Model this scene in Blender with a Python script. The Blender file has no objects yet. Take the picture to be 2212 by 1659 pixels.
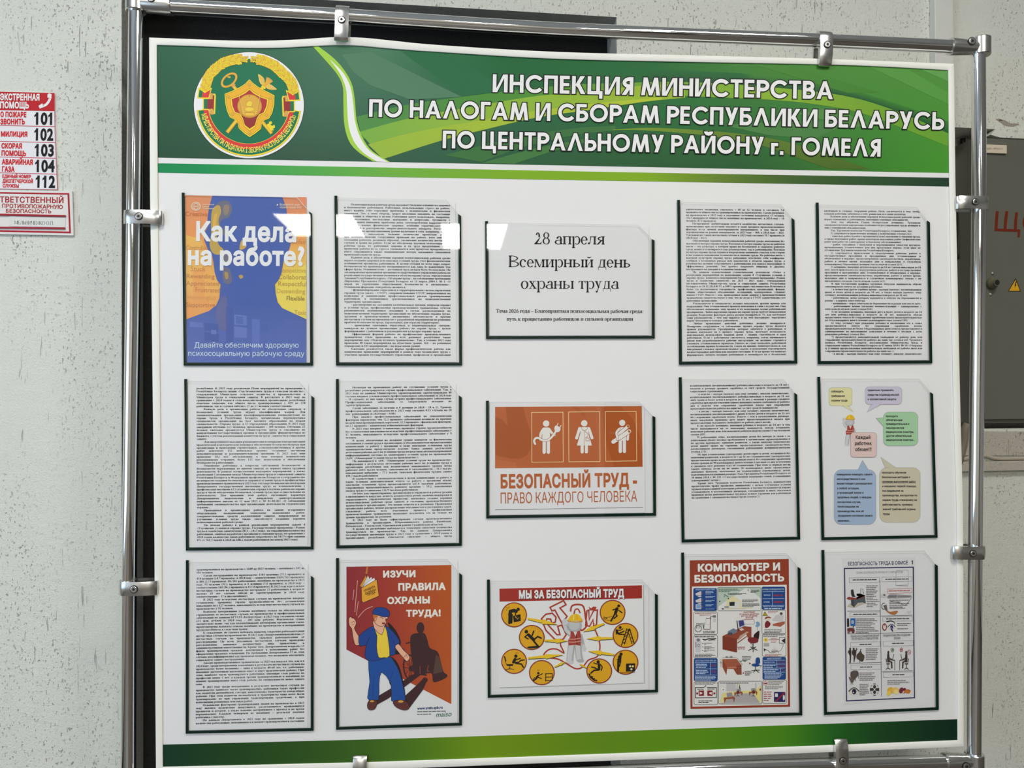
import bpy, bmesh, math, random
import numpy as np
from mathutils import Matrix, Vector
from mathutils.geometry import delaunay_2d_cdt
random.seed(7)
SC = bpy.context.scene
COL = SC.collection

# ------------------------------------------------------------------ camera
F, CX, CY = 1650.0, 1106.0, 829.5
CAM = np.array([-0.20914, -1.39469, 1.52705])
RT = np.array([[0.99742692, -0.00398624, 0.07157973],
               [0.00345392, 0.99996547, 0.00755902],
               [-0.07160739, -0.00729234, 0.99740624]])       # rows: right, up, back in (x, z, -y)
RW = np.stack([RT[:, 0], -RT[:, 2], RT[:, 1]], 1)             # the same in world x, y, z
cd = bpy.data.cameras.new('camera'); cd.sensor_width = 36.0; cd.lens = 36.0 * F / 2212.0
cd.clip_start = 0.02
cam = bpy.data.objects.new('camera', cd); COL.objects.link(cam)
M = Matrix.Identity(4)
for i in range(3):
    for j in range(3): M[i][j] = RW[j, i]
    M[i][3] = CAM[i]
cam.matrix_world = M
SC.camera = cam
# ------------------------------------------------------------------ view, world
SC.view_settings.view_transform = 'Standard'; SC.view_settings.look = 'None'
SC.view_settings.gamma = 1.0; SC.view_settings.use_curve_mapping = False
SC.view_settings.exposure = 0.0
wd = bpy.data.worlds.new('sky'); SC.world = wd; wd.use_nodes = True
wd.node_tree.nodes['Background'].inputs[0].default_value = (0.55, 0.75, 1.0, 1)
wd.node_tree.nodes['Background'].inputs[1].default_value = 2.0
LAMP = 23.5          # ceiling lamps, emission strength
PANE = 2.4           # daylight in the side window

# ------------------------------------------------------------------ colour, materials
EXPO = 0.90          # light that falls on the board
def lin(c):
    c = np.asarray(c, float) / 255.0
    return np.where(c <= 0.04045, c / 12.92, ((c + 0.055) / 1.055) ** 2.4)
def alb(c): return np.clip(lin(c) / EXPO, 0, 0.93)
def rgba(c): return (*[float(v) for v in alb(c)], 1.0)
def mat(name, color=None, rough=0.5, metal=0.0, spec=0.5, noise=0, nscale=40, bump=0, bscale=200, bdist=0.002, coat=0.0):
    m = bpy.data.materials.new(name); m.use_nodes = True
    nt = m.node_tree; b = nt.nodes['Principled BSDF']
    b.inputs['Roughness'].default_value = rough; b.inputs['Metallic'].default_value = metal
    b.inputs['Specular IOR Level'].default_value = spec; b.inputs['Coat Weight'].default_value = coat
    tc = nt.nodes.new('ShaderNodeTexCoord')
    if color is not None:
        c = rgba(color) if max(color) > 1.001 else (*color, 1.0)
        b.inputs['Base Color'].default_value = c
        if noise:
            n = nt.nodes.new('ShaderNodeTexNoise'); n.inputs['Scale'].default_value = nscale
            n.inputs['Detail'].default_value = 5
            mr = nt.nodes.new('ShaderNodeMapRange'); mr.inputs[3].default_value = 1 - noise; mr.inputs[4].default_value = 1 + noise
            mx = nt.nodes.new('ShaderNodeMix'); mx.data_type = 'RGBA'; mx.blend_type = 'MULTIPLY'; mx.inputs[0].default_value = 1
            mx.inputs[6].default_value = c
            nt.links.new(tc.outputs['Object'], n.inputs['Vector']); nt.links.new(n.outputs['Fac'], mr.inputs[0])
            nt.links.new(mr.outputs[0], mx.inputs[7]); nt.links.new(mx.outputs[2], b.inputs['Base Color'])
    if bump:
        n = nt.nodes.new('ShaderNodeTexNoise'); n.inputs['Scale'].default_value = bscale; n.inputs['Detail'].default_value = 4
        bp = nt.nodes.new('ShaderNodeBump'); bp.inputs['Strength'].default_value = bump; bp.inputs['Distance'].default_value = bdist
        nt.links.new(tc.outputs['Object'], n.inputs['Vector']); nt.links.new(n.outputs['Fac'], bp.inputs['Height'])
        nt.links.new(bp.outputs[0], b.inputs['Normal'])
    return m
def print_mat(name, rough=0.55, spec=0.3):
    m = mat(name, rough=rough, spec=spec); nt = m.node_tree
    a = nt.nodes.new('ShaderNodeAttribute'); a.attribute_name = 'ink'
    nt.links.new(a.outputs['Color'], nt.nodes['Principled BSDF'].inputs['Base Color'])
    return m
def plaster(name, c, dark=0.45, seed=0.0):
    m = bpy.data.materials.new(name); m.use_nodes = True; nt = m.node_tree; b = nt.nodes['Principled BSDF']
    b.inputs['Roughness'].default_value = 0.75; b.inputs['Specular IOR Level'].default_value = 0.3
    N = nt.nodes.new; LK = nt.links.new
    tc = N('ShaderNodeTexCoord')
    def mapped(s, loc=0):
        mp = N('ShaderNodeMapping'); mp.inputs['Scale'].default_value = s; mp.inputs['Location'].default_value = (seed + loc, loc, seed)
        LK(tc.outputs['Object'], mp.inputs['Vector']); return mp.outputs[0]
    def noise(vec, sc, det=4, rough=0.55):
        n = N('ShaderNodeTexNoise'); n.inputs['Scale'].default_value = sc; n.inputs['Detail'].default_value = det
        n.inputs['Roughness'].default_value = rough; LK(vec, n.inputs['Vector']); return n.outputs['Fac']
    def math_(op, a, bb):
        q = N('ShaderNodeMath'); q.operation = op
        for i, v in enumerate((a, bb)):
            if isinstance(v, (int, float)): q.inputs[i].default_value = v
            else: LK(v, q.inputs[i])
        return q.outputs[0]
    def rng(v, a, bb, c0=0.0, c1=1.0):
        q = N('ShaderNodeMapRange'); q.interpolation_type = 'SMOOTHSTEP'
        LK(v, q.inputs[0])
        for i, w in enumerate((a, bb, c0, c1)): q.inputs[i + 1].default_value = w
        return q.outputs[0]
    pits = rng(noise(mapped((1, 1, 0.6)), 250, 3, 0.6), 0.615, 0.67)            # small pits
    area = rng(noise(mapped((1, 1, 0.6), 3.1), 5.0, 2), 0.38, 0.62)               # where pits gather
    strk = rng(noise(mapped((1, 1, 0.07), 7.7), 190, 2), 0.665, 0.71)               # drawn vertical scratches
    sarea = rng(noise(mapped((1, 1, 0.5), 1.3), 7.0, 2), 0.45, 0.62)
    pit = math_('MAXIMUM', math_('MULTIPLY', pits, area), math_('MULTIPLY', strk, sarea))
    fine = noise(mapped((1, 1, 1)), 330, 5, 0.65)
    lump = noise(mapped((1, 1, 1), 2.2), 45, 3)
    h = math_('ADD', math_('MULTIPLY', fine, 0.55), math_('MULTIPLY', lump, 0.5))
    h = math_('SUBTRACT', h, math_('MULTIPLY', pit, 1.1))
    bp = N('ShaderNodeBump'); bp.inputs['Strength'].default_value = 0.7; bp.inputs['Distance'].default_value = 0.004
    LK(h, bp.inputs['Height']); LK(bp.outputs[0], b.inputs['Normal'])
    mx = N('ShaderNodeMix'); mx.data_type = 'RGBA'
    cc = rgba(c); mx.inputs[6].default_value = cc; mx.inputs[7].default_value = (*[v * dark for v in cc[:3]], 1)
    LK(math_('MULTIPLY', pit, 0.85), mx.inputs[0]); LK(mx.outputs[2], b.inputs['Base Color'])
    return m
def emit(name, c, s):
    m = bpy.data.materials.new(name); m.use_nodes = True; nt = m.node_tree
    b = nt.nodes['Principled BSDF']; b.inputs['Base Color'].default_value = (0.8, 0.8, 0.8, 1)
    b.inputs['Emission Color'].default_value = (*c, 1); b.inputs['Emission Strength'].default_value = s
    return m
def clear_mat(name, tint=(0.995, 1.0, 0.998), rough=0.02):
    m = bpy.data.materials.new(name); m.use_nodes = True; nt = m.node_tree
    for n in list(nt.nodes):
        if n.type != 'OUTPUT_MATERIAL': nt.nodes.remove(n)
    o = [n for n in nt.nodes if n.type == 'OUTPUT_MATERIAL'][0]
    tr = nt.nodes.new('ShaderNodeBsdfTransparent'); tr.inputs[0].default_value = (*tint, 1)
    gl = nt.nodes.new('ShaderNodeBsdfGlossy'); gl.inputs['Roughness'].default_value = rough
    fr = nt.nodes.new('ShaderNodeFresnel'); fr.inputs['IOR'].default_value = 1.55
    ge = nt.nodes.new('ShaderNodeNewGeometry'); ir = nt.nodes.new('ShaderNodeMapRange')      # a thin film: the same from both sides
    ir.inputs[3].default_value = 1.55; ir.inputs[4].default_value = 1 / 1.55
    nt.links.new(ge.outputs['Backfacing'], ir.inputs[0]); nt.links.new(ir.outputs[0], fr.inputs['IOR'])
    mul = nt.nodes.new('ShaderNodeMath'); mul.operation = 'MULTIPLY'; mul.inputs[1].default_value = 1.15
    mul.use_clamp = True
    mx = nt.nodes.new('ShaderNodeMixShader')
    nt.links.new(fr.outputs[0], mul.inputs[0]); nt.links.new(mul.outputs[0], mx.inputs[0])
    nt.links.new(tr.outputs[0], mx.inputs[1]); nt.links.new(gl.outputs[0], mx.inputs[2])
    nt.links.new(mx.outputs[0], o.inputs['Surface'])
    return m

# ------------------------------------------------------------------ measuring: a pixel of the photograph onto a real plane
def rays(p):
    p = np.asarray(p, float).reshape(-1, 2)
    d = np.stack([(p[:, 0] - CX) / F, (CY - p[:, 1]) / F, -np.ones(len(p))], 1)
    return d @ RW
ZTOP = 2.172; XBUMP = -0.403
def bump_of(x, z):      # the thin panel is pulled forward where the upper clip bites it
    u = np.clip(np.abs(x - XBUMP) / 0.075, 0, 1); v = np.clip((ZTOP - z) / 0.05, 0, 1)
    return 0.006 * np.cos(u * math.pi / 2) ** 2 * (1 - v) ** 2
def on_board(p, off=0.0):
    d = rays(p); off = np.broadcast_to(np.asarray(off, float), (len(d),))
    y = -off.copy()
    for _ in range(4):
        t = (y - CAM[1]) / d[:, 1]
        q = CAM + d * t[:, None]
        y = -off - bump_of(q[:, 0], q[:, 2])
    t = (y - CAM[1]) / d[:, 1]
    return CAM + d * t[:, None]
W0, WS = 0.175, 0.055     # the wall stands a little askew behind the stand: y = W0 + WS x
def on_wall(p, off=0.0):
    d = rays(p); off = np.broadcast_to(np.asarray(off, float), (len(d),))
    t = (W0 - off - CAM[1] + WS * CAM[0]) / (d[:, 1] - WS * d[:, 0])
    return CAM + d * t[:, None]
def at(px, py, Y):
    d = rays([(px, py)])[0]; t = (Y - CAM[1]) / d[1]
    return CAM + d * t

# ------------------------------------------------------------------ objects
def tag(o, label=None, cat=None, group=None, kind=None):
    if label: o['label'] = label
    if cat: o['category'] = cat
    if group: o['group'] = group
    if kind: o['kind'] = kind
    return o
def empty(name, loc, label=None, cat=None, group=None):
    o = bpy.data.objects.new(name, None); COL.objects.link(o)
    o.location = [float(v) for v in loc]; o.empty_display_size = 0.05
    return tag(o, label, cat, group)
def link(name, me, parent=None, material=None):
    o = bpy.data.objects.new(name, me); COL.objects.link(o)
    if parent is not None:
        o.parent = parent
        par = parent; off = Vector((0, 0, 0))
        while par is not None: off += Vector(par.location); par = par.parent
        me.transform(Matrix.Translation(-off))
    if material: me.materials.append(material)
    return o
def origin_to(o):      # put a top-level mesh's origin at its own centre
    me = o.data; n = len(me.vertices); co = np.empty(n * 3); me.vertices.foreach_get('co', co)
    co = co.reshape(-1, 3); c = (co.min(0) + co.max(0)) / 2
    me.transform(Matrix.Translation(Vector(-c))); o.location = Vector(c); return o
def mesh_np(name, V, L, T):
    me = bpy.data.meshes.new(name)
    L = np.asarray(L, np.int32); T = np.asarray(T, np.int32)
    me.vertices.add(len(V)); me.vertices.foreach_set('co', np.asarray(V, np.float32).ravel())
    me.loops.add(len(L)); me.loops.foreach_set('vertex_index', L)
    me.polygons.add(len(T)); st = np.zeros(len(T), np.int32); st[1:] = np.cumsum(T)[:-1]
    me.polygons.foreach_set('loop_start', st); me.polygons.foreach_set('loop_total', T)
    me.update(calc_edges=True); me.validate(clean_customdata=False)
    return me
def bm_obj(name, bm, parent=None, material=None, smooth=False):
    me = bpy.data.meshes.new(name)
    bmesh.ops.recalc_face_normals(bm, faces=bm.faces)
    bm.to_mesh(me); bm.free()
    if smooth:
        me.polygons.foreach_set('use_smooth', [True] * len(me.polygons))
    return link(name, me, parent, material)
def add_box(bm, lo, hi, bev=0.0, seg=2, mtx=None):
    r = bmesh.ops.create_cube(bm, size=1.0); vs = r['verts']
    lo = Vector(lo); hi = Vector(hi)
    for v in vs: v.co = Vector([lo[i] + (v.co[i] + 0.5) * (hi[i] - lo[i]) for i in range(3)])
    if bev:
        es = list({e for v in vs for e in v.link_edges})
        r2 = bmesh.ops.bevel(bm, geom=es, offset=bev, segments=seg, affect='EDGES', profile=0.5)
        vs = list({v for f in r2['faces'] for v in f.verts} | {v for v in vs if v.is_valid})
        # take the whole island
        stack = list(vs); seen = set(vs)
        while stack:
            v = stack.pop()
            for e in v.link_edges:
                w = e.other_vert(v)
                if w not in seen: seen.add(w); stack.append(w)
        vs = list(seen)
    if mtx is not None:
        for v in vs: v.co = mtx @ v.co
    return vs
def add_prism(bm, front, depth_vec):
    """front: list of 3-D points of a planar outline; extruded along depth_vec."""
    a = [bm.verts.new(Vector(p)) for p in front]; b = [bm.verts.new(Vector(p) + Vector(depth_vec)) for p in front]
    n = len(a); bm.faces.new(a); bm.faces.new(b[::-1])
    for i in range(n): bm.faces.new((a[i], b[i], b[(i + 1) % n], a[(i + 1) % n]))
def add_tube(bm, pts, rad, seg=32, caps=True):
    rings = []
    pts = [Vector(p) for p in pts]
    for i, p in enumerate(pts):
        d = (pts[min(i + 1, len(pts) - 1)] - pts[max(i - 1, 0)]).normalized()
        ref = Vector((0, 1, 0)) if abs(d.y) < 0.9 else Vector((1, 0, 0))
        u = d.cross(ref).normalized(); w = d.cross(u).normalized()
        r = rad[i] if isinstance(rad, (list, tuple)) else rad
        rings.append([bm.verts.new(p + (u * math.cos(2 * math.pi * k / seg) + w * math.sin(2 * math.pi * k / seg)) * r) for k in range(seg)])
    for a, b in zip(rings, rings[1:]):
        for k in range(seg): bm.faces.new((a[k], a[(k + 1) % seg], b[(k + 1) % seg], b[k]))
    if caps: bm.faces.new(rings[0][::-1]); bm.faces.new(rings[-1])
# ------------------------------------------------------------------ letters
class Glyph:
    __slots__ = ('V', 'L', 'T', 'adv', 'x0', 'x1', 'dz')
    def __init__(s, polys, adv):
        V, L, T, k, s.dz = [], [], [], 0, 0.0
        for p in polys:
            V += p; L += list(range(k, k + len(p))); T.append(len(p)); k += len(p)
        s.V = np.array(V, float).reshape(-1, 2); s.L = np.array(L, int); s.T = np.array(T, int); s.adv = adv
        s.x0 = s.V[:, 0].min() if len(V) else 0.0; s.x1 = s.V[:, 0].max() if len(V) else adv

class SerifFont:
    """A book face with thick stems, hairlines and slab serifs; capital height .662 em."""
    CAPW = dict(А=.72, Б=.66, В=.667, Г=.59, Д=.72, Е=.65, Ё=.65, Ж=1.0, З=.55, И=.77, Й=.77, К=.74, Л=.73, М=.94, Н=.77, О=.76, П=.77, Р=.61,
                С=.70, Т=.66, У=.70, Ф=.84, Х=.72, Ц=.77, Ч=.71, Ш=1.08, Щ=1.08, Ъ=.75, Ы=.93, Ь=.62, Э=.69, Ю=1.08, Я=.70)
    LOWW = dict(а=.50, б=.51, в=.48, г=.40, д=.52, е=.45, ё=.45, ж=.72, з=.40, и=.56, й=.56, к=.54, л=.54, м=.68, н=.56, о=.50, п=.56, р=.55,
                с=.45, т=.46, у=.50, ф=.69, х=.50, ц=.56, ч=.53, ш=.79, щ=.79, ъ=.55, ы=.73, ь=.48, э=.44, ю=.76, я=.52)
    def __init__(s, bold, seg, w=None, t=None):
        s.w, s.t, s.sf = (.15, .05, .035) if bold else (.098, .032, .045)
        if w: s.w, s.t = w, t
        s.k = 1.0 if bold else .955
        s.seg = seg; s.cache = {}
    def get(s, c):
        if c not in s.cache:
            P, A = s.make(c); s.cache[c] = Glyph(P, A)
        return s.cache[c]
    def make(s, c):
        P = []; w, t, sf = s.w, s.t, s.sf; n0 = s.seg
        def rect(x0, y0, x1, y1): P.append([(x0, y0), (x1, y0), (x1, y1), (x0, y1)])
        def quad(*q): P.append(list(q))
        def st(x, y0, y1, b=1, tp=1, ww=None):
            q = ww or w; rect(x, y0, x + q, y1)
            for f, y, d in ((b, y0, 1), (tp, y1, -1)):
                if f:
                    rect(x - sf, min(y, y + d * t * .8), x + q + sf, max(y, y + d * t * .8))
                    if n0 > 10:
                        quad((x - sf, y + d * t * .8), (x, y + d * t * .8), (x, y + d * t * 2.0)); quad((x + q, y + d * t * .8), (x + q + sf, y + d * t * .8), (x + q, y + d * t * 2.0))
        def arc(cx, cy, rx, ry, a0, a1, wx, ty):
            n = max(3, int(n0 * abs(a1 - a0) / 360)); pr = None
            for i in range(n + 1):
                a = math.radians(a0 + (a1 - a0) * i / n); c_, s_ = math.cos(a), math.sin(a)
                q = ((cx + rx * c_, cy + ry * s_), (cx + (rx - wx) * c_, cy + (ry - ty) * s_))
                if pr: P.append([pr[0], q[0], q[1], pr[1]])
                pr = q
        def dot(cx, cy, r, n=None):
            n = n or max(6, n0 // 2); P.append([(cx + r * math.cos(2 * math.pi * i / n), cy + r * math.sin(2 * math.pi * i / n)) for i in range(n)])
        if c in s.CAPW or c in s.LOWW:
            up = c in s.CAPW; A = (s.CAPW if up else s.LOWW)[c] * s.k; H = .662 if up else (.465 if s.w > .12 else .45)
            b = c.lower(); m = .015; L = m + sf; R = A - L - w; M = (A - w) / 2
            if b in 'ийнпцшщлмыючвькжягърт':
                pass
            if b in 'ий':
                st(L, 0, H); st(R, 0, H); quad((L + w, .08 * H), (R, .80 * H), (R, .92 * H), (L + w, .20 * H))
                if b == 'й': arc(A / 2, H + .17, .12, .09, 190, 350, .03, .05)
            elif b == 'н': st(L, 0, H); st(R, 0, H); rect(L + w, H / 2 - t * .6, R, H / 2 + t * .6)
            elif b == 'п': st(L, 0, H); st(R, 0, H); rect(L + w, H - t, R, H)
            elif b in 'цшщ':
                st(L, 0, H); st(R - (sf if b != 'ш' else 0), 0, H); rect(L, 0, R + w, t)
                if b != 'ц': st((L + R) / 2 - (sf / 2 if b == 'щ' else 0), 0, H)
                if b != 'ш': quad((R + w - sf, t), (A, t), (A, -.17), (A - t, -.17), (R + w - sf, 0))
            elif b == 'л':
                st(R, 0, H); rect(.24 * A, H - t, R, H); quad((.30 * A, H), (.30 * A + 1.5 * t, H), (.20 * A + t, .12 * H), (.12 * A, 0), (.08 * A, 0), (.20 * A, .2 * H)); dot(.10 * A, .06, .055)
            elif b == 'м':
                st(L, 0, H, 1, 0, t * 1.2); st(R, 0, H); rect(m, H - t * .8, L + w, H); quad((L, H), (L + w * 1.1, H), (A / 2 + t, .0), (A / 2 - t, 0)); quad((R, H), (R, H - .17 * H), (A / 2 + t * .6, 0), (A / 2 - t * .6, 0))
            elif b == 'т':
                st(M, 0, H, 1, 0); rect(m, H - t, A - m, H); quad((m, H), (m, .70 * H), (m + t * .6, .70 * H), (m + t * 2, H - t)); quad((A - m, H), (A - m - t * 2, H - t), (A - m - t * .6, .70 * H), (A - m, .70 * H))
            elif b == 'г':
                st(L, 0, H); rect(L, H - t, A - m, H); quad((A - m, H), (A - m - t * 2, H - t), (A - m - t * .6, .66 * H), (A - m, .66 * H))
            elif b == 'ч':
                st(R, 0, H); st(L, .55 * H, H, 0, 1); arc(L + (R - L) / 2 + .02, .58 * H, (R - L) / 2 + .02, .24 * H, 180, 290, w * .9, t * 1.4); rect(A / 2, .34 * H, R, .34 * H + t)
            elif b in 'ьъы':
                x = L + (.10 if b == 'ъ' else 0); e = (R - .10) if b == 'ы' else A - m - .02
                st(x, 0, H); arc(x + w, .28 * H, e - x - w, .28 * H, -90, 90, w * .85, t); rect(x + w, 0, x + w + .02, t)
                if b == 'ъ': rect(m, H - t, x, H); rect(m, H * .68, m + t * .8, H)
                if b == 'ы': st(R, 0, H)
            elif b == 'ю':
                st(L, 0, H); q = (A - L - w) * .42; arc(A - q - m, H / 2, q, H / 2 + .01, 0, 360, w, t); rect(L + w, H / 2 - t / 2, A - 2 * q, H / 2 + t / 2)
            elif b == 'я':
                st(R, 0, H); arc(R + .02, .73 * H, R - L + .02, .27 * H, 90, 270, w * .9, t); quad((R + .02, .46 * H + t), (R - .10, .46 * H + t), (m, 0), (m + w, 0)); rect(m - .005, 0, m + w + .02, t * .8)
            elif b == 'в':
                st(L, 0, H); e = A - m - L - w; arc(L + w, .76 * H, e * .88, .24 * H, -90, 90, w * .8, t); arc(L + w, .265 * H, e, .265 * H, -90, 90, w * .85, t)
            elif b == 'з':
                arc(.46 * A, .745 * H, .40 * A, .255 * H, -95, 150, w * .8, t); arc(.46 * A, .27 * H, .47 * A, .28 * H, -150, 95, w * .9, t); dot(.15 * A, .80 * H, .045)
            elif b in 'эс':
                sg = 1 if b == 'с' else -1; cx = A / 2
                arc(cx, H / 2, sg * (A / 2 - m), H / 2 + .008, 42, 318, sg * w, t); dot(cx + sg * (A / 2 - .09), H * .78, .052 if not up else .03)
                if b == 'э': rect(.36 * A, H / 2 - t / 2, A - m - w / 2, H / 2 + t / 2)
            elif b in 'её' and not up:
                arc(A / 2, H / 2, A / 2 - m, H / 2 + .008, 0, 322, w * .95, t); rect(.2 * A, H / 2, A - m - .02, H / 2 + t)
            elif b in 'её':
                st(L, 0, H); rect(L, 0, A - m, t); rect(L, H - t, A - m - .02, H); rect(L, H / 2 - t / 2, A - .17, H / 2 + t / 2); rect(A - m - t * .7, 0, A - m, .2 * H); rect(A - m - .02 - t * .7, .82 * H, A - m - .02, H); rect(A - .17, .4 * H, A - .17 + t * .6, .6 * H)
            elif b == 'о': arc(A / 2, H / 2, A / 2 - m, H / 2 + .01, 0, 360, w * 1.02, t)
            elif b == 'к':
                st(L, 0, H); quad((L + w, .47 * H), (L + w + .05, .47 * H), (A - .09, H - .02), (A - .17, H - .02)); rect(A - .22, H - t * .9, A - m, H); quad((L + w + .03, .56 * H), (L + w + .10, .62 * H), (A - m, 0), (A - w - .07, 0)); rect(A - w - .09, 0, A, t * .8)
            elif b == 'ж':
                st(M, 0, H)
                for sg in (1, -1):
                    X = lambda x: A / 2 + sg * x
                    quad((X(w / 2), .46 * H), (X(w / 2 + .05), .46 * H), (X(A / 2 - .06), H - .02), (X(A / 2 - .13), H - .02)); rect(min(X(A / 2 - .17), X(A / 2 - m)), H - t * .9, max(X(A / 2 - .17), X(A / 2 - m)), H)
                    quad((X(w / 2), .56 * H), (X(w / 2 + .07), .60 * H), (X(A / 2 - m), 0), (X(A / 2 - m - w * 1.1), 0)); rect(min(X(A / 2 - m - w * 1.2), X(A / 2)), 0, max(X(A / 2 - m - w * 1.2), X(A / 2)), t * .8)
            elif b == 'х':
                quad((m + .02, H), (m + .02 + w * 1.15, H), (A - m - .01, 0), (A - m - .01 - w * 1.15, 0)); quad((A - .16, H), (A - .16 + t * 1.3, H), (m + .04 + t * 1.3, 0), (m + .04, 0))
                rect(m, H - t * .8, m + w + .10, H); rect(A - .24, H - t * .8, A - m, H); rect(m, 0, m + .16, t * .8); rect(A - w - .12, 0, A, t * .8)
            elif b == 'д':
                x = R - .02; rect(x, 0, x + w, H); rect(.26 * A, H - t, x + w + sf, H); quad((.32 * A, H), (.32 * A + 1.4 * t, H), (.19 * A + t, .0), (.19 * A - t * .6, 0)); rect(m, 0, A - m, t); rect(m, -.15, m + t * .8, t); rect(A - m - t * .8, -.15, A - m, t)
            elif b == 'р' and not up:
                st(L, -.21, H, 1, 0); quad((L, H), (L - sf, H - .03), (L - sf, H - .06), (L, H - .06)); arc(L + w * .6 + (A - L - w * .6 - m) / 2, H / 2, (A - L - w * .6 - m) / 2, H / 2 + .01, -130, 130, w * .95, t)
            elif b == 'р': st(L, 0, H); arc(L + w, .73 * H, A - L - w - m, .27 * H, -90, 90, w * .9, t)
            elif b == 'у':
                d = -.21 if not up else 0
                quad((m + .02, H), (m + .02 + w * 1.15, H), (A * .60, .16 * H), (A * .46, .06 * H)); quad((A - .14, H), (A - .14 + t * 1.3, H), (A * .36, d + .03), (A * .36 - t * 1.8, d)); dot(A * .24, d + .05, .05); rect(A * .22, d, A * .36, d + t); rect(m - .01, H - t * .8, m + w + .09, H); rect(A - .21, H - t * .8, A - m, H)
            elif b == 'ф':
                st(M, -.21 if not up else 0, .676 if not up else H); hh = H if not up else H * .62; cy = H / 2
                for sg in (1, -1): arc(A / 2 + sg * A * .24, cy, A * .25, hh / 2 + .008, 0, 360, w * .8, t)
            elif b == 'а' and not up:
                x = A - w - .05; rect(x, .06, x + w, .72 * H); quad((x, 0.09), (x + w * .4, 0), (A, .03), (A, .06), (x + w, .07)); arc(x + w * .5 - .10, .72 * H, .10 + w * .5, .29 * H, 0, 158, w, t); dot(x + w * .5 - .212, .80 * H, .05)
                arc(x - (x - m) * .30, .27 * H, (x - m) * .72, .285 * H, 60, 335, w * .95, t)
            elif b == 'а':
                quad((A * .46, H + .012), (A * .53, H + .012), (A - .07, 0), (A - .07 - w * 1.15, 0)); quad((A * .46, H + .012), (A * .46 + t, H - .05), (.11 + t, 0), (.11, 0)); rect(.22 * A, .30 * H, .70 * A, .30 * H + t); rect(0, 0, .19, t * .8); rect(A - w - .13, 0, A, t * .8)
            elif b == 'б' and not up:
                arc(A / 2, .225, A / 2 - m, .238, 0, 360, w * .95, t); arc(A * .62, .28, A * .62 - m, .34, 95, 175, w * .75, t * 1.6); quad((A * .56, .57), (A * .56, .62), (A - .05, .68), (A - .03, .60), (A * .75, .565))
            elif b == 'б':
                st(L, 0, H); arc(L + w, .28 * H, A - L - w - m, .28 * H, -90, 90, w * .9, t); rect(L, H - t, A - m - .04, H); rect(A - m - .04 - t * .7, .72 * H, A - m - .04, H)
            return P, A
        A = .5 * s.k; H = .668
        if c in '0123456789':
            if c == '0': arc(A / 2, H / 2, A / 2 - .02, H / 2 + .01, 0, 360, w, t)
            elif c == '1': rect(A / 2 - w / 2, 0, A / 2 + w / 2, H); rect(A / 2 - w / 2 - .08, 0, A / 2 + w / 2 + .08, t * .8); quad((A / 2 - w / 2, H), (A / 2 - w / 2 - .09, H - .08), (A / 2 - w / 2 - .09, H - .11), (A / 2 - w / 2, H - .09))
            elif c == '2':
                arc(A * .46, .71 * H, .205 * A / .5 * .5 + .03, .29 * H, -25, 165, w * .95, t * 1.2); quad((A * .80, .62 * H), (A * .62, .52 * H), (.02, .03), (.02, 0), (.12, 0), (.20, .07)); rect(.02, 0, A - .05, t * 1.9); quad((A - .06, t * 1.8), (A - .02, .21 * H), (A - .05, .21 * H), (A - .12, t * 1.8)); 
            elif c == '3': arc(.45 * A, .75 * H, .36 * A, .25 * H, -95, 150, w * .85, t); arc(.45 * A, .27 * H, .44 * A, .28 * H, -140, 95, w * .9, t)
            elif c == '4': rect(A * .62, 0, A * .62 + w, H); quad((A * .62, H), (A * .62 + w * .4, H), (.10, .25 * H), (.01, .25 * H)); rect(.01, .22 * H, A - .01, .22 * H + t * 1.8)
            elif c == '5': arc(.44 * A, .30 * H, .46 * A, .31 * H, -140, 110, w * .95, t); quad((.13, H), (.09, .50 * H), (.15, .56 * H), (.19, H)); rect(.13, H - t * 2, A - .06, H)
            elif c == '6': arc(A / 2, .29 * H, A / 2 - .02, .30 * H, 0, 360, w * .9, t); arc(A * .80, .35 * H, A * .80 - .02, .66 * H, 100, 180, w * .9, t)
            elif c == '7': rect(.03, H - t * 2, A - .02, H); quad((A - .02, H), (A - .02 - w * .5, H - t * 2), (.13, 0), (.13 + w * .8, 0)); rect(.03, .76 * H, .05, H)
            elif c == '8': arc(A / 2, .755 * H, .37 * A, .25 * H, 0, 360, w * .8, t); arc(A / 2, .265 * H, .45 * A, .275 * H, 0, 360, w * .9, t)
            elif c == '9': arc(A / 2, .71 * H, A / 2 - .02, .30 * H, 0, 360, w * .9, t); arc(A * .20, .65 * H, A * .80 - .02, .66 * H, -80, 0, w * .9, t)
            return P, A
        d = .058 if w > .12 else .05
        if c in '.,:;':
            if c != ',' and c != ';' or c == ';': pass
            dot(.125, d, d)
            if c in ',;': quad((.15, d * 1.6), (.185, d), (.12, -.14), (.09, -.14))
            if c in ':;': dot(.125, .40, d)
            return P, .25
        if c == '(': arc(.30, .25, .24, .45, 115, 245, w * .7, .02); return P, .333
        if c == ')': arc(.03, .25, .24, .45, -65, 65, w * .7, .02); return P, .333
        if c == '–': rect(0, .20, .5, .20 + t * 1.4); return P, .5
        if c == '-': rect(.03, .17, .30, .17 + t * 1.8); return P, .333
        if c == '•': dot(.175, .33, .11); return P, .35
        if c == '«' or c == '»':
            sg = 1 if c == '«' else -1
            for o in (.07, .24):
                X = lambda x: (o + x) if sg > 0 else (.5 - o - x)
                quad((X(0), .235), (X(.14), .42), (X(.17), .42), (X(.075), .235), (X(.17), .05), (X(.14), .05))
            return P, .5
        if c == '/': quad((0, 0), (.05, 0), (.28, .67), (.23, .67)); return P, .28
        if c == '!': rect(.11, .2, .11 + w * .8, .68); dot(.17, d, d); return P, .333
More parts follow.
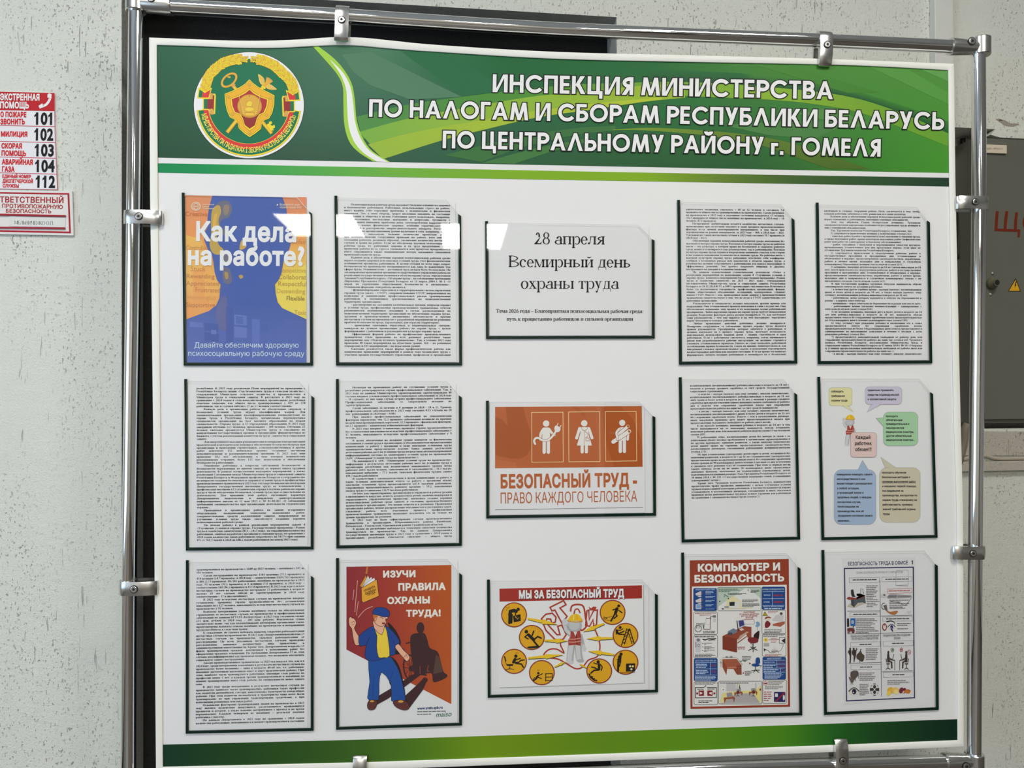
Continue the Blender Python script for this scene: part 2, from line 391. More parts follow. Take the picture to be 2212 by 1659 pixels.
        if c == '%':
            arc(.25, .48, .2, .18, 0, 360, .09, t); arc(.75, .17, .2, .18, 0, 360, .09, t); quad((.25, 0), (.30, 0), (.75, .67), (.70, .67)); return P, 1.0
        if c == '№':
            st(.06, 0, .66, 1, 0, t * 1.3); st(.46, 0, .66, 0, 1, t * 1.3); quad((.06, .66), (.06 + w * 1.1, .66), (.50, 0), (.50 - w, 0)); arc(.76, .40, .17, .2, 0, 360, w * .7, t); rect(.62, .1, .90, .1 + t); return P, .96
        return P, .25

class SansFont:
    """The built-in face, one cached mesh per letter; thickened for bold. Units: capital height 1."""
    def __init__(s, bold=0.0, res=3): s.bold, s.res, s.cache, s.tmp = bold, res, {}, {}
    def raw(s, body):
        c = bpy.data.curves.new('tmp', 'FONT'); c.body = body; c.resolution_u = s.res; c.fill_mode = 'NONE'
        o = bpy.data.objects.new('tmp', c); COL.objects.link(o); me = o.to_mesh()
        V = np.array([v.co[:2] for v in me.vertices], float).reshape(-1, 2); E_ = np.array([e.vertices[:] for e in me.edges], int).reshape(-1, 2)
        o.to_mesh_clear(); bpy.data.objects.remove(o); bpy.data.curves.remove(c); return V, E_
    def get(s, ch):
        if ch in s.cache: return s.cache[ch]
        if ch == ' ':
            g = Glyph([], .38); s.cache[ch] = g; return g
        cyr = ord(ch) > 0x400 and ch not in 'ІіЎў'
        k = 1 / .728 if cyr else 1 / .684; b = s.bold
        V, E_ = s.raw(ch)
        adv = s.raw(ch + '|')[0][:, 0].max() - s.raw('|')[0][:, 0].max()
        V = V * k
        nb = {}      # walk the outlines, each in its own direction
        for i, j in E_: nb.setdefault(int(i), []).append(int(j)); nb.setdefault(int(j), []).append(int(i))
        seen = set(); loops = []
        for i0 in range(len(V)):
            if i0 in seen or len(nb.get(i0, ())) != 2: continue
            lp = [i0]; seen.add(i0); cur = i0 + 1 if i0 + 1 in nb[i0] else nb[i0][0]
            while cur not in seen:
                lp.append(cur); seen.add(cur); nx = [q for q in nb[cur] if q not in seen]
                if not nx: break
                cur = nx[0]
            if len(lp) > 2: loops.append(lp)
        X, F_ = [], []
        if loops:      # fill by winding, so overlapping strokes join and counters stay open
            ed = [(lp[i], lp[(i + 1) % len(lp)]) for lp in loops for i in range(len(lp))]
            vo, _, fo, *_r = delaunay_2d_cdt([Vector(v) for v in V], ed, [], 0, 1e-5)
            vo = np.array([v[:] for v in vo]); A0 = V[[e[0] for e in ed]]; A1 = V[[e[1] for e in ed]]
            tri = []
            for f in fo:
                c = vo[list(f)].mean(0); up = (A0[:, 1] <= c[1]) & (A1[:, 1] > c[1]); dn = (A0[:, 1] > c[1]) & (A1[:, 1] <= c[1])
                sd = (A1[:, 0] - A0[:, 0]) * (c[1] - A0[:, 1]) - (c[0] - A0[:, 0]) * (A1[:, 1] - A0[:, 1])
                if int((up & (sd > 0)).sum()) - int((dn & (sd < 0)).sum()): tri.append(list(f))
            X = list(vo); F_ = tri; cnt = {}
            for f in tri:
                for i, j in zip(f, f[1:] + f[:1]): cnt.setdefault((min(i, j), max(i, j)), []).append((i, j))
            bd = [e[0] for e in cnt.values() if len(e) == 1]
            if b:      # heavier weight: every outline edge carries a bar of ink, mitred at the turns
                dr = lambda i, j: (vo[j] - vo[i]) / max(np.hypot(*(vo[j] - vo[i])), 1e-9)
                nxt = {i: j for i, j in bd}; prv = {j: i for i, j in bd}
                for i, j in bd:
                    d = dr(i, j); n = np.array([-d[1], d[0]]); ext = []
                    for q in (dr(prv[i], i) if i in prv else d, dr(j, nxt[j]) if j in nxt else d):
                        t = math.acos(max(-1, min(1, float(d @ q)))); ext.append(b * math.tan(min(t, 1.57) / 2))
                    q = len(X); X += [vo[i] - d * ext[0] - n * b, vo[j] + d * ext[1] - n * b, vo[j] + d * ext[1] + n * b, vo[i] - d * ext[0] + n * b]; F_ = F_ + [[q, q + 1, q + 2, q + 3]]
            if ch == '1': q = len(X); x0, x1 = V[:, 0].min() - b, V[:, 0].max() + b; w = x1 - x0; X += [np.array(p) for p in ((x0 + w * .3, 1 + b), (x0 - w * .2, .90), (x0 - w * .75, .80), (x0 - w * .75, .80 - w * .7), (x0 + w * .3, .92 - w * .6))]; F_ = F_ + [[q, q + 1, q + 2, q + 3, q + 4]]
        g = Glyph([], adv * k + b * .9)
        g.V = np.array(X, float).reshape(-1, 2) + np.array([b * .45, 0]); g.L = np.array([i for f in F_ for i in f], int); g.T = np.array([len(f) for f in F_], int)
        if len(g.V): g.x0, g.x1 = g.V[:, 0].min(), g.V[:, 0].max()
        if len(g.L): g.V = g.V[g.L]; g.dz = 1.2e-6 * np.repeat(np.arange(len(g.T)), g.T); g.L = np.arange(len(g.V))
        s.cache[ch] = g; return g

_fonts = {}
def font(kind):
    if kind not in _fonts:
        if kind == 'serif': _fonts[kind] = SerifFont(False, 36)
        elif kind == 'serifb': _fonts[kind] = SerifFont(True, 24)
        elif kind == 'page': _fonts[kind] = SerifFont(True, 8, .17, .06)
        else: _fonts[kind] = SansFont(float(kind), 3)
    return _fonts[kind]

# ------------------------------------------------------------------ flat printed artwork
PRINT = print_mat('printed_ink')
def smooth_loop(pts, n=5, closed=True):
    p = np.asarray(pts, float); N = len(p); out = []
    for i in range(N if closed else N - 1):
        g = lambda k: p[k % N] if closed else p[min(max(k, 0), N - 1)]
        a, b, c, d = g(i - 1), g(i), g(i + 1), g(i + 2)
        for j in range(n):
            t = j / n
            out.append(.5 * (2 * b + (c - a) * t + (2 * a - 5 * b + 4 * c - d) * t * t + (3 * b - a - 3 * c + d) * t ** 3))
    if not closed: out.append(p[-1])
    return np.array(out)
class Art:
    """Prints: coloured shapes in the pixels of one enlarged crop of the photograph, laid on the board (or wall) surface in thin layers."""
    def __init__(s, crop=(0, 0), scale=1.0, base=0.0005, step=3e-6, surf=on_board):
        s.o = np.array(crop, float); s.k = scale; s.base = base; s.step = step; s.n = 0; s.surf = surf
        s.V, s.Z, s.L, s.T, s.C, s.nv = [], [], [], [], [], 0
    def px(s, p): return np.asarray(p, float).reshape(-1, 2) / s.k + s.o
    def add(s, V, L, T, C, lay=None, dz=0.0):
        if lay is None: s.n += 1; lay = s.n
        V = np.asarray(V, float); n = len(V)
        if n == 0: return
        s.V.append(s.px(V)); s.Z.append(np.full(n, s.base + s.step * lay) + dz); s.L.append(np.asarray(L, int) + s.nv); s.T.append(np.asarray(T, int))
        C = np.asarray(C, float)
        if C.ndim == 1: C = np.broadcast_to(alb(C), (n, 3))
        else: C = alb(C)
        s.C.append(C); s.nv += n
    def poly(s, pts, c, sm=0, lay=None):
        if sm: pts = smooth_loop(pts, sm)
        n = len(pts); s.add(pts, range(n), [n], c, lay)
    def rect(s, x0, y0, x1, y1, c): s.poly([(x0, y0), (x1, y0), (x1, y1), (x0, y1)], c)
    def rrect(s, x0, y0, x1, y1, r, c, line=None, lw=3):
        P = []
        for cx, cy, a in ((x1 - r, y0 + r, -90), (x1 - r, y1 - r, 0), (x0 + r, y1 - r, 90), (x0 + r, y0 + r, 180)):
            for i in range(6):
                q = math.radians(a + 18 * i); P.append((cx + r * math.cos(q), cy + r * math.sin(q)))
        if c is not None: s.poly(P, c)
        if line is not None: s.line(P, lw, line, True)
        return P
    def ell(s, cx, cy, rx, ry=None, c=(0, 0, 0), n=28, rot=0):
        ry = rx if ry is None else ry; r = math.radians(rot); cr, sr = math.cos(r), math.sin(r); P = []
        for i in range(n):
            a = 2 * math.pi * i / n; x, y = rx * math.cos(a), ry * math.sin(a); P.append((cx + x * cr - y * sr, cy + x * sr + y * cr))
        s.poly(P, c)
    def ring(s, cx, cy, rx, ry, w, c, a0=0, a1=360, n=48, rot=0, w2=None):
        r = math.radians(rot); cr, sr = math.cos(r), math.sin(r); V = []; w2 = w if w2 is None else w2
        for i in range(n + 1):
            a = math.radians(a0 + (a1 - a0) * i / n)
            for d, e in ((0, 0), (w, w2)):
                x, y = (rx - d) * math.cos(a), (ry - e) * math.sin(a); V.append((cx + x * cr - y * sr, cy + x * sr + y * cr))
        s.strip(V, c)
    def strip(s, V, c, lay=None):
        n = len(V) // 2; L = []
        for i in range(n - 1): L += [2 * i, 2 * i + 2, 2 * i + 3, 2 * i + 1]
        s.add(V, L, [4] * (n - 1), c, lay)
    def band(s, A, B, ca, cb=None):
        """gradient strip between two polylines of equal length; ca, cb: colours along A and B."""
        V = []; C = []
        for i, (a, b) in enumerate(zip(A, B)):
            V += [a, b]; x = ca[i] if np.ndim(ca) == 2 else ca; y = (cb[i] if np.ndim(cb) == 2 else cb) if cb is not None else x; C += [x, y]
        s.strip(V, np.array(C, float))
    def line(s, pts, w, c, closed=False, sm=0, taper=None, cap=False):
        if sm: pts = smooth_loop(pts, sm, closed)
        p = np.asarray(pts, float); n = len(p); V = []
        idx = list(range(n)) + ([0] if closed else [])
        for j, i in enumerate(idx):
            a = p[(i - 1) % n] if (closed or i > 0) else p[i]; b = p[(i + 1) % n] if (closed or i < n - 1) else p[i]
            d1 = p[i] - a; d2 = b - p[i]; l1 = np.hypot(*d1); l2 = np.hypot(*d2)
            d1 = d1 / l1 if l1 > 1e-9 else (d2 / max(l2, 1e-9)); d2 = d2 / l2 if l2 > 1e-9 else d1
            t = d1 + d2; l = np.hypot(*t); t = t / l if l > 1e-6 else d1
            nn = np.array([-t[1], t[0]]); cs = max(.45, abs(nn @ np.array([-d1[1], d1[0]])))
            ww = w if taper is None else w + (taper - w) * j / max(len(idx) - 1, 1)
            V += [p[i] + nn * ww / 2 / cs, p[i] - nn * ww / 2 / cs]
        s.strip(V, c)
        if cap:
            for q, ww in ((p[0], w), (p[-1], w if taper is None else taper)): s.ell(q[0], q[1], ww / 2, ww / 2, c, 12)
    def glyph(s, g, o, X, Y, c, lay):
        if len(g.V): s.add(np.asarray(o) + g.V[:, :1] * np.asarray(X) + g.V[:, 1:] * np.asarray(Y), g.L, g.T, c, lay, g.dz)
    def text(s, body, x0, y0, x1, y1, h, c, f='0.02', slant=0.0, lay=None, cap=None, track=0.0):
        """one line fitted between its two baseline ends; h = capital height."""
        fo = font(f); gs = [fo.get(ch) for ch in body]; cap = (.662 if isinstance(fo, SerifFont) else 1.0)
        tot = sum(g.adv + track for g in gs) - gs[0].x0 - (gs[-1].adv + track - gs[-1].x1)
        d = np.array([x1 - x0, y1 - y0], float); X = d / tot; u = d / np.hypot(*d); Y = np.array([u[1], -u[0]]) * h / cap + u * slant * h / cap
        if lay is None: s.n += 1; lay = s.n
        x = -gs[0].x0
        for g in gs:
            s.glyph(g, np.array([x0, y0]) + X * x, X, Y, c, lay); x += g.adv + track
    def ctext(s, body, cx, y, h, c, f='0.02', wk=1.0, dy=0.0, **k):
        """centred line at natural width times wk; dy: rise of the baseline per unit of x."""
        fo = font(f); w = sum(fo.get(ch).adv for ch in body) * (h / (.662 if isinstance(fo, SerifFont) else 1.0)) * wk
        s.text(body, cx - w / 2, y - dy * w / 2, cx + w / 2, y + dy * w / 2, h, c, f, **k)
    def ltext(s, body, x, y, h, c, f='0.02', wk=1.0, dy=0.0, **k):
        fo = font(f); w = sum(fo.get(ch).adv for ch in body) * (h / (.662 if isinstance(fo, SerifFont) else 1.0)) * wk
        s.text(body, x, y, x + w, y + dy * w, h, c, f, **k)
    def page(s, text, tl, tr, bl, br, c, indent=.065):
        """justified paragraphs: the four points are the ends of the first and last baselines."""
        fo = font('page'); lines = text.strip('\n').split('\n'); N = len(lines)
        tl, tr, bl, br = [np.array(q, float) for q in (tl, tr, bl, br)]
        pitch = np.hypot(*(bl - tl)) / (N - 1); em = pitch / 1.06; W = np.hypot(*(tr - tl))
        items = []; k = 1.3
        for ln in lines:
            ind = ln.startswith('>'); rag = ln.endswith('|'); ws = ln.strip('>|').split(' ')
            nat = [sum(fo.get(ch).adv for ch in w_) for w_ in ws]; avail = W * (1 - (indent if ind else 0))
            if not rag: k = min(k, avail / (em * (sum(nat) + .19 * (len(ws) - 1))))
            items.append((ind, rag, ws, nat))
        s.n += 1
        for i, (ind, rag, ws, nat) in enumerate(items):
            q = i / (N - 1); a = tl + (bl - tl) * q; b = tr + (br - tr) * q; u = (b - a) / np.hypot(*(b - a)); Wl = np.hypot(*(b - a))
            Y = np.array([u[1], -u[0]]) * em; X = u * em * k; x = Wl * indent if ind else 0.0
            sp = .25 * em * k if rag or len(ws) < 2 else (Wl - x - sum(nat) * em * k) / (len(ws) - 1)
            for w_ in ws:
                for ch in w_:
                    g = fo.get(ch); s.glyph(g, a + u * x, X, Y, c, s.n); x += g.adv * em * k
                x += sp
    def build(s, name, parent, label=None, material=None):
        V = np.concatenate(s.V); Z = np.concatenate(s.Z); P = s.surf(V, Z)
        me = mesh_np(name, P, np.concatenate(s.L), np.concatenate(s.T))
        col = np.ones((len(V), 4), np.float32); col[:, :3] = np.concatenate(s.C)
        at_ = me.color_attributes.new('ink', 'FLOAT_COLOR', 'POINT'); at_.data.foreach_set('color', col.ravel())
        o = link(name, me, parent, material or PRINT)
        if label: o['label'] = label
        return o
# ------------------------------------------------------------------ the room
WALL = plaster('grey_white_plaster', (222, 224, 216))
WALL_B = plaster('rough_plaster_patch', (190, 184, 174), seed=4.0)
DARK = mat('black_painted_plaster', (0.012, 0.012, 0.0125), rough=0.8, bump=0.6, bscale=160, bdist=0.003, noise=0.3, nscale=8)
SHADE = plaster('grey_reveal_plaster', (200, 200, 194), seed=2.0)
FLOORM = mat('brown_grey_floor_tiles', (0.11, 0.095, 0.08), rough=0.35, noise=0.25, nscale=3)
ROOMW = mat('painted_room_wall', (0.46, 0.45, 0.42), rough=0.8, noise=0.05, nscale=4)
CEILM = mat('white_ceiling', (0.78, 0.78, 0.76), rough=0.9, noise=0.03, nscale=6)
def wp(x, z, off=0.0): return Vector((x, W0 + WS * x - off, z))
XL, XR, ZB, CEIL = -2.6, 4.2, -7.5, 3.05
nx0 = on_wall([(263, 800)])[0][0]; nx1 = on_wall([(1332, 60)])[0][0]
nz1 = on_wall([(1332, 37)])[0][2]
rx0 = on_wall([(2030, 600)])[0][0]; rx1 = on_wall([(2154, 290)])[0][0]
rz1 = on_wall([(2110, 277)])[0][2]; rz2 = on_wall([(2180, 297)])[0][2]; rz0 = on_wall([(2150, 926)])[0][2]
def wall_cells():
    bm = bmesh.new()
    xs = sorted({XL, nx0, nx1, rx0, rx1, XR}); zs = sorted({0.0, rz0, rz2, rz1, nz1, CEIL})
    for i in range(len(xs) - 1):
        for j in range(len(zs) - 1):
            mx, mz = (xs[i] + xs[i + 1]) / 2, (zs[j] + zs[j + 1]) / 2
            if nx0 < mx < nx1 and mz < nz1: continue
            if rx0 < mx < rx1 and rz0 < mz < rz1: continue
            if mx > rx1 and rz0 < mz < rz2: continue
            bm.faces.new([bm.verts.new(wp(x, z)) for x, z in ((xs[i], zs[j]), (xs[i + 1], zs[j]), (xs[i + 1], zs[j + 1]), (xs[i], zs[j + 1]))])
    bmesh.ops.remove_doubles(bm, verts=bm.verts, dist=1e-5)
    return bm
wall = bm_obj('wall_back', wall_cells(), None, WALL); tag(wall, kind='structure')
def quad_obj(name, quads, m, kind='structure'):
    bm = bmesh.new()
    for q in quads: bm.faces.new([bm.verts.new(Vector(p)) for p in q])
    bmesh.ops.remove_doubles(bm, verts=bm.verts, dist=1e-5)
    o = bm_obj(name, bm, None, m); return tag(o, kind=kind)
ND = -0.10
quad_obj('trim_1', [(wp(nx0, 0), wp(nx0, 0, ND), wp(nx0, nz1, ND), wp(nx0, nz1)), (wp(nx1, 0), wp(nx1, 0, ND), wp(nx1, nz1, ND), wp(nx1, nz1)),
                    (wp(nx0, nz1), wp(nx1, nz1), wp(nx1, nz1, ND), wp(nx0, nz1, ND))], SHADE)
quad_obj('wall_niche', [(wp(nx0, 0, ND), wp(nx1, 0, ND), wp(nx1, nz1, ND), wp(nx0, nz1, ND))], DARK)
RD = -0.07
quad_obj('trim_2', [(wp(rx0, rz0), wp(rx0, rz0, RD), wp(rx0, rz1, RD), wp(rx0, rz1)), (wp(rx0, rz1), wp(rx1, rz1), wp(rx1, rz1, RD), wp(rx0, rz1, RD)),
                    (wp(rx1, rz1), wp(rx1, rz2), wp(rx1, rz2, RD), wp(rx1, rz1, RD)), (wp(rx1, rz2), wp(XR, rz2), wp(XR, rz2, RD), wp(rx1, rz2, RD)),
                    (wp(rx0, rz0), wp(XR, rz0), wp(XR, rz0, RD), wp(rx0, rz0, RD)), (wp(rx0, rz0, RD), wp(XR, rz0, RD), wp(XR, rz1, RD), wp(rx0, rz1, RD))], SHADE)
quad_obj('floor', [((XL, ZB, 0), (XR, ZB, 0), (XR, 0.8, 0), (XL, 0.8, 0))], FLOORM)
quad_obj('ceiling', [((XL, ZB, CEIL), (XR, ZB, CEIL), (XR, 0.8, CEIL), (XL, 0.8, CEIL))], CEILM)
quad_obj('wall_right', [((XR, ZB, 0), (XR, 0.8, 0), (XR, 0.8, CEIL), (XR, ZB, CEIL))], ROOMW)
quad_obj('wall_front', [((XL, ZB, 0), (XR, ZB, 0), (XR, ZB, CEIL), (XL, ZB, CEIL))], ROOMW)
wy0, wy1, wz0, wz1 = -3.3, -0.7, 0.85, 2.35
quad_obj('wall_left', [((XL, ZB, 0), (XL, wy0, 0), (XL, wy0, CEIL), (XL, ZB, CEIL)), ((XL, wy1, 0), (XL, 0.8, 0), (XL, 0.8, CEIL), (XL, wy1, CEIL)),
                       ((XL, wy0, 0), (XL, wy1, 0), (XL, wy1, wz0), (XL, wy0, wz0)), ((XL, wy0, wz1), (XL, wy1, wz1), (XL, wy1, CEIL), (XL, wy0, CEIL))], ROOMW)
win = empty('window_1', (XL, (wy0 + wy1) / 2, wz0)); tag(win, kind='structure')
bm = bmesh.new(); bm.faces.new([bm.verts.new(v) for v in ((XL - .03, wy0, wz0), (XL - .03, wy1, wz0), (XL - .03, wy1, wz1), (XL - .03, wy0, wz1))])
bm_obj('window_pane', bm, win, emit('bright_daylit_pane', (0.42, 0.68, 1.0), PANE))
bm = bmesh.new()
for y in (wy0, (wy0 * 2 + wy1) / 3, (wy0 + 2 * wy1) / 3, wy1): add_box(bm, (XL - .05, y - .03, wz0), (XL + .02, y + .03, wz1))
for z in (wz0, wz1): add_box(bm, (XL - .05, wy0, z - .03), (XL + .02, wy1, z + .03))
bm_obj('window_frame', bm, win, mat('white_window_frame', (0.75, 0.75, 0.74), rough=0.4))
LAMPM = emit('lit_lamp_diffuser', (1.0, 0.965, 0.90), LAMP); LAMPF = mat('white_lamp_housing', (0.8, 0.8, 0.8), rough=0.4)
def ceiling_light(cx, cy, wx, wy, label):
    t = empty('ceiling_light', (cx, cy, CEIL), label, 'ceiling light', 'lit panels on the ceiling')
    bm = bmesh.new()
    for lo, hi in (((-wx / 2, -wy / 2), (wx / 2, -wy / 2 + .02)), ((-wx / 2, wy / 2 - .02), (wx / 2, wy / 2)), ((-wx / 2, -wy / 2), (-wx / 2 + .02, wy / 2)), ((wx / 2 - .02, -wy / 2), (wx / 2, wy / 2))):
        add_box(bm, (cx + lo[0], cy + lo[1], CEIL - .045), (cx + hi[0], cy + hi[1], CEIL))
    bm_obj('lamp_frame', bm, t, LAMPF)
    bm = bmesh.new(); z = CEIL - .03
    bm.faces.new([bm.verts.new(v) for v in ((cx - wx / 2 + .02, cy - wy / 2 + .02, z), (cx - wx / 2 + .02, cy + wy / 2 - .02, z), (cx + wx / 2 - .02, cy + wy / 2 - .02, z), (cx + wx / 2 - .02, cy - wy / 2 + .02, z))])
    bm_obj('diffuser', bm, t, LAMPM)
for cx, cy, wx, wy, lb in ((-1.42, -5.60, .70, 1.0, 'lit ceiling panel far behind the viewer, the one nearer the window wall'), (-.05, -6.05, .64, 1.3, 'lit ceiling panel farthest from the notice board'),
                           (-1.0, -1.35, .6, .6, 'added square lit ceiling panel nearest the notice board on the window side'), (0.75, -1.35, .6, .6, 'added square lit ceiling panel nearest the notice board on the cabinet side'),  # the square panels are unseen lamps added to light the board and wall
                           (-1.05, -3.7, .6, .6, 'added square lit ceiling panel in the middle row on the window side'), (0.85, -3.7, .6, .6, 'added square lit ceiling panel in the middle row on the cabinet side')):
    ceiling_light(cx, cy, wx, wy, lb)
dr = empty('added_door_1', (1.9, ZB, 0)); tag(dr, kind='structure')  # unseen dark door, added to give the chrome tubes streaks to reflect
bm = bmesh.new(); add_box(bm, (1.5, ZB + .002, 0), (2.4, ZB + .05, 2.1), .004); bm_obj('door_leaf', bm, dr, mat('dark_brown_door', (0.05, 0.032, 0.022), rough=0.4))
bm = bmesh.new(); add_box(bm, (1.42, ZB + .002, 0), (1.5, ZB + .07, 2.18)); add_box(bm, (2.4, ZB + .002, 0), (2.48, ZB + .07, 2.18)); add_box(bm, (1.5, ZB + .002, 2.1), (2.4, ZB + .07, 2.18)); bm_obj('door_frame', bm, dr, LAMPF)
bm = bmesh.new(); add_tube(bm, [(1.58, ZB + .05, 1.02), (1.58, ZB + .10, 1.02), (1.70, ZB + .10, 1.02)], .009, 12); bm_obj('door_handle', bm, dr, LAMPF)
bm = bmesh.new(); add_box(bm, (XL + .001, ZB, 0), (XL + .018, .1, .10)); o = bm_obj('added_baseboard_left', bm, None, mat('dark_baseboard', (0.03, 0.026, 0.022), rough=0.4)); tag(o, kind='structure')  # unseen dark baseboards on both sides, added for contrast in the chrome reflections
bm = bmesh.new(); add_box(bm, (XR - .018, ZB, 0), (XR - .001, .1, .10)); o = bm_obj('added_baseboard_right', bm, None, bpy.data.materials['dark_baseboard']); tag(o, kind='structure')
# ------------------------------------------------------------------ the notice board
def resample(p, n):
    p = np.asarray(p, float); s = np.concatenate([[0], np.cumsum(np.hypot(*np.diff(p, axis=0).T))]); t = np.linspace(0, s[-1], n)
    return np.stack([np.interp(t, s, p[:, 0]), np.interp(t, s, p[:, 1])], 1)
IN_T = smooth_loop([(339, 97.5), (420, 100), (520, 103.8), (600, 104), (660, 101), (720, 98.2), (750, 98), (790, 100.5), (850, 106), (950, 113), (1200, 127.5), (1500, 134.5), (1765, 139.5), (1900, 144), (2048, 152)], 4, False)
OUT_T = smooth_loop([(322, 81), (400, 84), (480, 87), (560, 88), (640, 85.5), (700, 81.3), (740, 80), (790, 82), (850, 88), (950, 97.5), (1200, 112), (1500, 119.6), (1765, 126.6), (1900, 131.5), (2061, 138)], 4, False)
IN_L = [(339, 97.5), (341.5, 420), (343.5, 620), (350, 1180), (350.5, 1380), (352, 1656.5)]; OUT_L = [(322, 81), (324, 420), (327, 620), (333.6, 1180), (334.5, 1380), (337, 1676)]
IN_R = [(2048, 152), (2050, 400), (2060, 900), (2066.5, 1100), (2068, 1599)]; OUT_R = [(2061, 138), (2064, 400), (2075, 900), (2080.5, 1100), (2082, 1613.5)]
IN_B = [(352, 1656.5), (800, 1646), (1219, 1631.5), (1500, 1621), (2068, 1599)]; OUT_B = [(337, 1676), (800, 1663), (1219, 1647), (1500, 1636.5), (2082, 1613.5)]
board = empty('notice_board', at(1195, 860, 0), 'large white notice board with green banner and gold crest inside the tube stand', 'notice board')
VINYL = mat('white_vinyl_sheet', (229, 229, 229), rough=0.5, spec=0.3, noise=0.012, nscale=3)
PVC = mat('white_plastic_edging', (237, 237, 229), rough=0.5, spec=0.25, noise=0.03, nscale=9)
def coons(T, B, L, R, nu, nv):
    T, B, L, R = resample(T, nu), resample(B, nu), resample(L, nv), resample(R, nv)
    u = np.linspace(0, 1, nu)[None, :, None]; v = np.linspace(0, 1, nv)[:, None, None]
    return (1 - v) * T[None] + v * B[None] + (1 - u) * L[:, None] + u * R[:, None] - ((1 - u) * (1 - v) * T[0] + u * (1 - v) * T[-1] + (1 - u) * v * B[0] + u * v * B[-1])
def grid_idx(nv, nu):
    i = np.arange((nv) * (nu)).reshape(nv, nu)
    return np.stack([i[:-1, :-1], i[1:, :-1], i[1:, 1:], i[:-1, 1:]], -1).reshape(-1)
G = coons(IN_T, IN_B, IN_L, IN_R, 171, 121)
me = mesh_np('panel', on_board(G.reshape(-1, 2), 0.0), grid_idx(121, 171), [4] * (120 * 170)); me.polygons.foreach_set('use_smooth', [True] * len(me.polygons))
link('panel', me, board, VINYL)
def edging(a, b, name='edging'):     # one side of the white profile that frames the panel
    n = 90; a, b = resample(a, n), resample(b, n)
    c = a + (b - a) * .12; d = b + (a - b) * .08
    rows = [on_board(a, 0.0), on_board(a, 0.0018), on_board(c, 0.0026), on_board(d, 0.0027), on_board(b, 0.0020), on_board(b, -0.010), on_board(a, -0.010)]
    V = np.concatenate(rows); i = np.arange(7 * n).reshape(7, n)
    L = np.stack([i[:-1, :-1], i[:-1, 1:], i[1:, 1:], i[1:, :-1]], -1).reshape(-1)
    o = link(name, mesh_np(name, V, L, [4] * (6 * (n - 1))), board, PVC); return o
for a, b in ((IN_T, OUT_T), (IN_B, OUT_B), (IN_L, OUT_L), (IN_R, OUT_R)): edging(a, b)
# back of the sheet
G = coons(OUT_T, OUT_B, OUT_L, OUT_R, 81, 61)
link('backing', mesh_np('backing', on_board(G.reshape(-1, 2), -0.010), grid_idx(61, 81), [4] * (80 * 60)), board, PVC)

# banner with its printed waves
BAN_B = [(340, 340.5), (380, 341.4), (860, 350.4), (1400, 361), (2050, 373.7)]
A = Art(base=0.0002)
cols_u = [340, 480, 600, 700, 800, 950, 1100, 1400, 1600, 1800, 2050]
tab = np.array([[(32, 92, 62), (40, 100, 72), (48, 105, 78), (66, 116, 88), (78, 126, 97), (45, 110, 70), (22, 100, 52), (20, 102, 48), (60, 128, 44), (72, 138, 52), (80, 145, 60)],
                [(28, 84, 58), (36, 92, 66), (46, 97, 72), (56, 105, 80), (56, 106, 80), (46, 103, 74), (38, 100, 65), (22, 105, 50), (35, 110, 45), (62, 132, 55), (72, 145, 48)],
                [(28, 74, 50), (34, 76, 53), (40, 80, 58), (44, 84, 62), (42, 86, 64), (42, 90, 64), (36, 90, 58), (30, 85, 42), (30, 88, 42), (50, 118, 40), (68, 148, 42)]], float)
nu, nv = 161, 25
L_ = resample([(339, 97.5), (340.8, 340.5)], 9); R_ = resample([(2048, 152), (2050, 373.7)], 9)
g = coons(IN_T, BAN_B, L_, R_, nu, nv); gc = np.zeros((nv, nu, 3))
for i in range(nv):
    v = i / (nv - 1) * 2; k = min(int(v), 1); f = v - k
    row = tab[k] * (1 - f) + tab[k + 1] * f
    for ch in range(3): gc[i, :, ch] = np.interp(g[i, :, 0], cols_u, row[:, ch])
A.add(g.reshape(-1, 2), grid_idx(nv, nu), [4] * ((nu - 1) * (nv - 1)), gc.reshape(-1, 3))
banner = A.build('header_banner', board)
W_ = Art(base=0.00045)
def sl(p, n=14): return resample(smooth_loop(p, 6, False), n)
W_.poly([(738, 118), (800, 112), (997, 209), (886, 215), (800, 184), (764, 156)], (80, 126, 96))
W_.poly([(862, 108), (960, 113), (1100, 196), (1003, 207)], (36, 106, 66))
# dusky sweep above the bright wave on the right
W_.band(sl([(1400, 148), (1510, 154), (1621, 160), (1780, 180), (1906, 214), (2048.5, 262)], 24), sl([(1400, 180), (1500, 178), (1605, 184), (1802, 203), (1922, 235), (2048.5, 290)], 24), np.array([(24, 104, 48)] * 8 + [(60, 128, 48)] * 16), np.array([(22, 84, 46)] * 24))
W_.poly([(1620, 137), (1700, 140), (1900, 200), (1830, 200)], (66, 132, 46)); W_.poly([(1880, 145), (1960, 149), (2048, 200), (2048, 225)], (86, 152, 66))
W_.poly([(1990, 150), (2048, 152), (2048, 176)], (96, 160, 80))
top = sl([(771, 252), (883, 225.5), (997, 209.3), (1103, 196), (1235, 183), (1368, 178.5), (1463, 176.8), (1606, 183.8), (1802, 203), (1922, 234.5), (2048.5, 288)], 60)
bot = sl([(783, 300), (956, 262), (1059, 242), (1162, 226), (1265, 214), (1382, 205), (1558, 210.7), (1685, 217), (1780, 228), (1875, 248.7), (2048.5, 316.5)], 60)
cg = np.array([[np.interp(x, (771, 1000, 1150, 1400, 1650, 1850, 2050), c) for c in ((78, 74, 76, 110, 135, 118, 100), (140, 140, 142, 165, 178, 165, 158), (70, 58, 52, 45, 42, 45, 48))] for x in top[:, 0]])
W_.band(top, bot, cg)
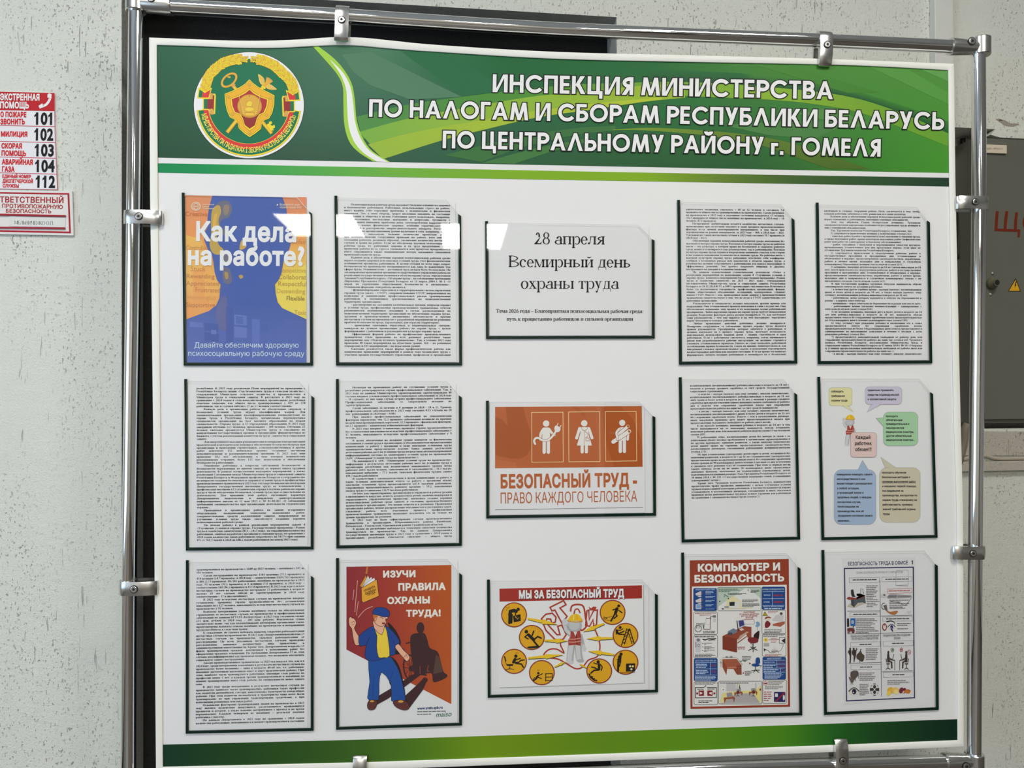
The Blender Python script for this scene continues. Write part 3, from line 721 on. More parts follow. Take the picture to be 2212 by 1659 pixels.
t2 = sl([(776, 285), (882, 256), (1006, 232.9), (1147, 209), (1238, 200.5), (1400, 184), (1480, 184)], 30); b2 = sl([(828, 343.5), (956, 303), (1059, 277), (1162, 253.4), (1265, 238.7), (1382, 221), (1480, 211)], 30)
cg = np.array([[np.interp(x, (780, 950, 1150, 1300, 1480), c) for c in ((120, 140, 140, 150, 150), (172, 180, 180, 182, 182), (66, 62, 55, 48, 42))] for x in t2[:, 0]])
W_.band(t2, b2, cg)
t3 = sl([(795, 312), (888, 287), (1024, 262), (1162, 238.7), (1309, 221), (1430, 210)], 30); b3 = sl([(828, 343.5), (956, 303), (1059, 277), (1162, 253.4), (1309, 232), (1430, 214)], 30)
W_.band(t3, b3, np.array([(150 + i, 182 + .5 * i, 60 - .5 * i) for i in range(30)]))
W_.poly(np.concatenate([sl([(960, 335), (1100, 300), (1240, 277), (1330, 272)], 12), sl([(1330, 282), (1240, 292), (1130, 318), (1040, 350)], 12)]), (56, 112, 58))
W_.poly(np.concatenate([sl([(1040, 352), (1150, 322), (1260, 300)], 10), sl([(1270, 306), (1190, 328), (1110, 354)], 10)]), (62, 120, 60))
W_.poly([(1560, 270), (1700, 262), (1840, 262), (1760, 300), (1660, 292)], (72, 128, 66)); W_.poly([(1720, 245), (1800, 232), (1880, 268), (1850, 275)], (84, 138, 70))
t4 = sl([(1323, 280), (1400, 276), (1495, 280), (1606, 290), (1716, 311), (1880, 366)], 24); b4 = sl([(1323, 281), (1400, 282), (1542, 294.6), (1653, 316.7), (1720, 340), (1790, 364.5)], 24)
W_.band(t4, b4, np.array([(120 - i * 2, 152 - i * 2, 42 - .4 * i) for i in range(24)]))
# lime ribbon with a white core
W_.band(sl([(675, 99.5), (705.5, 133), (728, 160), (740.5, 187), (741.7, 225.6), (744, 270.8), (755, 307), (775.6, 329.6), (806, 348.5)], 30), sl([(687.4, 100), (719, 124), (741.7, 148.8), (759.7, 180.4), (766.5, 216.6), (771, 261.8), (784.6, 300), (805, 327), (843, 350)], 30), (162, 208, 72))
W_.band(sl([(712, 128), (735, 160), (747.3, 191.7), (749.6, 225.6), (753, 270.8), (764.3, 304.7), (784.6, 329.6), (814, 349)], 30), sl([(713, 128.5), (741.7, 157.8), (757.5, 189.5), (763, 225.6), (767.7, 266), (780, 300), (800.4, 327.3), (839, 350.2)], 30), (236, 238, 236))
W_.build('wave_pattern', banner)
A = Art(base=0.0004)
s1 = sl([(340.5, 353), (380, 353.3), (860, 362.4), (1400, 373), (2050, 384)], 60); s2 = sl([(341, 372.6), (380, 373.7), (870, 382.7), (1400, 391.7), (2050, 402.8)], 60)
cg = np.array([[np.interp(x, (340, 440, 600, 850, 1100, 1400, 1560, 1700, 1900, 2050), c) for c in ((0, 2, 66, 108, 124, 126, 98, 62, 40, 26), (134, 140, 164, 174, 172, 170, 128, 98, 78, 58), (76, 78, 76, 62, 30, 18, 38, 40, 42, 42))] for x in s1[:, 0]])
A.band(s1, s2, cg); A.build('green_stripe', board)
A = Art(base=0.0004)
s1 = sl([(351.8, 1608.5), (900, 1594.5), (1219, 1583.5), (1500, 1573.8), (2067.5, 1553.5)], 60); s2 = sl([(352, 1656), (800, 1646), (1219, 1631), (1500, 1620.5), (2068, 1598.5)], 60)
cg = np.array([[np.interp(x, (352, 500, 700, 800, 900, 1030, 1140, 1300, 1500, 1700, 1790, 1900, 2068), c) for c in ((12, 26, 46, 58, 74, 106, 104, 92, 88, 68, 32, 20, 2), (50, 64, 84, 96, 116, 140, 136, 132, 136, 126, 96, 64, 38), (32, 26, 24, 26, 24, 20, 18, 22, 18, 22, 28, 26, 24))] for x in s1[:, 0]])
A.band(s1, s2, cg * 1.05); A.build('green_stripe', board)

# banner lettering: even strokes with a dark outline
class Stroke:
    w = .205
    def __init__(s): s.q = []; s.r = []
    def rect(s, x0, y0, x1, y1): s.q.append([(x0, y0), (x1, y0), (x1, y1), (x0, y1)])
    def quad(s, *p): s.q.append(list(p))
    def arc(s, cx, cy, rx, ry, a0, a1): s.r.append((cx, cy, rx, ry, a0, a1))
def title_glyph(c):
    S = Stroke(); w = S.w; H = 1.0
    if c in 'ИЙ':
        S.rect(0, 0, w, H); S.rect(.84 - w, 0, .84, H); S.quad((w * .5, 0), (w * 1.25, 0), (.84 - w * .5, H), (.84 - w * 1.25, H)); A_ = .84
        if c == 'Й': S.arc(.42, 1.24, .17, .13, 180, 360)
    elif c == 'Н': S.rect(0, 0, w, H); S.rect(.78 - w, 0, .78, H); S.rect(w, .42, .78 - w, .42 + w * .9); A_ = .78
    elif c == 'С': S.arc(.52, .5, .42, .405, 38, 322); A_ = .93
    elif c == 'П': S.rect(0, 0, w, H); S.rect(.76 - w, 0, .76, H); S.rect(w, H - w * .9, .76 - w, H); A_ = .76
    elif c == 'Е': S.rect(0, 0, w, H); S.rect(w, 0, .55, w * .9); S.rect(w, .42, .53, .42 + w * .85); S.rect(w, H - w * .9, .55, H); A_ = .57
    elif c == 'К': S.rect(0, 0, w, H); S.quad((w * .9, .50), (w * .9 + .12, .36), (.72, H), (.46, H)); S.quad((w * 1.1, .58), (w * 1.1 + .16, .68), (.76, 0), (.50, 0)); A_ = .76
    elif c == 'Ц': S.rect(0, 0, w, H); S.rect(.70 - w, 0, .70, H); S.rect(w, 0, .70, w * .9); S.rect(.66, -.24, .66 + w * .9, w * .9); A_ = .86
    elif c == 'Я': S.rect(.64 - w, 0, .64, H); S.arc(.44, .69, .30, .205, 90, 270); S.rect(.42, H - w, .64 - w, H); S.rect(.42, .385, .64 - w, .385 + w); S.quad((0, 0), (w * 1.2, 0), (.50, .42), (.27, .42)); A_ = .64
    elif c == 'М': S.quad((0, 0), (w, 0), (.22 + w * .55, H), (.22 - w * .45, H)); S.quad((.22 - w * .45, H), (.22 + w * .6, H), (.53 + w * .42, 0), (.53 - w * .42, 0)); S.quad((.84 - w * .6, H), (.84 + w * .45, H), (.53 + w * .42, 0), (.53 - w * .42, 0)); S.quad((1.06 - w, 0), (1.06, 0), (.84 + w * .45, H), (.84 - w * .55, H)); A_ = 1.06
    elif c == 'Т': S.rect(.33 - w / 2, 0, .33 + w / 2, H); S.rect(0, H - w * .9, .66, H); A_ = .66
    elif c == 'Р': S.rect(0, 0, w, H); S.rect(w, H - w, .36, H); S.rect(w, .36, .36, .36 + w); S.arc(.34, .68, .27, .217, -90, 90); A_ = .66
    elif c == 'В': S.rect(0, 0, w, H); S.rect(w, H - w, .34, H); S.rect(w, .41, .36, .41 + w * .9); S.rect(w, 0, .36, w); S.arc(.32, .72, .22, .18, -90, 90); S.arc(.35, .305, .24, .205, -90, 90); A_ = .66
    elif c == 'А': S.quad((0, 0), (w * 1.1, 0), (.46 + w * .45, H), (.46 - w * .45, H)); S.quad((.92 - w * 1.1, 0), (.92, 0), (.46 + w * .45, H), (.46 - w * .45, H)); S.rect(.26, .22, .66, .22 + w * .8); A_ = .92
    elif c == 'Л': S.quad((0, 0), (w * 1.1, 0), (.46 + w * .45, H), (.46 - w * .45, H)); S.quad((.92 - w * 1.1, 0), (.92, 0), (.46 + w * .45, H), (.46 - w * .45, H)); A_ = .92
    elif c == 'О': S.arc(.52, .5, .42, .405, 0, 360); A_ = 1.04
    elif c == 'Г': S.rect(0, 0, w, H); S.rect(w, H - w * .9, .56, H); A_ = .55
    elif c == 'Б': S.rect(0, 0, w, H); S.rect(w, H - w * .9, .60, H); S.rect(w, .44, .36, .44 + w * .9); S.rect(w, 0, .36, w * .95); S.arc(.36, .32, .24, .22, -90, 90); A_ = .68
    elif c == 'У': S.quad((0, H), (w * 1.15, H), (.46, .34), (.34, .16)); S.quad((.74 - w * 1.1, H), (.74, H), (.22 + w * .9, 0), (.22 - w * .15, 0)); A_ = .74
    elif c == 'Ь': S.rect(0, 0, w, H); S.rect(w, .44, .36, .44 + w * .9); S.rect(w, 0, .36, w * .95); S.arc(.36, .32, .24, .22, -90, 90); A_ = .66
    elif c == 'г': S.rect(0, 0, w, .66); S.rect(w, .66 - w * .9, .42, .66); A_ = .42
    elif c == '.': S.rect(0, 0, w, w); A_ = .24
    else: A_ = .22
    return S, A_
def offset_poly(p, o):
    p = np.array(p, float); n = len(p)
    ar = sum(p[i][0] * p[(i + 1) % n][1] - p[(i + 1) % n][0] * p[i][1] for i in range(n))
    if ar < 0: p = p[::-1]
    out = []
    for i in range(n):
        d1 = p[i] - p[i - 1]; d2 = p[(i + 1) % n] - p[i]; d1 /= np.hypot(*d1); d2 /= np.hypot(*d2)
        n1 = np.array([d1[1], -d1[0]]); n2 = np.array([d2[1], -d2[0]]); m = n1 + n2; k = o / max(1 + n1 @ n2, .45)
        out.append(p[i] + m * k)
    return out
def title_line(A, body, x0, y0, x1, y1, h, col, o, lay):
    gl = [title_glyph(c) for c in body]; gap = .115
    tot = sum(a for _, a in gl) + gap * (len(gl) - 1); k = np.hypot(x1 - x0, y1 - y0) / tot / h
    u = np.array([x1 - x0, y1 - y0]); u = u / np.hypot(*u); Y = np.array([u[1], -u[0]]) * h; X = u * h * k; x = 0
    f = lambda q: np.array([x0, y0]) + X * q[0] + Y * q[1]
    for S, a in gl:
        for q in S.q: A.poly([f((x + vx, vy)) for vx, vy in (offset_poly(q, o) if o else q)], col, lay=lay)
        for cx, cy, rx, ry, a0, a1 in S.r:
            n = max(6, int(abs(a1 - a0) / 8)); V = []; hw = Stroke.w / 2 + o; e = math.degrees(o / max(rx, ry)) if a1 - a0 < 359 else 0
            for i in range(n + 1):
                t = math.radians(a0 - e + (a1 - a0 + 2 * e) * i / n)
                for sg in (1, -1): V.append(f((x + cx + (rx + sg * hw) * math.cos(t), cy + (ry + sg * hw) * math.sin(t))))
            A.strip(V, col, lay)
        x += a + gap
TL = (('ИНСПЕКЦИЯ МИНИСТЕРСТВА', 1064, 199, 1799, 214.5, 38.6), ('ПО НАЛОГАМ И СБОРАМ РЕСПУБЛИКИ БЕЛАРУСЬ', 797, 252.2, 2038, 280.5, 38), ('ПО ЦЕНТРАЛЬНОМУ РАЙОНУ г. ГОМЕЛЯ', 956, 320, 1902, 338.5, 38))
A = Art(base=0.0008, step=4e-6)
for b in TL: title_line(A, *b, (16, 26, 16), .055, None)
for b in TL: title_line(A, *b, (240, 240, 240), 0.0, None)
A.build('title_lettering', banner, 'white title lettering with dark outlines')

# ministry crest
E = (400, 95); ES = 1858 / 280
crest = None
YEL, GOLD, DGOLD, RED, MAR, GRN, TAN = (250, 214, 48), (228, 172, 62), (176, 126, 34), (216, 56, 56), (148, 44, 46), (8, 118, 78), (214, 164, 84)
A = Art(E, ES, base=0.0005)
A.ell(913, 878, 795, 767, (44, 52, 46), 90); A.ell(913, 878, 788, 760, (236, 237, 240), 90); A.ell(915, 834, 612, 624, (6, 112, 76), 70)
crest = A.build('crest', board)
A = Art(E, ES, base=0.0006)        # ribbon
def arc_band(r0x, r0y, wx, wy, c, a0=8, a1=173): A.ring(912, 870, r0x, r0y, wx, c, a0, a1, 60, 0, wy)
arc_band(752, 742, 4, 4, DGOLD, 7, 174)
arc_band(748, 738, 172, 180, YEL, 7, 174); arc_band(728, 718, 76, 80, GRN); arc_band(652, 638, 68, 76, RED)
def fold(mx):
    X = (lambda p: [(mx[0] - x if mx else x, y + (mx[1] if mx else 0)) for x, y in p])
    A.poly(X([(255, 780), (400, 780), (405, 712), (430, 712), (440, 740), (430, 1005), (370, 1010), (330, 945), (250, 945)]), YEL)
    A.poly(X([(268, 790), (320, 790), (314, 930), (268, 930)]), GRN); A.poly(X([(320, 790), (392, 790), (398, 735), (418, 735), (408, 985), (392, 940), (314, 930)]), MAR)
    A.poly(X([(352, 712), (412, 712), (396, 740), (388, 786), (340, 784)]), TAN, 2); A.poly(X([(350, 935), (396, 930), (412, 990), (424, 1005), (372, 1012), (352, 985)]), TAN, 2)
    A.poly(X([(190, 620), (280, 665), (385, 626), (342, 786), (172, 782)]), YEL)
    A.poly(X([(206, 652), (252, 682), (240, 768), (190, 764)]), GRN); A.poly(X([(252, 682), (280, 706), (366, 650), (334, 768), (240, 768)]), RED)
fold(None); fold((1826, 32))
A.build('ribbon', crest)
A = Art(E, ES, base=0.0008, step=8e-7)        # wreath of oak leaves
rnd = random.Random(3)
for chain in ([(292, 640), (300, 590), (335, 470), (425, 360), (545, 275), (680, 228), (800, 220), (880, 222)], [(1550, 680), (1545, 620), (1500, 520), (1400, 420), (1290, 320), (1150, 250), (1040, 222), (955, 222)]):
    p = resample(smooth_loop(chain, 6, False), 26)
    for i in range(0, 26):
        d = p[min(i + 1, 25)] - p[max(i - 1, 0)]; an = math.degrees(math.atan2(d[1], d[0])); nrm = np.array([-d[1], d[0]]) / np.hypot(*d)
        for off, da in ((-46, -38), (46, 38), (0, 0)):
            w_ = 1.0 if i < 23 else .6
            q = p[i] + nrm * off * w_ + np.array([rnd.uniform(-5, 5), rnd.uniform(-5, 5)]); a = an + da
            A.ell(q[0], q[1], 40 * w_, 23 * w_, (196, 148, 34), 12, a); A.ell(q[0], q[1], 37 * w_, 20 * w_, YEL if (i + off) % 3 else (238, 190, 60), 12, a)
            c_, s_ = math.cos(math.radians(a)), math.sin(math.radians(a)); A.line([(q[0] - 26 * c_, q[1] - 26 * s_), (q[0] + 24 * c_, q[1] + 24 * s_)], 3.4, DGOLD)
A.build('wreath', crest)
A = Art(E, ES, base=0.0008)        # key
A.line([(672, 580), (1242, 1282)], 50, DGOLD); A.line([(672, 580), (1240, 1280)], 42, GOLD); A.line([(676, 590), (1234, 1278)], 14, YEL)
A.ring(630, 518, 138, 88, 36, DGOLD, 0, 360, 48, -40, 30); A.ring(630, 518, 134, 84, 28, GOLD, 0, 360, 48, -40, 24); A.poly([(600, 470), (650, 462), (640, 490)], GOLD, 3); A.line([(668, 612), (712, 572)], 34, TAN)
A.poly([(1168, 1158), (1205, 1135), (1196, 1118), (1236, 1106), (1248, 1136), (1226, 1152), (1242, 1176), (1280, 1158), (1290, 1196), (1256, 1216), (1272, 1236), (1232, 1244)], YEL)
A.build('key', crest)
A = Art(E, ES, base=0.0009)        # winged staff
A.line([(600, 1268), (1140, 590)], 54, DGOLD); A.line([(600, 1268), (1140, 590)], 46, GOLD); A.line([(606, 1258), (1136, 592)], 16, YEL)
A.poly([(1108, 590), (1150, 545), (1168, 478), (1252, 540), (1190, 590), (1150, 630)], GOLD); A.ell(1211, 510, 56, 16, TAN, 16, 36); A.line([(1098, 600), (1150, 640)], 26, YEL)
A.poly([(1048, 430), (1108, 468), (1136, 510), (1136, 560), (1100, 588), (1068, 545), (1054, 490)], (232, 196, 96), 3); A.poly([(1160, 622), (1190, 580), (1232, 584), (1272, 612), (1314, 650), (1262, 658), (1200, 650)], (232, 196, 96), 3)
for k in range(4): A.line([(1060 + 10 * k, 470 + 28 * k), (1128, 500 + 20 * k)], 3, DGOLD); A.line([(1190 + 26 * k, 650), (1200 + 22 * k, 590 + 8 * k)], 3, DGOLD)
A.build('winged_staff', crest)
A = Art(E, ES, base=0.0012)        # shield
SH = [(920, 505), (975, 560), (1040, 610), (1120, 655), (1200, 695), (1280, 738), (1276, 870), (1250, 985), (1205, 1068), (1135, 1095), (1097, 1140), (1090, 1215), (1010, 1280), (925, 1335), (850, 1285), (770, 1210), (755, 1140), (720, 1090), (640, 1050), (600, 960), (575, 850), (565, 715), (690, 665), (790, 615), (860, 570)]
SI = [(922, 655), (980, 710), (1070, 760), (1175, 800), (1165, 890), (1125, 980), (1060, 1010), (1025, 1070), (1000, 1165), (925, 1215), (855, 1160), (825, 1060), (790, 1000), (715, 975), (680, 890), (668, 790), (780, 750), (865, 705)]
cs = np.array([920, 900.0]); sc = lambda P, k: [cs + (np.array(q) - cs) * k for q in P]
A.poly(SH, YEL); A.poly(sc(SH, .955), (236, 178, 46)); A.line(sc(SH, .955), 5, DGOLD, True)
A.line(sc(SI, 1.10), 5, DGOLD, True); A.poly(sc(SI, 1.07), YEL); A.poly(SI, (178, 46, 54)); A.poly([(1125, 980), (1060, 1010), (1025, 1070), (1000, 1165), (925, 1215), (855, 1160), (825, 1060), (790, 1000)], MAR)
for x, y in ((918, 588), (617, 757), (1225, 775), (680, 1008), (1167, 1020), (925, 1275)): A.ell(x, y, 22, 22, DGOLD, 16); A.ell(x - 1, y - 1, 18, 18, (216, 176, 76), 16)
A.ell(924, 890, 175, 168, (206, 150, 52), 40); A.ell(924, 886, 160, 150, (222, 170, 66), 40)
for k in range(9):
    for sg in (1, -1): A.line([(924 + sg * (70 + 9 * k), 1010 - 30 * k), (924 + sg * (120 + 5 * k), 985 - 31 * k)], 9, (236, 196, 90)); A.line([(924 + sg * (90 + 7 * k), 1016 - 30 * k), (924 + sg * (134 + 3 * k), 962 - 28 * k)], 4, (150, 102, 36))
A.poly([(885, 838), (905, 818), (945, 816), (972, 850), (955, 872), (966, 890), (915, 896), (876, 892), (874, 862)], (244, 206, 72), 2); A.line([(885, 838), (905, 818), (945, 816), (972, 850), (955, 872), (966, 890), (915, 896), (876, 892), (874, 862)], 4, DGOLD, True)
A.ell(922, 935, 62, 26, (244, 206, 72)); A.poly([(866, 985), (985, 985), (1000, 1030), (850, 1030)], (236, 190, 70)); A.line([(866, 985), (985, 985), (1000, 1030), (850, 1030)], 5, DGOLD, True); A.ell(922, 745, 12, 10, (180, 130, 50), 5)
A.build('shield', crest)
A = Art(E, ES, base=0.0009)        # ribbon lettering on the curve
tx = 'МІНІСТЭРСТВА ПА ПАДАТКАХ І ЗБОРАХ РЭСПУБЛІКІ БЕЛАРУСЬ'
fo = font('0.03'); gs = [fo.get(c) for c in tx]; tot = sum(g.adv for g in gs); acc = 0; A.n = 1
for g in gs:
    a = math.radians(168.5 - (168.5 - 13.5) * (acc + g.adv / 2) / tot); acc += g.adv
    pos = np.array([912 + 693 * math.cos(a), 870 + 687 * math.sin(a)]); tg = np.array([math.sin(a), -math.cos(a)]); up = -np.array([math.cos(a), math.sin(a)])
    kx = 74 * .60
    A.glyph(g, pos - tg * kx * g.adv / 2, tg * kx, up * 74, (250, 226, 96), 1)
A.build('ribbon_lettering', crest)
# ------------------------------------------------------------------ chrome tube stand
CHROME = mat('polished_chrome', (0.84, 0.85, 0.86), rough=0.06, metal=1.0, bump=0.02, bscale=30, bdist=0.002)
CASTM = mat('brushed_cast_clamp', (0.72, 0.72, 0.705), rough=0.24, metal=1.0, bump=0.05, bscale=300, bdist=0.0005)
BLACKM = mat('black_recess', (0.01, 0.01, 0.01), rough=0.6)
TY, TR = 0.002, 0.0125
P3 = lambda px, py, y=TY: Vector(at(px, py, y))
LP = [(295, -14), (294, 30), (289.6, 420), (287.5, 620), (279.7, 1180), (278, 1380), (277.3, 1659), (277, 1760)]
RP = [(2113.6, 90), (2113.8, 130), (2114.5, 420), (2110.5, 850), (2107.5, 1150), (2104.5, 1640), (2104, 1760)]
TP = [(294, 7), (371, 14), (726, 33.5), (820, 39.5), (1200, 63.5), (1757, 87), (2052, 100.7), (2119, 104.5)]
BP = [(277, 1706), (1000, 1680), (1500, 1661.5), (1790, 1652), (2034, 1645), (2104, 1642.5)]
stand = empty('display_stand', (P3(*LP[-1]) + P3(*RP[-1])) / 2 * 1.0, 'chrome tube stand with clamps holding the notice board', 'display stand')
def tube(name, pts, extend=None, lab=None):
    q = [P3(*p) for p in smooth_loop(pts, 3, False)]
    if extend is not None: q.append(Vector((q[-1].x, q[-1].y, extend)))
    bm = bmesh.new(); add_tube(bm, q, TR, 40); o = bm_obj(name, bm, stand, CHROME, True)
    if lab: o['label'] = lab
    return o
tube('upright_tube', LP, 0.01); tube('upright_tube', RP, 0.01); tube('cross_tube', TP); tube('cross_tube', BP)
for p in (LP[-1], RP[-1]):
    q = P3(*p); bm = bmesh.new(); add_tube(bm, [(q.x, q.y, 0.0), (q.x, q.y, 0.012), (q.x, q.y, 0.02)], [0.09, 0.085, 0.02], 32); bm_obj('base_foot', bm, stand, CASTM)
def frame_axes(a):
    n = Vector((0, -1, 0)); a = Vector(a).normalized(); n = (n - a * n.dot(a)).normalized(); return a, n
def screw(parent, c, nrm, r=0.0052):
    nrm = Vector(nrm).normalized(); bm = bmesh.new(); add_tube(bm, [c, c + nrm * .0006], r, 28); n1 = len(bm.faces)
    add_tube(bm, [c + nrm * .0004, c + nrm * .0016, c + nrm * .0019], [r * .80, r * .80, r * .70], 28); n2 = len(bm.faces)
    add_tube(bm, [c + nrm * .0019, c + nrm * .00205], r * .34, 6)
    bm.faces.ensure_lookup_table()
    for i, f in enumerate(bm.faces): f.material_index = 1 if (i < n1 or i >= n2) else 0
    o = bm_obj('screw', bm, parent, CASTM); o.data.materials.append(BLACKM); return o
def clip(px, py, axis, side, lift=0.0, sb=.0150):
    """clamp round the tube at a pixel; axis: tube direction; side: direction towards the board; lift: how far its jaw reaches out"""
    c = P3(px, py); a, n = frame_axes(axis); b = Vector(side); b = (b - a * b.dot(a) - n * b.dot(n)).normalized()
    R = .0168; L = .0525
    prof = [(-abs(R) * math.cos(math.radians(-60 + 150 * i / 14)), R * math.sin(math.radians(-60 + 150 * i / 14))) for i in range(15)]
    prof += [(.010, R), (.022, .0168), (.034, .0155), (L - .005, .0128 + lift), (L - .001, .0100 + lift), (L, .0078 + lift), (L, .0068 + lift), (.034, .0068 + lift), (.0185, .0068 + lift), (.0125, -.004), (.010, -.0125), (-.002, -.0150)]
    bm = bmesh.new(); hw = .0122; m = 7; rows = []
    for j in range(m):                                  # the front swells a little across its width
        s = -1 + 2 * j / (m - 1); k = 1 - .11 * s * s
        rows.append([bm.verts.new(c + a * (hw * s) + b * (x if y < 0 else x * (1 - .02 * s * s)) + n * (y * k if y > .006 + lift * .5 else y)) for x, y in prof])
    N = len(prof)
    for r0, r1 in zip(rows, rows[1:]):
        for i in range(N): bm.faces.new((r0[i], r0[(i + 1) % N], r1[(i + 1) % N], r1[i]))
    bm.faces.new(rows[0]); bm.faces.new(rows[-1][::-1])
    pl = [(.010, -.0125), (L - .004, -.0150), (L - .004, -.0185), (-.002, -.0165)]
    add_prism(bm, [c + a * (-hw) + b * x + n * y for x, y in pl], a * (2 * hw))
    es = [e for e in bm.edges if len(e.link_faces) == 2 and e.calc_face_angle(0) > .9]
    bmesh.ops.bevel(bm, geom=es, offset=.0007, segments=2, affect='EDGES', clamp_overlap=True)
    o = bm_obj('clamp', bm, stand, CASTM, True)
    o.data.set_sharp_from_angle(angle=math.radians(35))
    screw(o, c + b * sb + n * .0167, n, .0070)
clip(741.5, 34.5, P3(820, 39.5) - P3(726, 33.5), (0, 0, -1), .0066)
clip(1778, 88, P3(1900, 94) - P3(1757, 87), (0, 0, -1))
clip(2114.6, 441.5, P3(*RP[2]) - P3(*RP[3]), (-1, 0, 0), 0.0, .019); clip(2107.3, 1191.5, P3(*RP[3]) - P3(*RP[4]), (-1, 0, 0), 0.0, .017)
clip(289.4, 471.5, P3(*LP[2]) - P3(*LP[3]), (1, 0, 0)); clip(279, 1268, P3(*LP[4]) - P3(*LP[5]), (1, 0, 0))
clip(779, 1690, P3(1000, 1680) - P3(277, 1706), (0, 0, 1)); clip(1811, 1651.5, P3(2034, 1645) - P3(1790, 1652), (0, 0, 1))
def joint(cx, cy, up, pts, sx, sy):
    """corner casting: a sleeve on the upright and a tapering socket on the cross tube"""
    c = P3(cx, cy); a = Vector(up).normalized(); bm = bmesh.new()
    add_tube(bm, [c - a * .017, c - a * .0155, c + a * .0155, c + a * .017], [.0160, .0174, .0174, .0160], 36)
    q = [P3(*p) for p in pts]; d = (q[-1] - q[0]).normalized()
    add_tube(bm, [q[0], q[0] + (q[1] - q[0]) * .25, q[0] + (q[1] - q[0]) * .92, q[1]], [.0130, .0138, .0162, .0158], 36)
    w = d.cross(Vector((0, -1, 0))).normalized()
    o = bm_obj('corner_joint', bm, stand, CASTM, True); o.data.set_sharp_from_angle(angle=math.radians(35))
    s = P3(sx, sy); nn = Vector((0, -1, 0)); screw(o, s + nn * .0148, nn, .0078)
joint(294, 6, P3(294, -30) - P3(294, 30), ((300, 8), (372, 14)), 334, 4.5)
joint(2119, 101.5, P3(2113.5, 60) - P3(2113.5, 140), ((2108, 103.5), (2052, 100.7)), 2088.5, 96.5)
joint(2105, 1646, P3(2105, 1600) - P3(2105, 1650), ((2098, 1643), (2040, 1645)), 2076, 1647)
joint(277, 1706, P3(277, 1600) - P3(277, 1650), ((283, 1705.5), (345, 1703)), 312, 1705)

# ------------------------------------------------------------------ on the wall: signs
SIGNM = mat('white_sign_plastic', (232, 232, 236), rough=0.35)
def wall_plate(name, pts, thick, m, parent=None, off=0.0005):
    P = on_wall(pts, off + thick); bm = bmesh.new(); nrm = Vector((WS, -1, 0)).normalized()
    add_prism(bm, [Vector(p) for p in P], -nrm * thick); return bm_obj(name, bm, parent, m)
sg = empty('emergency_numbers_sign', on_wall([(40, 300)])[0], 'red and white emergency telephone sign with numbers 101 to 112', 'sign')
wall_plate('plate', [(-70, 196.5), (117, 201), (123.5, 409.5), (-70, 408)], .002, SIGNM, sg)
S2 = 1464 / 300
A = Art((0, 180), S2, base=.0028, surf=on_wall); RD_ = (190, 24, 38)
A.poly([(-340, 80), (572, 102), (575, 293), (-340, 277)], RD_); A.build('red_header', sg)
A = Art((0, 180), S2, base=.0031, surf=on_wall); WH = (240, 238, 240)
A.text('ЭКСТРЕННАЯ', 0, 174, 416, 179, 64, WH, '0.07'); A.text('ПОМОЩЬ', 0, 259, 304, 263, 64, WH, '0.07')
A.line([(520, 120), (530, 150), (510, 195), (480, 228), (425, 250)], 26, WH, sm=5); A.line([(508, 118), (540, 128)], 30, WH); A.poly([(502, 112), (545, 124), (536, 160), (498, 148)], WH); A.poly([(405, 238), (446, 210), (460, 240), (420, 268)], WH)
A.line([(500, 150), (538, 162)], 3, (190, 60, 70)); A.line([(447, 212), (462, 242)], 3, (190, 60, 70)); A.build('header_lettering', sg)
A = Art((0, 180), S2, base=.0028, surf=on_wall); rr = (196, 30, 48)
for (x, yl, yr) in ((577, 443, 456), (584, 611, 625), (590, 776, 790), (597, 943, 957)): A.line([(-340, yl - (yr - yl) * .5), (0, yl), (x, yr)], 6, rr)
A.line([(572, 102), (577, 456), (590, 790), (605, 1122)], 5, rr); A.line([(-340, 1106), (605, 1120)], 4, rr)
rr = (204, 22, 36)
for b, x0, y0, x1, y1, h in (('О ПОЖАРЕ', 3, 352, 277, 356, 52), ('ЗВОНИТЬ', 3, 430, 262, 430, 54), ('МИЛИЦИЯ', 9, 558, 287, 561, 50), ('СКОРАЯ', 14, 684, 230, 686, 52), ('ПОМОЩЬ', 15, 760, 274, 765, 52), ('АВАРИЙНАЯ', 18, 852, 344, 858, 52), ('ГАЗА', 20, 928, 153, 931, 52), ('ЕДИНЫЙ НОМЕР', 24, 996, 326, 1000, 34), ('ДИСПЕТЧЕРСКОЙ', 26, 1046, 345, 1051, 36), ('СЛУЖБЫ', 27, 1096, 198, 1099, 34)):
    A.text(b, x0, y0, x1, y1, h, rr, '0.07')
A.build('row_lettering', sg)
A = Art((0, 180), S2, base=.0028, surf=on_wall)
for b, x0, y0, x1, y1 in (('101', 360, 430, 549, 433), ('102', 360, 597, 560, 601), ('103', 364, 763, 566, 767), ('104', 369, 930, 575, 932), ('112', 375, 1094, 580, 1099)): A.text(b, x0, y0, x1, y1, 118, (6, 6, 8), '0.055')
A.build('number_lettering', sg)
fs = empty('fire_safety_sign', on_wall([(60, 460)])[0], 'white sign with red border naming the person responsible for fire safety', 'sign')
wall_plate('plate', [(-90, 409), (155.8, 412.5), (158.8, 508.5), (-90, 504)], .0045, mat('cream_sign_plastic', (226, 224, 220), rough=0.4), fs)
A = Art((0, 180), S2, base=.0053, surf=on_wall); br = (170, 22, 44)
A.line([(-420, 1135), (0, 1154), (728, 1166)], 16, br); A.line([(720, 1158), (738, 1580)], 18, br); A.line([(-420, 1540), (0, 1556), (746, 1572)], 18, br)
A.text('ОТВЕТСТВЕННЫЙ', -64, 1252, 668, 1262, 60, br, '0.03'); A.text('ЗА ПРОТИВОПОЖАРНУЮ', -72, 1308, 660, 1324, 42, br, '0.03'); A.text('БЕЗОПАСНОСТЬ', 62, 1362, 540, 1369, 38, br, '0.03')
A.build('lettering', fs)
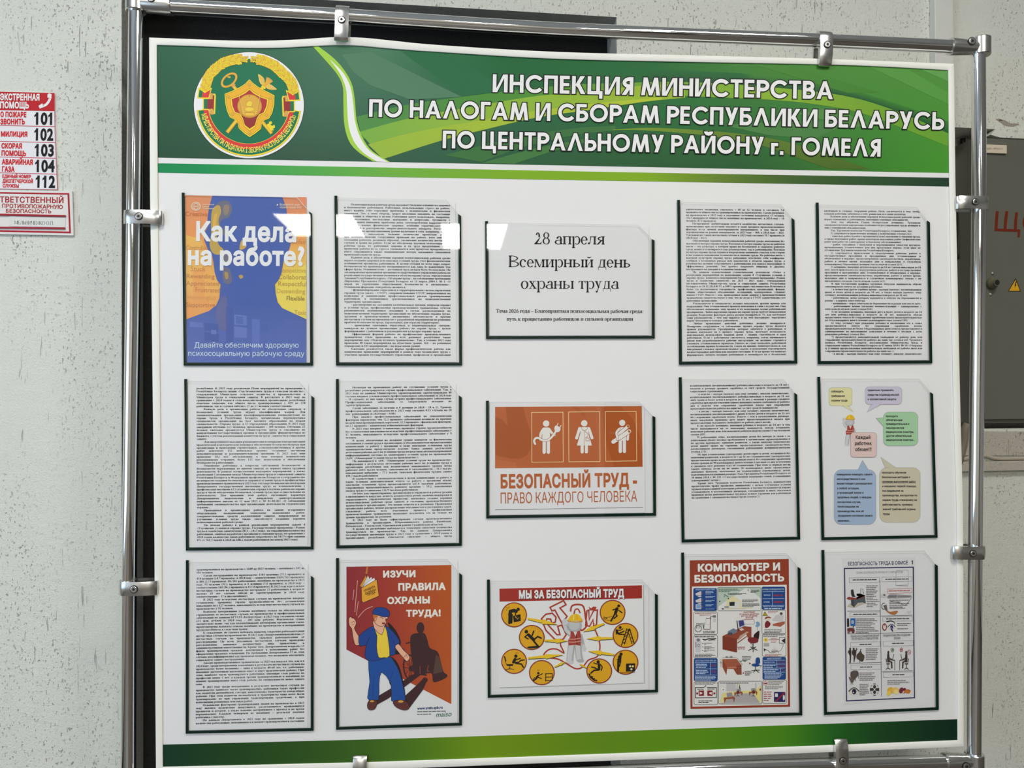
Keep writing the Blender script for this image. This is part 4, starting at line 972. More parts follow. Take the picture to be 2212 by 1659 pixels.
RAIL = mat('dark_red_rail', (158, 18, 40), rough=0.35)
for p in ([(-40, 460.5), (141, 464.5), (141.2, 468.2), (-40, 464.5)], [(-40, 489), (140, 491.5), (140.5, 494.8), (-40, 492.2)]): wall_plate('name_rail', p, .003, RAIL, fs, .005)
slip = wall_plate('name_slip', [(19, 466.5), (141, 470), (140.5, 491), (19, 488.5)], .0004, mat('grey_white_paper', (220, 222, 218), rough=0.7), None, .0055)
tag(slip, 'narrow paper slip with a printed name held between dark red rails', 'paper slip'); origin_to(slip)
A = Art((0, 180), S2, base=.0061, surf=on_wall); A.text('МЕЛЬНИЧЕНКО О.П.', 150, 1484, 565, 1492, 36, (70, 68, 70), 'serif'); A.build('printed_name', slip)

# ------------------------------------------------------------------ electric cabinet in its recess
CABM = mat('grey_green_cabinet_paint', (104, 105, 96), rough=0.42, spec=0.4, bump=0.15, bscale=350, bdist=0.0006, noise=0.05, nscale=5)
cab = empty('electric_cabinet', on_wall([(2190, 600)])[0], 'grey metal electric cabinet set in the wall beside the stand', 'cabinet')
cx0 = on_wall([(2112, 600)], .012)[0][0]; czt = on_wall([(2160, 297)], .012)[0][2]; czb = on_wall([(2160, 914)], .012)[0][2]
def wbox(name, x0, x1, z0, z1, o0, o1, m, parent=None, bev=0.0):
    bm = bmesh.new(); vs = add_box(bm, (x0, -o1, z0), (x1, -o0, z1), bev)
    for v in bm.verts: v.co = Vector((v.co.x, W0 + WS * v.co.x + v.co.y, v.co.z))
    return bm_obj(name, bm, parent, m)
wbox('body', cx0, cx0 + .62, czb, czt, -.066, .004, CABM, cab); wbox('door', cx0 + .006, cx0 + .614, czb + .008, czt - .010, .004, .012, CABM, cab, .0015)
lb = wbox('label_strip', on_wall([(2120, 320)])[0][0], on_wall([(2175.5, 320)], .018)[0][0], on_wall([(2150, 330.5)], .018)[0][2], on_wall([(2150, 312.3)], .018)[0][2], .0125, .0175, mat('yellowed_label_plastic', (222, 210, 190), rough=0.4), cab, .0008)
A = Art((2030, 230), 2013 / 182, base=.0180, surf=on_wall); A.text('ЩО - РУСН 1', 1130, 1020, 1500, 1030, 40, (168, 156, 140), '0.01'); A.build('faded_writing', lb)
A = Art((2030, 420), 2212 / 182, base=.0126, surf=on_wall); rd = (118, 38, 18)
A.line([(1512, 440), (1490, 700), (1478, 930)], 74, rd); A.line([(1765, 440), (1735, 650), (1715, 920)], 74, rd); A.line([(2022, 470), (1995, 700), (1985, 940)], 74, rd); A.line([(1440, 925), (1700, 938), (2115, 950)], 66, rd); A.line([(2086, 920), (2072, 1125)], 58, rd)
A.ring(2330, 740, 150, 235, 66, rd); A.build('painted_letters', cab, 'rust red hand painted letters')
lk = empty('lock_tmp', (0, 0, 0)); bpy.data.objects.remove(lk)
nW = Vector((WS, -1, 0)).normalized()
lc = Vector(on_wall([(2141, 612.5)], .0125)[0]); bm = bmesh.new()
add_tube(bm, [lc, lc + nW * .006, lc + nW * .010, lc + nW * .013], [.0125, .0125, .0105, .009], 28); add_tube(bm, [lc + nW * .012, lc + nW * .0175], .0078, 24)
n1 = len(bm.faces); add_tube(bm, [lc + nW * .0174, lc + nW * .018], .0058, 20); bm.faces.ensure_lookup_table()
for i, f in enumerate(bm.faces): f.material_index = 1 if i >= n1 else 0
o = bm_obj('lock', bm, cab, mat('olive_grey_lock', (104, 102, 82), rough=0.45)); o.data.materials.append(BLACKM)
for p in ((2144, 590.5), (2139.5, 636)):
    c = Vector(on_wall([p], .0122)[0]); bm = bmesh.new(); add_tube(bm, [c, c + nW * .0015, c + nW * .003], [.0036, .0034, .0016], 16); bm_obj('screw', bm, cab, CASTM)
A = Art((1980, 400), 770 / 232, base=.0125, surf=on_wall)
A.poly([(711, 665), (747, 762), (656, 762)], (40, 34, 16)); A.poly([(710, 678), (740, 757), (663, 757)], (226, 172, 34)); A.poly([(712, 690), (700, 722), (708, 720), (700, 745), (717, 714), (709, 716), (718, 694)], (28, 24, 14)); A.build('warning_sticker', cab, 'yellow triangle sticker with a black lightning bolt')

# plaster lip over the cabinet, cables and trunking
bm = bmesh.new(); lip = [(2153, 277.5), (2212, 282), (2300, 286), (2300, 305), (2212, 299.5), (2160, 297), (2140, 291)]
P = on_wall(lip, .006); add_prism(bm, [Vector(p) for p in P], -nW * .05); o = bm_obj('trim_3', bm, None, WALL); tag(o, kind='structure')
A = Art((2030, 230), 2013 / 182, base=.0006, surf=on_wall); A.poly([(1330, 300), (1400, 290), (1560, 330), (1680, 400), (1880, 410), (1900, 440), (1760, 480), (1600, 470), (1540, 440), (1410, 350)], (158, 150, 138)); A.poly([(1400, 320), (1460, 305), (1510, 340), (1430, 350)], (96, 88, 78))
o = A.build('plaster_chip', None); tag(o, 'brown chipped patch in the wall plaster above the grey cabinet', 'plaster damage'); origin_to(o)
def wtube(name, px, rad, off, m, lab, cat):
    P = [Vector(p) for p in on_wall(smooth_loop(px, 5, False), off)]; bm = bmesh.new(); add_tube(bm, P, rad, 14)
    o = bm_obj(name, bm, None, m, True); tag(o, lab, cat); return origin_to(o)
CABLE = mat('painted_over_cable', (176, 170, 156), rough=0.6)
wtube('cable', [(2000, 990), (2075, 992), (2100, 986), (2126, 984.5), (2145, 989), (2165, 991), (2212, 990), (2330, 990)], .0042, .0046, CABLE, 'painted cable running along the wall just below the grey cabinet', 'cable')
wtube('cable', [(2070, 1000), (2076, 980), (2082, 955), (2084, 930), (2090, 917)], .0085, .0088, mat('grey_brown_cable', (128, 120, 108), rough=0.6), 'thick brown grey cable rising into the bottom of the cabinet', 'cable')
wtube('cable', [(2080, 300), (2079, 330), (2075, 400), (2071, 470), (2069, 560)], .0055, -.055, mat('black_rubber_cable', (0.012, 0.012, 0.012), rough=0.5), 'black cable hanging beside the cabinet inside its recess', 'cable')
z1 = on_wall([(2160, 996.5)], .012)[0][2]; z0 = on_wall([(2160, 1017)], .012)[0][2]
tk = wbox('cable_trunking', on_wall([(1980, 1000)])[0][0], 2.6, z0, z1, .0003, .014, WALL_B, None, .001); tag(tk, 'painted horizontal cable trunking low under the electric cabinet', 'trunking'); origin_to(tk)
zt = on_wall([(2040, 290)], 0)[0][2]
tk = wbox('cable_trunking', on_wall([(2020, 60)], .02)[0][0], on_wall([(2060, 60)], .02)[0][0], zt + .012, CEIL - .002, .0003, .020, mat('white_painted_trunking', (214, 215, 210), rough=0.6, noise=.03), None, .0015); tag(tk, 'white painted vertical cable trunking rising behind the stand', 'trunking'); origin_to(tk)
wbp = wall_plate('plaster_patch', [(2020, 932), (2400, 932), (2400, 984), (2020, 984)], .0035, WALL_B, None, .0003); tag(wbp, 'rough plaster strip between the grey cabinet and the cable', 'plaster patch'); origin_to(wbp)
# ------------------------------------------------------------------ document pockets and their sheets
EDGE = mat('dark_green_edge_film', (2, 34, 24), rough=0.5, spec=0.2)
CLEAR = clear_mat('clear_pocket_plastic'); RIM = mat('frosted_cut_edge', (205, 207, 206), rough=0.3)
PAPER = mat('white_office_paper', (228, 228, 229), rough=0.6, spec=0.2, noise=0.015, nscale=9, bump=0.15, bscale=7, bdist=0.004)
def bil(q, u, v):
    q = np.array(q, float); u = np.asarray(u, float)[..., None]; v = np.asarray(v, float)[..., None]
    return (1 - u) * (1 - v) * q[0] + u * (1 - v) * q[1] + u * v * q[2] + (1 - u) * v * q[3]
def strip_solid(name, q, pts, o0, o1, parent, m):
    P = bil(q, [p[0] for p in pts], [p[1] for p in pts]); A_ = on_board(P, o1); B_ = on_board(P, o0); n = len(pts)
    bm = bmesh.new(); a = [bm.verts.new(v) for v in A_]; b = [bm.verts.new(v) for v in B_]
    bm.faces.new(a); bm.faces.new(b[::-1])
    for i in range(n): bm.faces.new((a[i], b[i], b[(i + 1) % n], a[(i + 1) % n]))
    return bm_obj(name, bm, parent, m)
GRP = 'clear document pockets on the board'
def pocket(q, what, wide=False, cutv=None):
    """q: outer corners in the photograph, top left, top right, bottom right, bottom left"""
    q = np.array(q, float); W = np.hypot(*(q[2] - q[3])); H = np.hypot(*(q[3] - q[0]))
    su, sv = 6.1 / W, 6.0 / H; cu = 1 - su; cv = cutv or (.105 if not wide else .145); ux = .885 if not wide else .905; top = .012
    c = on_board([q.mean(0)], 0)[0]
    t = empty('document_pocket', c, 'green edged clear pocket holding ' + what, 'document pocket', GRP)
    strip_solid('green_edge', q, [(0, 0), (su, 0), (su, 1 - sv), (0, 1)], .0002, .0034, t, EDGE)
    strip_solid('green_edge', q, [(0, 1), (su, 1 - sv), (cu, 1 - sv), (1, 1)], .0002, .0034, t, EDGE)
    strip_solid('green_edge', q, [(1, 1), (cu, 1 - sv), (cu, cv - .010), (1, cv + .002)], .0002, .0034, t, EDGE)
    pts = [(su * .5, top), (ux, top), (1 - su * .5, cv - .004), (1 - su * .5, 1 - sv * .5), (su * .5, 1 - sv * .5)]
    P = on_board(bil(q, [p[0] for p in pts], [p[1] for p in pts]), .0038)
    me = mesh_np('clear_front', P, [4, 3, 2, 1, 0], [5]); link('clear_front', me, t, CLEAR)
    e = 1.1 / W; ev = 1.1 / H
    rim = [(su, top), (ux, top), (cu, cv - .012)]; rin = [(su, top + ev), (ux - e * .4, top + ev), (cu, cv - .012 + 1.6 * ev)]
    P = on_board(np.concatenate([bil(q, [p[0] for p in rim], [p[1] for p in rim]), bil(q, [p[0] for p in rin], [p[1] for p in rin])]), .0040)
    me = mesh_np('cut_edge', P, [0, 1, 4, 3, 1, 2, 5, 4], [4, 4]); link('cut_edge', me, t, RIM)
    return t, q
def sheet(q, u0, v0, u1, v1, label, cat, name, px=None, curl=0):
    """a sheet of paper in the pocket q, a slightly buckled solid leaf"""
    nu, nv = 15, 19; u, v = np.meshgrid(np.linspace(u0, u1, nu), np.linspace(v0, v1, nv))
    P = bil(px if px is not None else q, (u.ravel() - (0 if px is None else u0)) / (1 if px is None else (u1 - u0)), (v.ravel() - (0 if px is None else v0)) / (1 if px is None else (v1 - v0)))
    rs = random.Random(label); a, b, c = rs.uniform(3, 7), rs.uniform(2, 5), rs.uniform(0, 6)
    off = .0011 + .00025 * np.sin(a * u.ravel() + c) * np.sin(b * v.ravel() + c)
    F1 = on_board(P, off); me = mesh_np(name, F1, grid_idx(nv, nu), [4] * ((nu - 1) * (nv - 1)))
    me.polygons.foreach_set('use_smooth', [True] * len(me.polygons))
    o = link(name, me, None, PAPER); tag(o, label, cat, None); return origin_to(o)
INK = (16, 16, 20)
def page(q, pap, corners, text, label, what):
    t, q = pocket(q, what); o = sheet(q, *pap, label, 'page', 'printed_page'); o['group'] = 'pages of dense text on the board'
    A = Art(base=.0014); A.page(text, *corners, INK); A.build('printed_text', o)
Q = {'11': [(392.4, 416), (673.7, 422), (676, 789.5), (396.7, 789.5)], '21': [(722.3, 422.6), (995.7, 428), (998, 789), (725.8, 789.2)], '31': [(1048, 477.5), (1413.9, 483), (1414.3, 731), (1049.9, 732)],
     '41': [(1463, 431.8), (1715.5, 438), (1722.4, 784.9), (1467, 787.6)], '51': [(1762.3, 437.6), (2008.3, 444), (2014, 784.4), (1766.6, 786.3)],
     '12': [(397.9, 818.8), (678.8, 820), (677.2, 1186.8), (401.5, 1189.2)], '22': [(725.7, 818.8), (997.3, 820), (997.6, 1179), (726.5, 1184.7)], '32': [(1049.9, 865.7), (1415.3, 864.5), (1417.3, 1114), (1050.4, 1119.8)],
     '42': [(1466.5, 814.9), (1721.3, 815), (1728.6, 1165.4), (1472.4, 1171.8)], '52': [(1765.6, 813.9), (2014.5, 814), (2025.5, 1161.5), (1774.5, 1166.8)],
     '13': [(401.5, 1210.2), (677.6, 1208.5), (677.2, 1578.6), (401, 1585)], '23': [(726, 1205.6), (998.1, 1203), (997.6, 1567.2), (726, 1576.6)], '33': [(1052, 1252), (1421, 1249), (1421.3, 1495.6), (1053.6, 1507.5)],
     '43': [(1471.6, 1193.7), (1728.8, 1190.5), (1733.1, 1545.3), (1474.3, 1551.5)], '53': [(1774.5, 1188), (2025.6, 1185), (2028, 1533.6), (1780.3, 1544.5)]}
PAP = (.026, .028, .955, .981)
page(Q['21'], PAP, ((743, 443.5), (972.5, 445.5), (744, 768.2), (973.6, 768.4)), """
>Психосоциальная рабочая среда оказывает большое влияние на здоровье
и благополучие работников. Работники, испытывающие стресс на работе,
могут нажить себе серьезные проблемы с психическим и физическим
здоровьем. Это, в свою очередь, может негативно повлиять на состояние
организации и общества в целом. Работники могут испытывать, например,
такие негативные последствия: выгорание и депрессию, трудности с
концентрацией внимания, проблемы дома, злоупотребление наркотиками и
алкоголем, плохое физическое здоровье, особенно сердечно-сосудистые
заболевания и расстройства опорно-двигательного аппарата. Негативные
последствия на организационном уровне включают в себя, например, плохие
экономические показатели, большое количество пропусков работы
при наличии болезни (сотрудники приходят на работу, хотя они не в
состоянии работать должным образом), увеличение количества несчастных
случаев и травм на работе. Если же обеспечена хорошая психосоциальная
рабочая среда, то: работники здоровы и их труд продуктивен; число
пропусков работы из-за стресса уменьшается или пропуски прекращаются
вовсе; сокращаются также экономические потери, вызванные снижением
производительности труда.|
>Важную роль в обеспечении хорошей психосоциальной рабочей среды
играет создание здоровых и безопасных условий труда, учет физиологических
особенностей организма работников. В целом сегодня во всем мире вопрос
безопасности на производстве воспринимается как одна из важнейших тем
сферы труда. Основной тезис – достойный труд должен быть безопасным. На
это направлена проводимая органами государственного управления работа по
реализации государственной политики в области охраны труда, определенной
Законом Республики Беларусь «Об охране труда», по соблюдению требований
Директивы Президента Республики Беларусь от 11 марта 2004 г. № 1 «О
мерах по укреплению общественной безопасности и дисциплины».
Основными формами этой работы являются:|
>• функционирование отраслевых и территориальных систем управления
охраной труда (далее – СУОТ), совершенствование СУОТ, направленных на
выявление и минимизацию профессиональных рисков травмирования
работников, в подчиненных (расположенных на подведомственной
территории) организациях;|
>• рассмотрение на заседаниях коллегиальных органов: вопросов охраны
и условий труда, профилактики производственного травматизма; отчетов
руководителей подчиненных (входящих в состав, расположенных на
подведомственной территории) организаций по обеспечению охраны труда,
трудовой и производственной дисциплины; обстоятельств и причин
несчастных случаев на производстве с разработкой мероприятий по решению
проблем безопасности труда, характерных для отрасли (территории);|
>• проведение ежегодных отраслевых и территориальных смотров-
конкурсов на лучшую организацию работы по охране труда с целью
формирования у работников и руководителей культуры охраны труда.|
>Эффективной формой работы по профилактике производственного
травматизма стало проведение во всех регионах республики таких
мероприятий, как «Недели нулевого травматизма». Так, в течение 2025 года
проведено 48 таких мероприятия на областном уровне, 426 – на районном
(городском) и 185 мероприятий – на отраслевом уровне.|
>Ежегодно реализуется такая форма профилактической работы как
комплексное проведение мероприятий в рамках года безопасного труда с
участием органов государственного управления, профсоюзов и организаций
""", 'full page of dense black text in the top row beside the blue and orange poster', 'the page of text beside the blue and orange poster')
page(Q['41'], PAP, ((1481.8, 454), (1693.8, 455.5), (1484, 768.5), (1698.7, 767)), """
алкогольного опьянения, снизилось с 68 до 62 человек и составило 3,4
процента от общего числа травмированных на производстве. Среди погибших
на производстве в 2025 году в указанном состоянии находилось 17 человек
(16,5 процента от общего числа погибших на производстве), в 2024 году – 18
человек (17,1 процента).|
>По-прежнему значительным остается количество несчастных случаев,
происшедших при отсутствии опасного и (или) вредного производственного
фактора из-за личной неосторожности потерпевшего, в том числе при
передвижении по ровной поверхности, (в 2025 году – 460, в 2024 году – 426).
Удельный вес таких несчастных случаев в 2025 году составил 19,7 процента (в
2024 году – 18,3).|
>Обеспечении хорошей психосоциальной рабочей среды невозможно без
высокой культуры охраны труда. Высокая культура охраны труда на рабочем
месте – это культура, в которой право на безопасную и здоровую рабочую
среду ценится и поощряется как руководством, так и работниками. Высокая
культура охраны труда строится посредством значимого участия всех сторон
в постоянном повышении безопасности и гигиены труда. На рабочем месте с
высокой культурой охраны труда работники чувствуют себя комфортно,
сообщая о возможных рисках или опасностях в области охраны труда, а
руководство активно сотрудничает с работниками для поиска подходящих и
эффективных решений. Это требует открытого общения и диалога,
построенного на доверии и взаимном уважении.|
>По данным ведомственной статистической отчетности «Отчет о
реализации мероприятий по выполнению задачи 4 «Улучшение условий и
охраны труда» комплекса мероприятий Государственной программы «Рынок
труда и содействие занятости» на 2021 - 2025 годы», утвержденной
постановлением Министерства труда и социальной защиты Республики
Беларусь от 20.11.2024 № 93, в 100% организаций с численностью 16 человек и
более (за исключением товариществ, профсоюзных организаций, фондов,
общин, общественных объединений, ассоциаций, кооперативов, стоянок)
имеют СУОТ. Вместе с тем, приведенные выше данные о производственном
травматизме свидетельствуют о том, что не везде в СУОТ задействованы все
работники организации.|
>Руководители и специалисты должны показывать другим пример для
подражания. Они устанавливают правила поведения и сами следуют им. Они
обеспечивают понимание этих правил и их выполнение всеми работниками
предприятия. Любое нарушение правил по охране труда требует немедленной
реакции. Выявление факторов риска должно поощряться. То, как поступают
сами руководители, с чем они мирятся и на чем настаивают, определяет
норму поведения остальных работников.|
>Любые правильные действия работника должны поощряться.
Поощрение сотрудников за соблюдение правил охраны труда является
правом руководителя. Предприятия, которые заботятся о работниках и
активно вовлекают их в процесс охраны труда, получают возможность
максимально использовать важный актив – знания, способности и идеи
работников. Если с работником советуются, например, когда оцениваются
риски или разрабатываются рабочие инструкции, он активнее стремится
следовать установленным правилам. Ничего не стоит похвалить работников
за соблюдение правил безопасности, узнать их мнение, поинтересоваться, как
они решают сложные производственные задачи, и немедленно отреагировать
на неосторожные действия или опасную ситуацию. В то же время это помогает
формировать личную позицию работников и мотивирует их к безопасной,
""", 'full page of dense black text just beside the large 28 April title sheet', 'the page of text just beside the 28 April title sheet')
page(Q['51'], PAP, ((1780.2, 457.3), (1987.6, 458.8), (1783, 766), (1992.6, 766.2)), """
вдумчивой и, главное, уверенной работе. Цель заключается в том, чтобы
каждый работник заботился о себе, равно как и о своих коллегах.|
>Важную роль в обеспечении хорошей психосоциальной рабочей среды
играет отношение к работникам, имеющим семейные обязанности.|
>Этот год объявлен Годом белорусской женщины. Трудовым
законодательством определены особенности регулирования труда женщин и
лиц с семейными обязанностями.|
>Так, Трудовым кодексом Республики Беларусь установлено, что:|
>1) запрещается привлечение женщин к выполнению (статья 262):|
>• тяжелых работ и работ с вредными и (или) опасными условиями труда,
а также подземных работ, кроме некоторых подземных работ (нефизических
работ или работ по санитарному и бытовому обслуживанию);|
>• работ, связанных с подъемом и перемещением тяжестей вручную,
превышающих установленные для них предельные нормы, если иное не
установлено Трудовым кодексом Республики Беларусь.|
>2) запрещаются привлечение к сверхурочным работам, работе в
государственные праздники и праздничные дни, установленные и
объявленные в порядке, предусмотренном законодательством, нерабочими,
работе в ночное время, выходные дни и направление в служебную
командировку беременных женщин (часть первая статьи 263);|
>3) женщины, имеющие детей в возрасте до 14 лет (детей-инвалидов до 18
лет), могут привлекаться к сверхурочным работам, работе в государственные
праздники и праздничные дни, установленные и объявленные в порядке,
предусмотренном законодательством, нерабочими, работе в ночное время,
выходные дни и направляться в служебную командировку только с их
письменного согласия (часть вторая статьи 263);|
>4) при составлении графика трудовых отпусков наниматель обязан
запланировать отпуск по желанию работника:|
>• в летнее или другое удобное время – матери (мачехе), воспитывающей
двоих и более детей в возрасте до 14 лет, а также матери (мачехе), отцу
(отчиму), воспитывающим ребенка-инвалида в возрасте до 18 лет;|
>• работникам, жены которых находятся в отпуске по беременности и
родам, – в период этого отпуска;|
>• женщинам – перед отпуском по беременности и родам или после него;|
>• работающим женам (мужьям) военнослужащих – одновременно с
отпуском их мужей (жен) (статья 168);|
>5) по желанию женщины, имеющей двух и более детей в возрасте до 14
лет или ребенка-инвалида в возрасте до 18 лет, наниматель обязан
предоставить отпуск без сохранения заработной платы продолжительностью
до 14 календарных дней в течение календарного года (статья 189);|
>6) отцу (отчиму) при рождении ребенка и воспитании его в семье
предоставляется отпуск без сохранения заработной платы
продолжительностью не более 14 календарных дней (отпуск предоставляется
единовременно по письменному заявлению в течение 6 месяцев с даты
рождения ребенка) (статья 186);|
>7) предоставляется дополнительный свободный от работы день или
сокращение продолжительности работы на один час (статья 265 Трудового
кодекса Республики Беларусь, постановление Министерства труда и
социальной защиты Республики Беларусь от 11 июня 2014 г. № 34 «О порядке
и условиях предоставления дополнительных свободных от работы дней или
сокращения продолжительности работы на один час»):|
>• в месяц – матери (мачехе) или отцу (отчиму), опекуну (попечителю),
""", 'page of dense text with bulleted points above the page of speech bubbles', 'the page of text above the speech bubbles')
page(Q['12'], PAP, ((424.4, 840.8), (659.5, 840.6), (425.2, 1168.6), (658.8, 1167)), """
республики. В 2025 году реализован План мероприятий по проведению в
Республике Беларусь акции «Год безопасного труда в сельском хозяйстве»,
утвержденный Министром сельского хозяйства и продовольствия и
Министром труда и социальной защиты. В результате в 2025 году по
сравнению с 2024 годом в сельскохозяйственных организациях республики
отмечено снижение как общего числа травмированных с 429 до 374
работников, так и случаев гибели с 25 до 23 человек соответственно.|
>Важную роль в организации работы по обеспечению здоровых и
безопасных условий труда играет квалификация кадров. Для
укомплектования организаций квалифицированными специалистами по
охране труда в Республике Беларусь организована переподготовка
специалистов организаций на базе высшего образования по второй
специальности «Охрана труда» в 15 учреждениях образования. В 2025 году
завершили обучение 223 человека, продолжают – 300 человек. Обучение 25
человек ежегодно организуется Министерство труда и соцзащиты по
направлениям государственных органов и организаций, финансируемых из
бюджета, с учетом рекомендаций комитетов по труду, занятости и социальной
защите.|
>Для оперативного оказания руководителям и специалистам организаций
практической и методической помощи в обеспечении безопасности труда при
организации и проведении строительных, сельскохозяйственных и других
работ действуют 152 мобильные группы, созданные местными
исполнительными и распорядительными органами. В 2025 году ими
проведено 14,2 тыс. обследований, в ходе которых нанимателям
рекомендовано устранить более 135 тыс. недостатков в обеспечении
безопасности работающих.|
>Отношение работника к вопросам собственной безопасности и
безопасности окружающих во многом зависит от первого опыта трудовой
деятельности. В рамках осуществления надзорных мероприятий, а также
реализации Соглашения между Министерством труда и социальной защиты
Республики Беларусь и Федерацией профсоюзов Беларуси о сотрудничестве
по вопросам создания безопасных и здоровых условий труда и профилактике
производственного травматизма в 2025 году государственными инспекторами
Департамента государственной инспекции труда во взаимодействии с
профсоюзами посещено 633 студенческих отряда и изучена работа по охране
труда в части обеспечения безопасных условий труда при осуществлении их
деятельности. Для придания этой работе системного характера
Департаментом подготовлено и направлено заинтересованным
информационное письмо от 12 мая 2025 г. № 02-08/425 «О соблюдении
требований законодательства при организации деятельности студенческих
отрядов».|
>Проводимая в организациях работа по замене устаревшего
оборудования, модернизации технологии выполнения работ,
совершенствование средств коллективной защиты, направленная на
улучшение условий труда также способствует созданию хорошей
психосоциальной рабочей среды.|
>По итогам работы в рамках реализации мероприятий задачи 4
«Улучшение условий и охраны труда» Государственной программы «Рынок
труда и содействие занятости на 2021 – 2025 годы» по сокращению количества
работников, занятых на работах с вредными условиями труда, по сравнению с
2020 годом количество таких работников сократилось на 14,5% при задании
8% (с 761,5 тысяч в 2020 до 648,2 тысяч работников на конец 2025 года).|
""", 'full page of dense black text directly below the blue and orange poster', 'the page of text directly below the blue and orange poster')
page(Q['22'], PAP, ((746.2, 839), (975.5, 837), (747, 1164), (976.2, 1159.5)), """
>Несмотря на проводимую работу по улучшению условий труда в
республике регистрируются случаи профессиональных заболеваний. Так, в
2025 году по данным Министерства здравоохранения зарегистрировано 40
случаев впервые установленных профессиональных заболеваний (в 2024 году
– 30 случаев), из них один случай острого профессионального заболевания.
Профессиональных заболеваний со смертельным исходом не
зарегистрировано.|
>Среди заболевших 32 мужчин и 8 женщин (в 2024 – 28 и 2). Уровень
профессиональной заболеваемости в 2025 году составил 0,11 случаев на 10
тыс. работающих (в 2024 году – 0,08).|
>При анализе профессиональных заболеваний по этиологическим
факторам определено, что 72,5 процента заболеваний возникли по причине
воздействия промышленных аэрозолей, 22,5 процента – физических факторов,
по 2,5 процента – химических и биологических факторов.|
>В 2025 году впервые установлены проценты утраты трудоспособности
без установления инвалидности вследствие профессионального заболевания у
17 человек, инвалидность вследствие профессионального заболевания у 9
человек.|
>В целях обеспечения на должном уровне контроля за фактическим
состоянием условий труда в организациях и обоснованностью предоставления
компенсаций за работу с вредными и (или) опасными условиями труда
законодательством предусмотрено ведение банка данных результатов
аттестации рабочих мест по условиям труда посредством автоматизированной
информационной системы по мониторингу условий труда на производстве
(АИС «Мониторинг условий труда на производстве»).|
>По имеющейся в АИС «Мониторинг условий труда на производстве»
информации о результатах аттестации рабочих мест по условиям труда в
организации республики под воздействием повышенного уровня шума
работает 260,1 тысяч человек, запыленности и загазованности – 58,5 тысяч,
повышенной вибрации – 77,1 тысяч, тяжелым физическим трудом занято
190,7 тысяч работников.|
>В соответствии с законодательством в целях компенсации за работу в
таких условиях дополнительный отпуск за работу с вредными и(или)
опасными условиями труда предоставляется 647,0 тысячам работников,
сокращенная продолжительность рабочего времени – 59,2, повышенная
оплата труда установлена 536,9 тысячам работников.|
>От того, как спроектирована, организована и управляется работа (режим
и интенсивность нагрузки, ясность должностных ролей, наличие поддержки и
справедливость управленческих процессов), насколько создана хорошая
психосоциальная рабочая среда зависит и состояние производственного
травматизма в организациях. Это можно отнести и к регионам. Правильная
организация работы, четкое распределение обязанностей и постановка задач,
слаженная работа всех участников процесса профилактики
производственного травматизма позволяют исключить его не только на
уровне предприятий, но регионов.|
>В 2025 году не было зафиксировано случаев производственного
травматизма в организациях Шарковщинского района Витебской,
Ветковском – Гомельской, Кореличском районе Гродненской областей.|
>В целом по республике наблюдается тенденция снижения количества
травмируемых на производстве. Так, по данным Департамента
государственной инспекции труда в 2025 году в сравнении с 2024 годом в
организациях республики отмечается снижение: – общего числа
""", 'full page of dense black text directly above the red poster with the cartoon worker', 'the page of text directly above the cartoon worker poster')
page(Q['42'], PAP, ((1490.5, 835), (1705, 832.8), (1493.8, 1077), (1708.8, 1073)), """
воспитывающей (воспитывающему) ребенка-инвалида в возрасте до 18 лет с
оплатой в размере среднего заработка за счет средств государственного
социального страхования;|
>• в неделю – матери (мачехе) или отцу (отчиму), опекуну (попечителю),
воспитывающей (воспитывающему) ребенка-инвалида в возрасте до 18 лет
либо троих и более детей в возрасте до 16 лет, с оплатой в размере среднего
заработка при предоставлении одного дополнительного свободного от работы
дня в неделю или сохранения заработной платы при сокращении
продолжительности работы на один час за счет средств нанимателя;|
>• в месяц – матери (мачехе) или отцу (отчиму), опекуну (попечителю),
воспитывающей (воспитывающему) двоих и более детей в возрасте до 16 лет
без сохранения заработной платы. Вместе с тем в коллективном договоре,
ином локальном правовом акте может предусматриваться оплата при
предоставлении указанного свободного от работы дня в месяц;|
>8) по просьбе женщины, имеющей ребенка в возрасте до 14 лет (в том
числе находящегося на ее попечении) наниматель обязан установить
неполный рабочий день или неполную рабочую неделю (пункт 1 части второй
статьи 289).|
>9) работающие отцы, воспитывающие детей без матери (в связи с ее
длительным (более месяца) пребыванием в организации здравоохранения и
по другим причинам), одинокие родители, а также опекуны (попечители)
детей имеют право на гарантии, предоставляемые законодательством,
коллективным договором, соглашением работающим женщинам-матерям
(статья 271);|
>10) при усыновлении (удочерении) детей-сирот и детей, оставшихся без
попечения родителей, в возрасте от 3 до 16 лет усыновителям (удочерителям)
предоставлено право на кратковременный отпуск без сохранения заработной
платы сроком до 90 календарных дней в течение 6 месяцев со дня вступления
в законную силу решения суда об усыновлении. При этом за первый месяц
такого отпуска (если он не менее 30 календарных дней) ежемесячные
денежные выплаты, получаемые на усыновленных (удочеренных) детей,
выплачиваются в двойном размере (Указ Президента Республики Беларусь от
30 июня 2014 г. № 330 «О государственной поддержке семей, усыновивших
(удочеривших) детей»).|
>Кроме того, Трудовым кодексом Республики Беларусь нанимателям
предоставлено право проявлять инициативу с целью улучшения условий
труда и отдыха данной категории работников, в частности наниматель вправе
устанавливать в коллективных договорах, соглашениях и иных локальных
правовых актах дополнительные трудовые и иные гарантии для работников
по сравнению с законодательством о труде (статья 7).|
""", 'page of dense text with a blank lower quarter beside the speech bubble page', 'the page of text whose lower quarter is blank')
